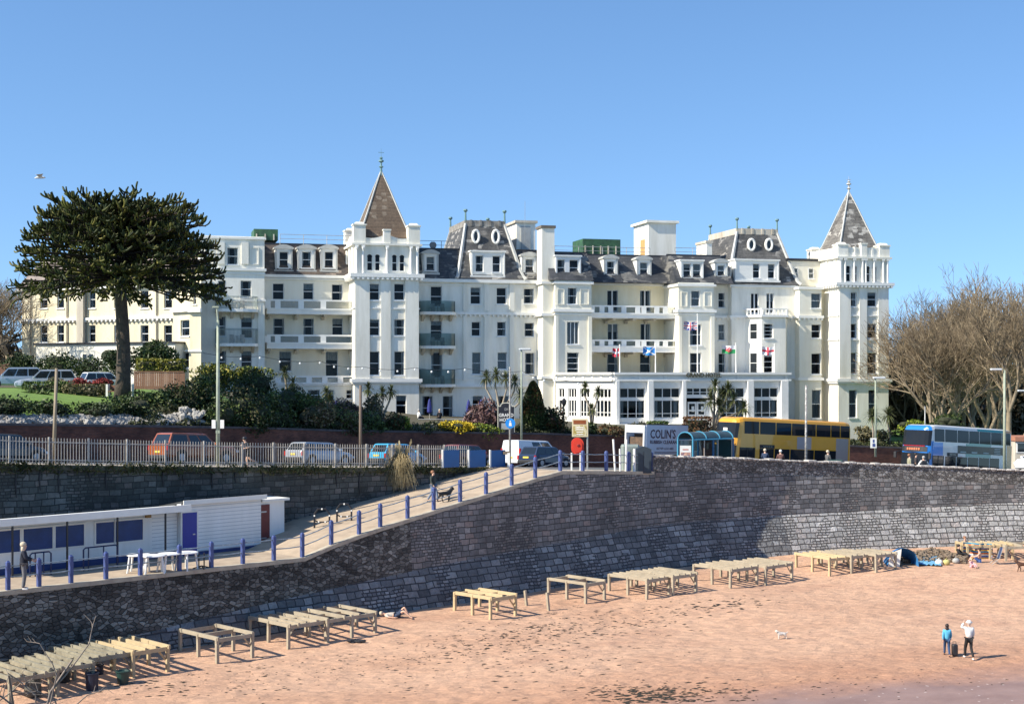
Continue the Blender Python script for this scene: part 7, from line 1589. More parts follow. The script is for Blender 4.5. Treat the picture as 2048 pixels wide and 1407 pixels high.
q=MB(); q.box(xm-w_*.55,xm+w_*.6,Y-.035,Y-.022,z0+.3,z0+.8); q.build('grey_panel',mat('grey_plate',(.35,.37,.38)),bd); q=MB(); q.box(xm-w_*.75,xm-w_*.2,Y-.035,Y-.022,z0+.1,z0+.17); q.build('small_print',TRIM,bd)
for xx in (x0+.1,x1-.1): q=MB(); q.box(xx-.05,xx+.05,Y+.11,Y+.2,z0-.8,z1-.2); q.build('leg',BLACK,r)
# yellow/brown map sign
Y=84.6; x0,x1=PX(1144,Y),PX(1176,Y); z0,z1=ZP(873,Y),ZP(837,Y); r=empty('tourist_sign',(x1,Y,7.4),0,'cream sign with brown header and lines of directions on a grey pole','sign'); q=MB(); q.box(x0,x1,Y,Y+.04,z0,z1); bd=q.build('board_face',mat('cream_sign',(.75,.66,.42),.5),r)
q=MB(); q.box(x0+.08,x1-.12,Y-.012,Y-.002,z1-.32,z1-.08); q.build('brown_header',mat('brown_sign',(.28,.08,.02),.5),bd); q=MB(); q.box(x0+.08,x1-.08,Y-.012,Y-.002,z0+.08,z1-.38); fld=q.build('olive_field',mat('olive_sign',(.36,.27,.05),.5,sc=2.5,col2=(.6,.55,.35),lo=.5,hi=.52),bd)
q=MB()
for i in range(4): q.box(x0+.26,x1-.28,Y-.02,Y-.013,z0+.12+i*.14,z0+.18+i*.14)
q.build('text_lines',TRIM,fld); q=MB(); xx=x1-.03; q.tube([(xx,Y+.1,7.2),(xx,Y+.1,z1-.1)],.05,7); q.build('column',GALV,r)
# lifebuoy housing
Y=83.2; x=PX(1155,Y); z=7.42; r=empty('lifebuoy_stand',(x,Y,z),0,'bright red lifebuoy housing on two white posts at the ramp top','lifebuoy'); RED=mat('lifebuoy_red',(.62,.045,.02),.45,var=.06)
zc=ZP(892,Y); pr=[(x+.36*math.cos(t),zc+.14+.36*math.sin(t)) for t in [math.pi*i/12 for i in range(13)]]+[(x-.36*math.cos(t),zc-.16-.34*math.sin(t)) for t in [math.pi*i/12 for i in range(13)]]
q=MB(); q.prism(pr,Y,Y+.32); h_=q.build('housing',RED,r); q=MB(); q.prism([(x+(a-x)*.72,zc+(b-zc)*.74) for a,b in pr],Y-.05,Y-.002); q.build('front_boss',RED,h_); q=MB(); q.ell((x+.06,Y-.06,zc+.05),(.1,.03,.09),8,5); q.build('emblem',mat('dark_red_mark',(.2,.01,.01)),h_)
for px in (1143,1160.5): q=MB(); xx=PX(px,Y); q.box(xx-.045,xx+.045,Y-.03,Y+.06,z-.2,ZP(905,Y)); q.build('leg',TRIM,r)
# white leaning posts and cabinets
for px0,py0,px1,py1,lab in ((1226.5,878,1230.5,942,'thin leaning white post left of the green cabinets'),(1253,878,1251.5,943,'tall straight white post in front of the pale green cabinet'),(1240,897,1240.5,943,'short white post at the left edge of the pale green cabinet'),(1269,897,1268.5,944,'short thick white post between the two cabinets')):
    px=px1; k=(px-1024)/F; Y=78.5/(1-k)+.3; A=P(px1,py1+3,Y); B=P(px0,py0,Y); q=MB(); q.tube([A,B],.06 if 'thick' not in lab else .085,8); tag(q.build('white_post',TRIM),lab,'post','white posts by the cabinets',kind='thing')
GC=mat('pale_green_cabinet',(.24,.28,.25),.5,var=.08); DC=mat('dark_slate_cabinet',(.035,.05,.065),.45,var=.1)
k=(1255-1024)/F; Y=78.5/(1-k)+1.3
def cab(px0,px1,py0,py1,Y,m,lab,round_=False,dep=.9):
    x0,x1=PX(px0,Y),PX(px1,Y); z0,z1=ZP(py1,Y),ZP(py0,Y); r=empty('utility_cabinet',((x0+x1)/2,Y,z0),0,lab,'cabinet','cabinets by the parapet end'); q=MB()
    if round_: w_=(x1-x0); q.prism([(x0,z0),(x1,z0),(x1,z1-.18)]+[(x1-w_*i/8,z1-.18+.16*math.sin(math.pi*i/8)) for i in range(1,8)]+[(x0,z1-.18)],Y,Y+dep)
    else: q.rbox(x0,x1,Y,Y+dep,z0,z1,.12)
    q.build('housing',m,r); q=MB(); q.box((x0+x1)/2-.01,(x0+x1)/2+.01,Y-.012,Y-.003,z0+.15,z1-.3); q.box(x0+.04,x1-.04,Y-.01,Y-.002,z0+.08,z0+.1); q.build('door_seam',BLACK,r)
cab(1243,1280,889,945,Y+.3,GC,'pale green utility cabinet, the larger and paler of the pair'); cab(1271,1303,892,946,Y-.35,DC,'dark round topped cabinet next to the end of the parapet',True,.7)
# ---- bus shelter
BS=mat('shelter_blue',(.07,.27,.40),.4,var=.08); BSD=mat('shelter_dark_blue',(.015,.10,.22),.4,var=.08)
A=Vector((*at(1386,96.3),0)); B=Vector((*at(1466,98.5),0)); d=B-A; sa=math.atan2(d.y,d.x); sz=ZP(863,97)-2.62; r=empty('bus_shelter',(A.x,A.y,sz),sa,'glazed bus shelter with blue arched ends and curved roof','bus shelter'); SM=Matrix.Translation((A.x,A.y,sz))@Matrix.Rotation(sa,4,'Z'); L=d.length; D_s=1.5
arcp=[(D_s/2-(D_s/2)*math.cos(t),2.1+.5*math.sin(t)) for t in [math.pi*i/10 for i in range(11)]]
q=MB(SM)
for a,b in zip(arcp,arcp[1:]): q.add([(0,a[0],a[1]),(L,a[0],a[1]),(L,b[0],b[1]),(0,b[0],b[1])],[(0,1,2,3)])
rf=q.build('roof',mat('tinted_roof',(.05,.08,.09),.25,var=.2),r)
for f_ in (0,.333,.667,1): q=MB(SM); q.tube([(L*f_,y,z) for y,z in arcp],.05,6); q.build('roof_rib',BS,rf)
q=MB(SM); q.tube([(0,0,2.1),(L,0,2.1)],.06,6); q.tube([(0,D_s,2.1),(L,D_s,2.1)],.05,6); q.build('beam',BS,r)
for f_,m in ((0,BS),(.5,BSD),(1,BSD)):
    for y in (0,D_s): q=MB(SM); q.box(L*f_-.05,L*f_+.05,y-.05,y+.05,0,2.1); q.build('leg',m,r)
q=MB(SM); q.add([(0,D_s,.3),(L,D_s,.3),(L,D_s,2.0),(0,D_s,2.0)],[(0,1,2,3)]); q.add([(L,0.1,.3),(L,D_s,.3),(L,D_s,2.0),(L,.1,2.0)],[(0,1,2,3)]); q.build('glass_wall',BALGL,r)
for f_ in (.28,.62,.97): q=MB(SM); q.box(L*f_-.03,L*f_+.03,-.02,.02,0,2.1); q.build('mullion',mat('pale_mullion',(.55,.45,.38)),r)
q=MB(SM); q.box(.4,L-.3,D_s-.5,D_s-.15,.45,.5); q.build('seat',BSD,r)
q=MB(SM); q.box(-.55,-.02,.05,.11,.35,1.95); 
PM=Matrix.Translation((PX(1368,96),95.6,sz)); q=MB(PM); q.box(-.32,.42,-.05,.02,.25,1.75); po=q.build('poster_panel',TRIM,r)
q=MB(PM); q.box(-.27,.37,-.058,-.052,.75,1.3); q.build('poster_photo',mat('poster_colours',(.55,.30,.20),.5,sc=4,col2=(.25,.16,.2),lo=.48,hi=.52),po); q=MB(PM); q.ell((.08,-.06,1.12),(.11,.01,.13),10,6); q.ell((.08,-.06,.88),(.2,.01,.12),10,6); q.build('poster_face',mat('poster_skin',(.7,.42,.3)),po)
q=MB(PM); q.box(-.15,.25,-.058,-.052,1.45,1.52); q.box(-.18,.3,-.058,-.052,.5,.55); q.build('poster_lines',mat('poster_red',(.6,.15,.1)),po)
# bench by parapet
Y=95.0; x0,x1=PX(1655,Y),PX(1685,Y); z=ZP(920,Y); q=MB(); q.box(x0,x1,Y,Y+.08,z-.1,z+.05); tag(q.build('bench_back',mat('green_bench',(.05,.10,.09),.5)),'dark green bench back just above the parapet','bench',kind='thing')
# kiosk at right edge
Y=118; r=empty('kiosk',(PX(2038,Y),Y,5.0),0,'small kiosk with terracotta roof behind the second bus','kiosk'); q=MB(); q.box(PX(2030,Y),PX(2075,Y),Y,Y+3,4.8,ZP(882,Y)); q.build('wall',DIRTY,r); q=MB(); q.box(PX(2028,Y),PX(2080,Y),Y-.3,Y+3.3,ZP(881.5,Y),ZP(873,Y)); q.build('roof',mat('terracotta',(.45,.2,.12)),r); q=MB(); x=PX(2032,Y); q.box(x,x+.9,Y-.05,Y-.003,ZP(905,Y),ZP(884,Y)); q.build('window_frame',TRIM,r); q=MB(); q.box(x+.12,x+.78,Y-.06,Y-.052,ZP(903,Y),ZP(886,Y)); q.build('pane',DGL,r)
# ---- flags
def flag(px,pyb,pyt,Y,kind,label,side,py_f,w_=1.25,h_=.75):
    x=PX(px,Y); z0,z1=ZP(pyb,Y),ZP(pyt,Y); r=empty('flagpole',(x,Y,z0),0,label,'flagpole','flagpoles on the porch roof'); q=MB(); q.tube([(x,Y,z0),(x,Y,z1)],[.07,.05],7); q.ell((x,Y,z1+.06),(.09,.09,.09),7,5); q.build('shaft',TRIM,r)
    n,m_=26,16; zt=ZP(py_f,Y); V=[];Fc=[];mi=[]
    cols={'w':(.78,.76,.76),'r':(.60,.04,.07),'b':(.02,.04,.22),'s':(.02,.22,.62),'g':(.03,.30,.10)}
    keys='wrbsg'
    def c(u,v):
        U,V_=u-.5,v-.5
        if kind=='uk':
            if abs(U)<.05 or abs(V_)<.09: return 'r'
            if abs(U)<.09 or abs(V_)<.16: return 'w'
            dd=min(abs(U-V_),abs(U+V_)); return 'r' if dd<.035 else ('w' if dd<.1 else 'b')
        if kind=='england': return 'r' if abs(U)<.07 or abs(V_)<.11 else 'w'
        if kind=='scot': return 'w' if min(abs(U-V_),abs(U+V_))<.08 else 's'
        if kind=='wales':
            if (U*1.3)**2+(V_*1.0)**2<.085 and (abs(math.sin(U*17+V_*9))>.35): return 'r'
            return 'w' if v>.5 else 'g'
        if kind=='rw': return 'w' if abs(U+.12)<.07 or abs(V_)<.10 else 'r'
    for j in range(m_+1):
        for i in range(n+1): u=i/n; V.append((x+side*(u*w_*.92+.06),Y+.16*math.sin(u*9+j*.12)*u,zt-h_*(1-j/m_)-.13*u*math.sin(u*5)-.12*u*u))
    for j in range(m_):
        for i in range(n): Fc.append((j*(n+1)+i,j*(n+1)+i+1,(j+1)*(n+1)+i+1,(j+1)*(n+1)+i)); mi.append(keys.index(c((i+.5)/n if side>0 else (i+.5)/n,(j+.5)/m_)))
    npmesh('flag',V,Fc,[mat('flag_'+k,cols[k],.8,var=.03) for k in keys],r,smooth=True,mi=mi)
Yp=HF.Y(HF.x(1300,ph),ph)
flag(1239,747,690,HF.Y(HF.x(1239,ph+.3),ph+.3),'rw','flagpole with a red and white flag, first from the left','',0) if 0 else None
for px,t,kd,lb_,sd,pf,ww in ((1239.5,691,'rw','leftmost pole on the porch roof, flying a red flag with white cross',-1,696,.75),(1311,690,'scot','pole flying the blue flag with white diagonal cross',-1,693,1.35),(1395,630,'uk','tallest flagpole, flying the union flag',-1,643,1.5),(1472,688,'wales','pole flying the green and white flag with red dragon',-1,690,1.55),(1549,690,'england','rightmost pole, flying a white flag with red cross',-1,693,1.4)):
    flag(px,749,t,HF.Y(HF.x(px,ph+.4),ph+.4),kd,lb_,sd,pf,ww,.85)
# ---- closed parasols on the terrace
PB=mat('deep_blue_canvas',(.03,.04,.22),.8,var=.15,sc=3); PG=mat('grey_parasol',(.45,.46,.5),.8)
for px,py0,py1,lab in ((859,797,835,'closed blue parasol between the two terrace doors'),(937,799,835,'thin closed blue parasol left of the pink shrub'),(752,799,828,'closed blue parasol behind the palm cluster'),(672,800,825,'closed blue parasol behind the shaggy palm'),(962,798,830,'closed blue parasol hidden in the pink shrub')):
    Y=137; x=PX(px,Y); z0,z1=ZP(py1+10,Y),ZP(py0,Y); r=empty('closed_parasol',(x,Y,z0),0,lab,'parasol','closed parasols on the hotel terrace'); q=MB(); q.lathe(x,Y,[(.1,z0+.9),(.24,z0+1.05),(.22,z0+1.5),(.12,z1-.2),(.03,z1)],8); q.build('canopy',PB,r); q=MB(); q.cyl(x,Y,z0-.5,z0+.95,.03); q.build('shaft',PALE,r)
# terrace wall / balustrade along hotel (photo: low white rail at y 838)
q=MB(); Y=134.5; x0,x1=PX(836,Y),PX(935,Y); z=ZP(838,Y); q.tube([(x0,Y,z),(x1,Y,z)],.04,5); x=x0
while x<=x1: q.tube([(x,Y,z-1),(x,Y,z)],.03,5); x+=1.2
tag(q.build('terrace_railing',GALV),'thin grey railing along the terrace in front of the open doors','railing',kind='thing')
# hanging lantern post near porch
Y=127; x=PX(1128,Y); r=empty('garden_lantern',(x,Y,ZP(845,Y)),0,'dark ornamental lantern rising above the yew left of the porch','lantern'); q=MB(); q.tube([(x,Y,ZP(860,Y)),(x,Y,ZP(812,Y))],[.07,.05],6); q.build('column',BLACK,r); q=MB(); q.lathe(x,Y,[(.08,ZP(812,Y)),(.2,ZP(807,Y)),(.24,ZP(801,Y)),(.05,ZP(796,Y))],6); q.build('lamp_head',BLACK,r)
# seagull
Y=70; c=P(79,355,Y); r=empty('seagull',tuple(c),0,'white and grey gull gliding in the blue sky above the monkey puzzle','bird'); q=MB(); q.tube([c+Vector((-.24,0,-.03)),c+Vector((-.12,0,0)),c+Vector((.05,0,.01)),c+Vector((.2,0,.0)),c+Vector((.29,0,-.01))],[.02,.06,.07,.05,.02],8)
q.add([c+Vector((-.08,.0,.04)),c+Vector((.1,.0,.04)),c+Vector((.30,-.35,.14)),c+Vector((.02,-.62,.05)),c+Vector((-.1,-.3,.13))],[(0,1,2,3,4)]); q.add([c+Vector((-.08,.0,.04)),c+Vector((.1,.0,.04)),c+Vector((-.0,.35,.16)),c+Vector((-.32,.6,.04)),c+Vector((-.2,.3,.13))],[(0,4,3,2,1)]); q.build('body',mat('gull_feather',(.55,.58,.6),.7),r,smooth=True)
# ================= beach things
NEWW=mat('fresh_yellow_timber',(.55,.43,.25),.8,sc=3,col2=(.44,.34,.20),bmp=.4,bsc=12)
OLDW=mat('weathered_pale_timber',(.42,.36,.265),.85,sc=1.6,col2=(.27,.23,.17),bmp=.6,bsc=10)
MOSW=mat('mossy_timber',(.34,.305,.22),.85,sc=1.6,col2=(.16,.145,.105),bmp=.6,bsc=8)
GF_='timber hut base frames along the sea wall'
def yfor(px,py,hgt):  # depth where a point hgt above the beach shows at px,py
    Y=66.
    for _ in range(25): x=PX(px,Y); z=bz(x,Y)+hgt; Y=(ZC-z)*F/(py-HZ)
    return Y
rf=random.Random(2)
def frame(px,py,L,Wd,m,label,hgt=1.12,nj=3,nlong=2,braces=True,midlegs=True,ang=45,th=.07):
    Y=yfor(px,py,hgt); x=PX(px,Y); zt=bz(x,Y)+hgt; r=empty('hut_base_frame',(x,Y,zt-hgt),0,label,'timber frame',GF_)
    M=Matrix.Translation((x,Y,zt))@Matrix.Rotation(rad(ang),4,'Z'); Mi=M
    def gz(a,b): q=M@Vector((a,b,0)); return bz(q.x,q.y)-zt
    def beam(a,b,z0=-.16,z1=0,nm='beam',t=th):
        A,B=Vector((*a,0)),Vector((*b,0)); d=B-A; MM=M@Matrix.Translation(A)@Matrix.Rotation(math.atan2(d.y,d.x),4,'Z'); q=MB(MM); q.box(-.03,d.length+.03,-t/2,t/2,z0,z1); q.build(nm,m,r)
    for i in range(nj): a=L*i/(nj-1); e_=rf.uniform(-.04,.04) if 0<i<nj-1 else 0; beam((a+e_,rf.uniform(-.12,.05)),(a-e_,Wd+rf.uniform(-.1,.12)),-.15,rf.uniform(0,.02),nm='cross_beam',t=th+.02)
    for j in range(nlong): b=Wd*j/(nlong-1); beam((-.05,b),(L+.05,b),-.24,-.07,nm='long_beam',t=th+.012)
    legs=[(0,0),(L,0),(0,Wd),(L,Wd)]+([(0,Wd*.5),(L,Wd*.5)] if midlegs else [])+([(L/2,0)] if L>2.6 else [])
    for a,b in legs:
        q=MB(M@Matrix.Translation((a,b,0))@Matrix.Rotation(rf.uniform(-.02,.02),4,'X')); s=.065; q.box(-s,s,-s,s,gz(a,b)-.3,-.02); q.build('leg',m,r)
    if braces:
        for a,b,c,d in ((.04,0,.5,0),(L-.04,0,L-.5,0)):
            q=MB(M); q.tube([(a,.09,-.62),(c,.09,-.08)],.045,4); q.build('brace',m,r)
    return r
FR=[(20,1352,1.9,3.0,MOSW,'mossy slatted frame at the bottom corner behind the bare shrub',5,4),(100,1334,1.8,3.0,MOSW,'mossy close slatted frame with a dark sack beneath it',5,4),(178,1312,1.9,3.2,MOSW,'slatted frame with the dark green tub beneath its right end',6,4),(266,1299,1.6,3.0,NEWW,'yellowish open frame right of the slatted ones',4,2),
(434,1273,1.8,2.9,OLDW,'lone square pale frame left of the linked pair',2,4),(577,1247,2.1,3.0,OLDW,'cluttered frame with loose boards, left of the linked pair',5,5),(655,1235,2.8,2.8,OLDW,'frame with diagonal braces beside the sunbather',4,3),
(981,1193,1.75,2.6,NEWW,'bright fresh yellow frame standing alone in the middle of the beach',3,3),(1171,1164,1.5,2.7,OLDW,'open pale frame with one long beam reaching to the wall',2,3),(1294,1156,1.9,2.7,OLDW,'close slatted pale frame, left half of a joined pair',5,4),(1346,1149,1.9,2.7,OLDW,'close slatted pale frame, right half of a joined pair',5,4),
(1461,1136,2.4,2.7,OLDW,'long pale frame in the middle of the right hand run',5,4),(1531,1130,2.5,2.7,OLDW,'long pale frame with end leg standing forward of the yellow one',5,4),(1659,1114,1.9,2.8,NEWW,'bright yellow topped frame in front of the lit wall',4,4),(1703,1109,1.9,2.5,OLDW,'slatted frame right of the yellow topped one',5,4),(1752,1107,1.7,2.3,OLDW,'last grey frame of the run, beside the blue beach tent',5,4)]
for px,py,L,Wd,m,lab,nj,nl in FR: frame(px,py,L,Wd,m,lab,nj=nj,nlong=min(nl,3),midlegs=True,ang=45 if px<1300 else (42 if px<1600 else 33))
frame(1935,1088,3.0,1.8,NEWW,'yellow boarded frame behind the seated beach group',nj=8,nlong=3,ang=5,hgt=.95); frame(2012,1090,3.2,2.2,OLDW,'brown frame at the right edge behind the brown dog',nj=4,nlong=2,ang=5,hgt=1.0)
# joint beam of frame 1171
for px,py0,py1,lab in ((1052,1180,1210,'thin leaning timber stump, the shorter one nearer the yellow frame'),(1096,1184,1220,'leaning timber stump, the taller one nearer the open frame')):
    Y=yfor(px,py1,0); x=PX(px,Y); z=bz(x,Y); q=MB(); q.tube([(x+.05,Y,z-.2),(x-.05,Y,z+(py1-py0)*Y/F)],.085,4); tag(q.build('timber_stump',OLDW),lab,'post','timber stumps in the sand',kind='thing')
# tubs
def tub(px,py,h,r0,r1,m,lab,name='tub'):
    Y=yfor(px,py,0); x=PX(px,Y); z=bz(x,Y); r=empty(name,(x,Y,z),0,lab,'tub'); q=MB(); q.lathe(x,Y,[(r0,z-.05),(r1,z+h-.05),(r1+.03,z+h-.04),(r1+.03,z+h),(r1-.03,z+h),(r1-.05,z+h-.06)],16); q.build('body',m,r,smooth=False); q=MB(); q.tube([(x-r1,Y,z+h),(x-r1*.6,Y-.05,z+h+.1),(x+r1*.6,Y-.05,z+h+.1),(x+r1,Y,z+h)],.015,5); q.build('handle',BLACK,r)
tub(184,1378,.66,.23,.25,mat('dark_blue_tub',(.012,.018,.04),.5),'dark blue drum under the front of the slatted frame')
tub(246,1366,.52,.20,.27,mat('dark_green_tub',(.015,.05,.045),.5),'dark green tapered tub beneath the frame corner')
tub(128,1362,.45,.24,.22,mat('black_tub',(.012,.012,.013),.5),'low black tub with white lid between the slatted frames')
tub(200,1347,.4,.14,.14,mat('blue_black_can',(.012,.014,.03),.5),'small dark can behind the drum')
Y=yfor(66,1392,0); x=PX(66,Y); z=bz(x,Y); q=MB(); q.lathe(x,Y,[(.2,z-.05),(.34,z+.15),(.30,z+.5),(.2,z+.85),(.1,z+.95)],9); tag(q.build('canvas_sack',mat('grey_canvas_sack',(.13,.13,.11),.9,sc=3,bmp=.8,bsc=5,col2=(.04,.04,.035)),smooth=True),'grey brown canvas sack hanging under the corner frame','sack',kind='thing')
Y=yfor(711,1283,0); x=PX(711,Y); q=MB(); rr=random.Random(4)
for i in range(14): q.ell((x+rr.gauss(0,.22),Y+rr.gauss(0,.15),bz(x,Y)+rr.uniform(0,.1)),(.14,.1,.07),6,4)
tag(q.build('net_heap',BLACK),'small black heap of netting under the braced frame','netting',kind='thing')
# ---- people
SKIN=mat('skin',(.62,.38,.27),.55,var=.06); HAIRB=mat('blond_hair',(.62,.52,.38),.7); HAIRW=mat('white_hair',(.72,.70,.66),.7); HAIRD=mat('dark_hair',(.03,.02,.018),.6); HAIRR=mat('ginger_brown_hair',(.30,.14,.07),.7); HAIRG=mat('grey_hair',(.45,.42,.38),.7)
def cloth(n,c): return mat('cloth_'+n,c,.85,var=.1,sc=6,bmp=.3,bsc=14)
def J(**k):
    j=dict(pel=(0,0,.95),spi=(0,.01,1.13),che=(0,.01,1.33),nec=(0,.01,1.47),jaw=(0,-.025,1.525),hea=(0,0,1.61),top=(0,.01,1.67),nos=(0,-.105,1.585),
      shL=(.17,.01,1.40),elL=(.22,.03,1.13),wrL=(.24,-.05,.90),shR=(-.17,.01,1.40),elR=(-.22,.03,1.13),wrR=(-.24,-.05,.90),
      hiL=(.09,0,.90),knL=(.10,-.02,.50),anL=(.10,.03,.08),toL=(.11,-.15,.035),hiR=(-.09,0,.90),knR=(-.10,-.02,.50),anR=(-.10,.03,.08),toR=(-.11,-.15,.035))
    j.update(k); return j
RADB=dict(pel=.125,spi=.115,che=.13,nec=.052,jaw=.068,hea=.092,top=.075,nos=.014,shL=.055,elL=.042,wrL=.028,shR=.055,elR=.042,wrR=.028,hiL=.09,knL=.058,anL=.038,toL=.035,hiR=.09,knR=.058,anR=.038,toR=.035)
def skin(name,nodes,edges,m,parent,root_i=0,sub=1):
    me=bpy.data.meshes.new(name); me.from_pydata([n[0] for n in nodes],edges,[]); o=bpy.data.objects.new(name,me); S.collection.objects.link(o)
    md=o.modifiers.new('s','SKIN'); md.use_smooth_shade=True
    if not me.skin_vertices: 
        bpy.context.view_layer.objects.active=o
    for i,n in enumerate(nodes):
        v=me.skin_vertices[0].data[i]; v.radius=(n[1],n[1]*(n[2] if len(n)>2 else 1)); v.use_root=(i==root_i)
    s=o.modifiers.new('b','SUBSURF'); s.levels=sub; s.render_levels=sub
    m2=bpy.data.meshes.new_from_object(o.evaluated_get(bpy.context.evaluated_depsgraph_get())); bpy.data.objects.remove(o); bpy.data.meshes.remove(me)
    m2.name=name; m2.materials.clear(); m2.materials.append(m); q=bpy.data.objects.new(name,m2); S.collection.objects.link(q); q.parent=parent
    for p in m2.polygons: p.use_smooth=True
    return q
def person(loc,hd,j,label,top=None,bot=None,hair=None,shoes=None,sc=1,longhair=False,coat=False,shorts=False,hat=None,group=None,skinm=None,tilt=0,bare_top=False,sleeve=True,topr=1.22):
    r=empty('person',(0,0,0),0,label,'person',group); V=lambda k:Vector(j[k])
    ks=list(RADB); nodes=[[V(k),RADB[k]] for k in ks]; ix={k:i for i,k in enumerate(ks)}
    E=[('pel','spi'),('spi','che'),('che','nec'),('nec','jaw'),('jaw','hea'),('hea','top'),('hea','nos'),('che','shL'),('shL','elL'),('elL','wrL'),('che','shR'),('shR','elR'),('elR','wrR'),('pel','hiL'),('hiL','knL'),('knL','anL'),('anL','toL'),('pel','hiR'),('hiR','knR'),('knR','anR'),('anR','toR')]
    ed=[(ix[a],ix[b]) for a,b in E]
    for sd in 'LR':   # hands: palm, four fingers, thumb
        w=V('wr'+sd); d=(w-V('el'+sd)).normalized(); s=d.cross(Vector((0,1,0))); s=s.normalized() if s.length>.1 else Vector((1,0,0)); n=d.cross(s); sg=1 if sd=='L' else -1
        pi=len(nodes); nodes.append([w+d*.06,.030,]); ed.append((ix['wr'+sd],pi))
        for k,ln in enumerate((.065,.075,.07,.055)):
            o=s*(k-1.5)*.02; a=len(nodes); nodes.append([w+d*.09+o,.010]); nodes.append([w+d*(.09+ln*.55)+o+n*.01,.009]); nodes.append([w+d*(.09+ln)+o+n*.03,.007]); ed+=[(pi,a),(a,a+1),(a+1,a+2)]
        a=len(nodes); nodes.append([w+d*.045-s*.04,.011]); nodes.append([w+d*.08-s*.06+n*.015,.009]); ed+=[(pi,a),(a,a+1)]
    skin('body',nodes,ed,skinm or SKIN,r)
    def garment(nm,keys,rads,edges,m): 
        ii={k:i for i,k in enumerate(keys)}; skin(nm,[[Vector(j[k]) if isinstance(k,str) and k in j else Vector(k),rads[i]] for i,k in enumerate(keys)],[(ii[a],ii[b]) for a,b in edges],m,r)
    if top:
        low='pel'; tr=topr; j['hem']=tuple(V('pel')+ (Vector((0,0,-.14)) if coat else Vector((0,0,.0))))
        keys=['che','spi','hem','nk','shL','elL','shR','elR']; j['nk']=tuple(V('nec')-(V('nec')-V('che'))*.25)
        j['cuL']=tuple(V('wrL').lerp(V('elL'),.08)); j['cuR']=tuple(V('wrR').lerp(V('elR'),.08))
        rr_=[.155*tr/1.22*1.05,.145*tr/1.22*1.05,.16*tr/1.22,.075,.078,.062,.078,.062]; ee=[('che','spi'),('spi','hem'),('che','nk'),('che','shL'),('shL','elL'),('che','shR'),('shR','elR')]
        if sleeve: keys+=['cuL','cuR']; rr_+=[.048,.048]; ee+=[('elL','cuL'),('elR','cuR')]
        garment('jacket' if coat else 'top',keys,rr_,ee,top)
    if bot:
        if shorts:
            j['thL']=tuple(V('hiL').lerp(V('knL'),.75)); j['thR']=tuple(V('hiR').lerp(V('knR'),.75)); garment('shorts',['pel','hiL','thL','hiR','thR'],[.145,.105,.095,.105,.095],[('pel','hiL'),('hiL','thL'),('pel','hiR'),('hiR','thR')],bot)
        else: garment('trousers',['pel','hiL','knL','anL','hiR','knR','anR'],[.142,.105,.075,.06,.105,.075,.06],[('pel','hiL'),('hiL','knL'),('knL','anL'),('pel','hiR'),('hiR','knR'),('knR','anR')],bot)
    if shoes:
        for sd in 'LR':
            a,t=V('an'+sd),V('to'+sd); h_=a+(a-t)*.25; h_.z=t.z+.01; skin('shoe',[[h_,.048],[a.lerp(t,.45)-Vector((0,0,.02)),.05],[t,.042]],[(0,1),(1,2)],shoes,r)
    hc=V('hea').lerp(V('top'),.4)
    if hair:
        q=MB(); q.ell(hc+Vector((0,.025,.03)),(.105,.115,.105),12,8)
        if longhair: q.ell(V('jaw')+Vector((0,.06,-.02)),(.10,.075,.14),10,7)
        q.build('hair',hair,r,smooth=True)
    if hat: q=MB(); q.ell(hc+Vector((0,.0,.05)),(.115,.125,.095),12,8); q.lathe(hc.x,hc.y,[(.15,hc.z+.03),(.15,hc.z+.045)],14); q.build('hat',hat,r,smooth=True)
    for s_ in (-1,1): 
        for nm_,dx,m_,sz in (('eye',.032,BLACK,.010),): q=MB(); f=(V('nos')-V('hea')); q.ell(V('hea')+f*.86+Vector((s_*dx,0,.02)),(sz,sz,sz*.7),6,4); q.build(nm_,m_,r)
    r.location=loc; r.rotation_euler=(tilt,0,rad(hd)); r.scale=(sc,sc,sc); return r
bp_=lambda px,py:(lambda Y:(PX(px,Y),Y,bz(PX(px,Y),Y)))(yfor(px,py,0))
walk=dict(knL=(.09,-.20,.52),anL=(.09,-.26,.10),toL=(.10,-.42,.06),knR=(-.09,.02,.50),anR=(-.09,.30,.12),toR=(-.10,.17,.03),elL=(.22,.10,1.14),wrL=(.22,.10,.88),elR=(-.22,-.02,1.13),wrR=(-.22,-.18,.92))
# facing: default -Y (towards viewer); hd rotates anticlockwise: 90 -> faces +X ; 180 -> away
person((PX(48,58.3),58.3,4.2),105,J(elL=(.22,-.08,1.15),wrL=(.10,-.30,1.10),elR=(-.22,-.08,1.15),wrR=(-.08,-.30,1.08)),'person with blond hair in a dark navy padded jacket standing at the promenade rail',cloth('navy_padded',(.02,.024,.04)),cloth('grey_trouser',(.16,.16,.17)),HAIRB,TRIM,1.12,coat=True,longhair=True,topr=1.32)
person((PX(497,75.2),75.2,ZP(937,75.2)),-80,J(pel=(0,0,.93),spi=(0,-.05,1.11),che=(0,-.12,1.30),nec=(0,-.17,1.44),jaw=(0,-.21,1.49),hea=(0,-.21,1.58),top=(0,-.20,1.64),nos=(0,-.315,1.56),shL=(.17,-.11,1.37),elL=(.24,.06,1.17),wrL=(.18,-.18,1.12),shR=(-.17,-.13,1.37),elR=(-.24,-.02,1.15),wrR=(-.14,-.28,1.24),knL=(.09,-.10,.52),anL=(.09,-.02,.10),toL=(.1,-.18,.04),knR=(-.09,.05,.52),anR=(-.09,.42,.38),toR=(-.09,.50,.26)),
  'jogger in black cap, black top and black shorts running along the pale fence',cloth('black_running',(.018,.018,.022)),cloth('black_running',(0,0,0)),None,TRIM,.98,shorts=True,hat=BLACK,sleeve=False)
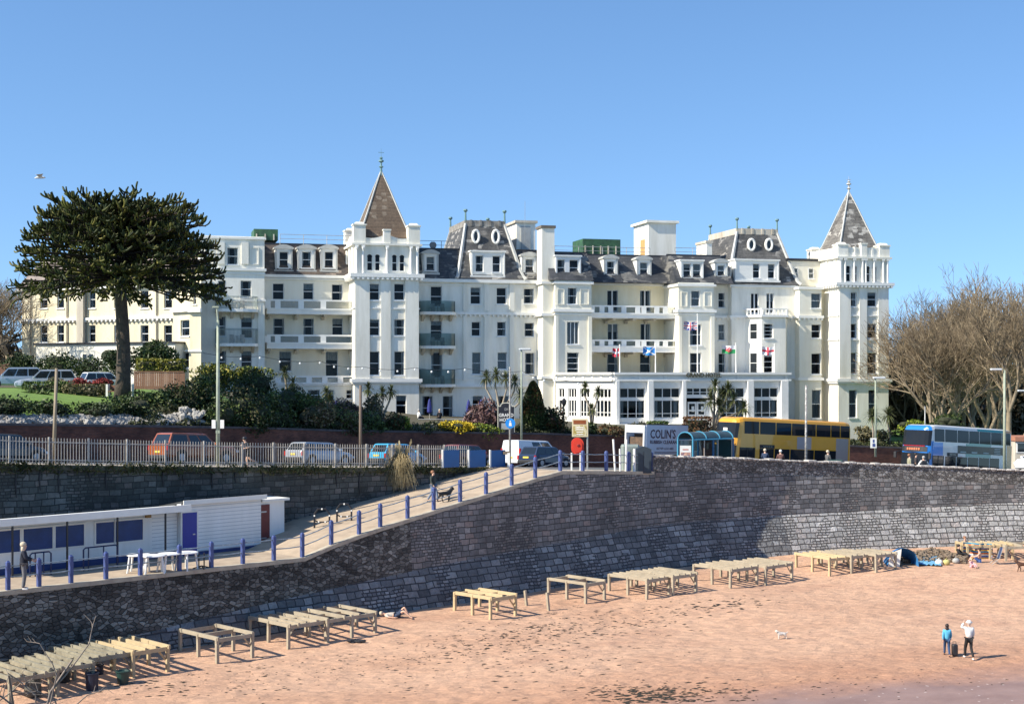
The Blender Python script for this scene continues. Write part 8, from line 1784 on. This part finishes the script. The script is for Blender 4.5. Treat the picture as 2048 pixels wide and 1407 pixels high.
person(deck_at(866,1003),60,J(**walk),'person in dark green coat and jeans walking up the ramp behind a black dog',cloth('dark_green',(.035,.045,.04)),cloth('pale_jeans',(.16,.21,.30)),HAIRR,BLACK,.97,coat=True)
sx,sy,sz_=bp_(1894,1311); person((sx,sy,sz_),172,J(**walk),'dark haired walker in light blue jacket and jeans on the sand, beside a dark bag',cloth('sky_blue',(.10,.42,.62)),cloth('blue_jeans',(.03,.07,.16)),HAIRD,mat('brown_boot',(.12,.05,.03)),.86,longhair=True,coat=True,topr=1.4)
q=MB(); bx=sx+.36; q.rbox(bx-.13,bx+.13,sy-.12,sy+.14,sz_+.02,sz_+.55,.05); r=empty('holdall_bag',(bx,sy,sz_),0,'dark wheeled bag held beside the walker in the light blue jacket','bag'); q.build('body',BLACK,r); q=MB(); q.tube([(bx-.08,sy,sz_+.54),(bx-.08,sy,sz_+.68),(bx+.06,sy,sz_+.68),(bx+.06,sy,sz_+.54)],.012,5); q.build('handle',BLACK,r)
sx,sy,sz_=bp_(1938,1317); w2=dict(walk); w2.update(elR=(.33,.02,1.46),wrR=(.17,-.06,1.68)); 
person((sx,sy,sz_),184,J(**{**walk,'elL':(.36,.0,1.45),'wrL':(.22,-.05,1.66),'shL':(.18,.01,1.42)}),'walker in white hat, white top and black trousers with one hand raised',cloth('white_top',(.78,.78,.74)),cloth('black_trouser',(.018,.018,.02)),HAIRW,TRIM,1.02,hat=TRIM,topr=1.35)
# heads behind the parapet
sit=dict(pel=(0,0,.50),spi=(0,.03,.68),che=(0,.03,.88),nec=(0,.02,1.02),jaw=(0,-.02,1.075),hea=(0,0,1.16),top=(0,.01,1.22),nos=(0,-.105,1.135),shL=(.17,.02,.95),elL=(.23,-.02,.70),wrL=(.12,-.25,.62),shR=(-.17,.02,.95),elR=(-.23,-.02,.70),wrR=(-.12,-.25,.62),hiL=(.09,0,.48),knL=(.11,-.45,.48),anL=(.11,-.43,.08),toL=(.11,-.6,.04),hiR=(-.09,0,.48),knR=(-.11,-.45,.48),anR=(-.11,-.43,.08),toR=(-.11,-.6,.04))
for px,py,hd,lab,c,h in ((1530,897,160,'seated person with pale hair and dark blue jacket, left one behind the parapet',cloth('dark_blue',(.03,.05,.10)),HAIRB),(1561,899,175,'seated person with white hair and brown jacket beside the dark blue one',cloth('brown_jacket',(.14,.07,.06)),HAIRW),(1656,900,120,'seated person in grey coat with pale hair on the green bench behind the parapet',cloth('grey_coat',(.10,.10,.10)),HAIRB)):
    Y=95.5; z=ZP(py,Y)-1.29; person((PX(px,Y),Y,z),hd,J(**sit),lab,c,cloth('black_trouser',(0,0,0)),h,BLACK,1,coat=True,group='people behind the parapet')
for px,py,hd,lab,c,h in ((1819,908,100,'person in a light olive jacket waiting in front of the second bus',cloth('olive_jacket',(.35,.33,.22)),HAIRR),(1832,906,80,'person in a dark top with pinkish face beside the olive jacket',cloth('dark_top',(.05,.04,.04)),HAIRD)):
    Y=99.5; z=ZP(py,Y)-1.72; person((PX(px,Y),Y,z),hd,J(),lab,c,cloth('black_trouser',(0,0,0)),h,BLACK,1,coat=True,group='people by the second bus')
Y=98.5; z=ZP(915,Y)-1.62; person((PX(1847,Y),Y,z),185,J(elL=(.34,.03,1.18),wrL=(.42,-.02,.92),elR=(-.34,.03,1.18),wrR=(-.42,-.02,.92)),'grey haired person with white sleeves and black vest leaning by the second bus',cloth('white_top',(0,0,0)),cloth('black_trouser',(0,0,0)),HAIRG,BLACK,1,group='people by the second bus')
q=MB(); x=PX(1847,Y); q.rbox(x-.2,x+.2,Y-.24,Y-.1,z+.85,z+1.45,.06); tag(q.build('black_backpack',BLACK),'black backpack on the white sleeved person by the second bus','backpack',kind='thing')
for px,py0,hd,lab,c,h in ((838,818,120,'person in white sitting on the hotel terrace left of the blue parasol',cloth('white_top',(0,0,0)),HAIRG),(879,818,200,'person with blond hair in black sitting between the terrace doors',cloth('black_trouser',(0,0,0)),HAIRB)):
    Y=135.5; z=ZP(py0,Y)-1.29; person((PX(px,Y),Y,z),hd,J(**sit),lab,c,cloth('black_trouser',(0,0,0)),h,BLACK,1.0,coat=True,group='guests on the hotel terrace')
# sunbather with raised knees
sx,sy,sz_=bp_(792,1236); 
lie=dict(pel=(0,0,.13),spi=(0,.2,.12),che=(0,.42,.14),nec=(0,.57,.13),jaw=(0,.60,.16),hea=(0,.70,.15),top=(0,.76,.15),nos=(0,.68,.26),shL=(.18,.46,.12),elL=(.32,.25,.07),wrL=(.30,.0,.06),shR=(-.18,.46,.12),elR=(-.32,.25,.07),wrR=(-.30,.0,.06),hiL=(.09,-.04,.12),knL=(.11,-.36,.50),anL=(.11,-.58,.10),toL=(.11,-.72,.04),hiR=(-.09,-.04,.12),knR=(-.13,-.42,.36),anR=(-.13,-.72,.10),toR=(-.13,-.86,.04))
person((sx,sy+.2,sz_),75,J(**lie),'sunbather lying on the sand with raised bare knees by the braced frame',cloth('pale_shirt',(.5,.45,.4)),cloth('dark_blue',(0,0,0)),HAIRB,None,1.05,shorts=True,sleeve=False)
# seated group
gs=dict(pel=(0,0,.13),spi=(0,.05,.32),che=(0,.06,.52),nec=(0,.03,.66),jaw=(0,-.01,.715),hea=(0,.01,.80),top=(0,.02,.86),nos=(0,-.095,.775),shL=(.17,.05,.60),elL=(.24,-.10,.40),wrL=(.14,-.35,.36),shR=(-.17,.05,.60),elR=(-.24,-.10,.40),wrR=(-.14,-.35,.36),hiL=(.09,0,.12),knL=(.12,-.40,.42),anL=(.12,-.62,.09),toL=(.12,-.76,.04),hiR=(-.09,0,.12),knR=(-.12,-.40,.42),anR=(-.12,-.62,.09),toR=(-.12,-.76,.04))
for px,py,hd,lab,t,b,h,kw in ((1918,1117,60,'person in black sitting against the striped windbreak',cloth('black_trouser',(0,0,0)),cloth('black_trouser',(0,0,0)),HAIRD,dict(coat=True)),(1958,1124,250,'bare shouldered sunbather with dark hair leaning forward in front of the windbreak',None,cloth('blue_shorts',(.03,.08,.25)),HAIRD,dict(shorts=True)),(1943,1134,30,'small child in pink and white playing on the sand',cloth('pink_white',(.75,.42,.45)),cloth('pink_white',(0,0,0)),HAIRB,dict(sc=.6)),(1930,1100,20,'person with tanned back lying behind the windbreak by the yellow frame',None,cloth('dark_blue',(0,0,0)),HAIRR,dict(shorts=True))):
    kw=dict(kw); s_=kw.pop('sc',1.0); person(bp_(px,py),hd,J(**gs),lab,t,b,h,None,s_,group='group sitting on the beach by the wall',**kw)
# windbreak, chair, tent, blanket, bags
Y=yfor(1955,1116,0); r=empty('striped_windbreak',(PX(1955,Y),Y,bz(PX(1955,Y),Y)),0,'striped yellow, orange and blue windbreak behind the seated group','windbreak'); x0,x1=PX(1926,Y),PX(1984,Y); z=bz((x0+x1)/2,Y)
sc_=[(.75,.45,.08),(.02,.10,.40),(.70,.68,.6),(.60,.15,.03),(.05,.30,.45)]; 
for i in range(4): xx=x0+(x1-x0)*i/3; q=MB(); q.cyl(xx,Y,z-.2,z+1.15,.02); q.build('pole',OLDW,r)
V=[];Fc=[];mi=[]
for j in range(11):
    for i in range(13): t=i/12; V.append((x0+(x1-x0)*t,Y-.08+.15*math.sin(t*math.pi*3),z+.05+1.0*j/10-.1*t))
for j in range(10):
    for i in range(12): Fc.append((j*13+i,j*13+i+1,(j+1)*13+i+1,(j+1)*13+i)); mi.append(j%5)
npmesh('fabric',V,Fc,[mat('stripe_%d'%i,c,.8,var=.03) for i,c in enumerate(sc_)],r,smooth=True,mi=mi)
sx,sy,sz_=bp_(1990,1127); r=empty('folding_chair',(sx,sy,sz_),0,'dark blue folding beach chair at the right end of the windbreak','chair'); CHB=cloth('chair_navy',(.03,.05,.12))
q=MB(); q.add([(sx-.28,sy-.25,sz_+.38),(sx+.22,sy-.25,sz_+.40),(sx+.22,sy+.2,sz_+.33),(sx-.28,sy+.2,sz_+.33)],[(0,1,2,3)]); q.build('seat',CHB,r); q=MB(); q.add([(sx+.2,sy-.25,sz_+.38),(sx+.42,sy-.2,sz_+1.05),(sx+.42,sy+.25,sz_+1.05),(sx+.2,sy+.2,sz_+.33)],[(0,1,2,3)]); q.build('backrest',CHB,r)
for a,b in (((-.28,-.26,0),(.25,-.26,.42)),((.3,-.26,0),(-.25,-.26,.42)),((-.28,.22,0),(.25,.22,.4)),((.3,.22,0),(-.25,.22,.4)),((.2,-.26,.38),(.44,-.22,1.08)),((.2,.22,.38),(.44,.26,1.08))): q=MB(); q.tube([Vector(a)+Vector((sx,sy,sz_)),Vector(b)+Vector((sx,sy,sz_))],.018,5); q.build('leg',GALV,r)
sx,sy,sz_=bp_(1806,1132); r=empty('beach_tent',(sx,sy,sz_),0,'blue and white pop up beach tent beside the last timber frame','tent'); TB=cloth('tent_blue',(.03,.20,.50)); 
q=MB(Matrix.Translation((sx,sy,sz_))); pts=[[( -1.0+.0*k,0,0) for k in range(1)]]
n=10; rows_=[]
for j in range(5):
    y=-.1+.45*j; k=math.cos(j/4*1.2); rows_.append([(-.95*math.cos(math.pi*i/n)*(.75+.25*k),y,1.15*k*math.sin(math.pi*i/n)**.8) for i in range(n+1)])
q.loft(rows_,cap=False,closed=False); q.build('canopy',TB,r,smooth=True); q=MB(Matrix.Translation((sx,sy,sz_))); q.add([(-.98,-.12,0),(-.25,-.14,0),(-.12,-.13,1.1),(-.5,-.13,.98),(-.8,-.13,.65)],[(0,1,2,3,4)]); q.build('white_flap',TRIM,r)
for px0,px1,py0,py1,m,lab,n in ((1822,1882,1114,1131,cloth('pale_blue_sheet',(.16,.40,.62)),'crumpled light blue sheet spread right of the tent','beach_blanket'),):
    V=[];Fc=[]; rr=random.Random(6)
    for j in range(9):
        for i in range(25):
            px=px0+(px1-px0)*i/24; py=py0+(py1-py0)*j/8+(i/24)*4-2; Y=yfor(px,py,0); x=PX(px,Y); V.append((x,Y,bz(x,Y)+.03+.11*abs(math.sin(i*1.3+j*.8))*rr.random()+.05*rr.random()))
    for j in range(8):
        for i in range(24): Fc.append((j*25+i,j*25+i+1,(j+1)*25+i+1,(j+1)*25+i))
    o=npmesh(n,V,Fc,m,smooth=True); tag(o,lab,'blanket',kind='thing')
for px,py,c,lab in ((1878,1129,TRIM,'white carrier bag on the end of the light blue sheet'),(1893,1129,mat('yellow_bag',(.55,.48,.18),.7),'yellowish bag beside the white carrier bag'),(1912,1126,mat('grey_bag',(.4,.4,.38),.7),'pale grey bag beside the person in black')):
    sx,sy,sz_=bp_(px,py); q=MB(); q.ell((sx,sy,sz_+.16),(.24,.18,.2),9,6); q.tube([(sx-.08,sy,sz_+.3),(sx,sy,sz_+.46),(sx+.08,sy,sz_+.3)],.02,5); tag(q.build('beach_bag',c,smooth=True),lab,'bag','bags on the beach',kind='thing')
# pebble and weed bank by the wall
rg=np.random.default_rng(3); mb=MB(); rr=random.Random(13)
for i in range(420):
    px=rr.uniform(1795,1935); py=1127-rr.random()**.7*26*(1-abs(px-1865)/110); Y=yfor(px,py,0.0); x=PX(px,Y); s=rr.uniform(.06,.2); mb.ell((x,Y,bz(x,Y)+.02+.25*rr.random()),(s,s*.8,s*.6),5,4)
tag(mb.build('shingle_bank',mat('brown_shingle',(.26,.19,.13),.9,sc=6,col2=(.11,.085,.06))),kind='stuff')
# ---- dogs
def dog(loc,hd,sc,m,label,walkp=0.0,tail_up=.3,m2=None,fluffy=1.0,name='dog',group=None):
    r=empty(name,(0,0,0),0,label,'dog',group)
    N=dict(hip=((-.30,0,.42),.10),bel=((-.05,0,.42),.10),cho=((.20,0,.42),.125),nk=((.32,0,.54),.075),hd=((.42,0,.64),.075),mz=((.54,0,.60),.035),t1=((-.40,0,.46),.03),t2=((-.52,0,.46+tail_up),.02),
      e1=((.40,.05,.72),.022),e2=((.40,-.05,.72),.022))
    ed=[('hip','bel'),('bel','cho'),('cho','nk'),('nk','hd'),('hd','mz'),('hip','t1'),('t1','t2'),('hd','e1'),('hd','e2')]
    for i,(s,f) in enumerate(((1,1),(-1,1),(1,-1),(-1,-1))):
        ph=walkp*(1 if (i in(0,3)) else -1); y=s*.085
        if f==1: N[f'a{i}']=((.22+ph*.3,y,.30),.045); N[f'b{i}']=((.20+ph*.8,y,.17),.030); N[f'c{i}']=((.21+ph,y,.03),.028); N[f'd{i}']=((.26+ph,y,.02),.025); pr='cho'
        else: N[f'a{i}']=((-.24+ph*.3,y,.30),.06); N[f'b{i}']=((-.36+ph*.7,y,.19),.030); N[f'c{i}']=((-.32+ph,y,.03),.026); N[f'd{i}']=((-.27+ph,y,.02),.025); pr='hip'
        ed+=[(pr,f'a{i}'),(f'a{i}',f'b{i}'),(f'b{i}',f'c{i}'),(f'c{i}',f'd{i}')]
    ks=list(N); ix={k:i for i,k in enumerate(ks)}; skin('body',[[Vector(N[k][0]),N[k][1]*fluffy] for k in ks],[(ix[a],ix[b]) for a,b in ed],m,r,root_i=0)
    q=MB(); q.tube([(.31,0,.50),(.33,0,.575)],[.088*fluffy,.082*fluffy],10); q.build('collar',m2 or BLACK,r); r.location=loc; r.rotation_euler=(0,0,rad(hd)); r.scale=(sc,sc,sc); return r
dog(deck_at(891,1003),40,1.1,mat('black_dog_coat',(.015,.015,.016),.6),'black dog on a lead trotting up the ramp ahead of the coated walker',.1,.05)
dog(bp_(1563,1277),188,.62,mat('white_dog_coat',(.70,.66,.60),.8,sc=5,col2=(.42,.36,.30)),'small fluffy white dog alone on the open sand',.05,.12,fluffy=1.25)
dog(bp_(2046,1142),172,1.05,mat('brown_dog_coat',(.10,.045,.025),.7),'dark brown dog walking at the right edge of the sand',.1,.15)
q=MB(); da=Vector(deck_at(869,1003))+Vector((0,0,.9)); db=Vector(deck_at(898,1001))+Vector((0,0,.58)); q.tube([da,da.lerp(db,.5)-Vector((0,0,.12)),db],.012,4); tag(q.build('dog_lead',BLACK),'thin black lead between the coated walker and the black dog','dog lead',kind='thing')
q=MB(); sx,sy,sz_=bp_(0,1200)
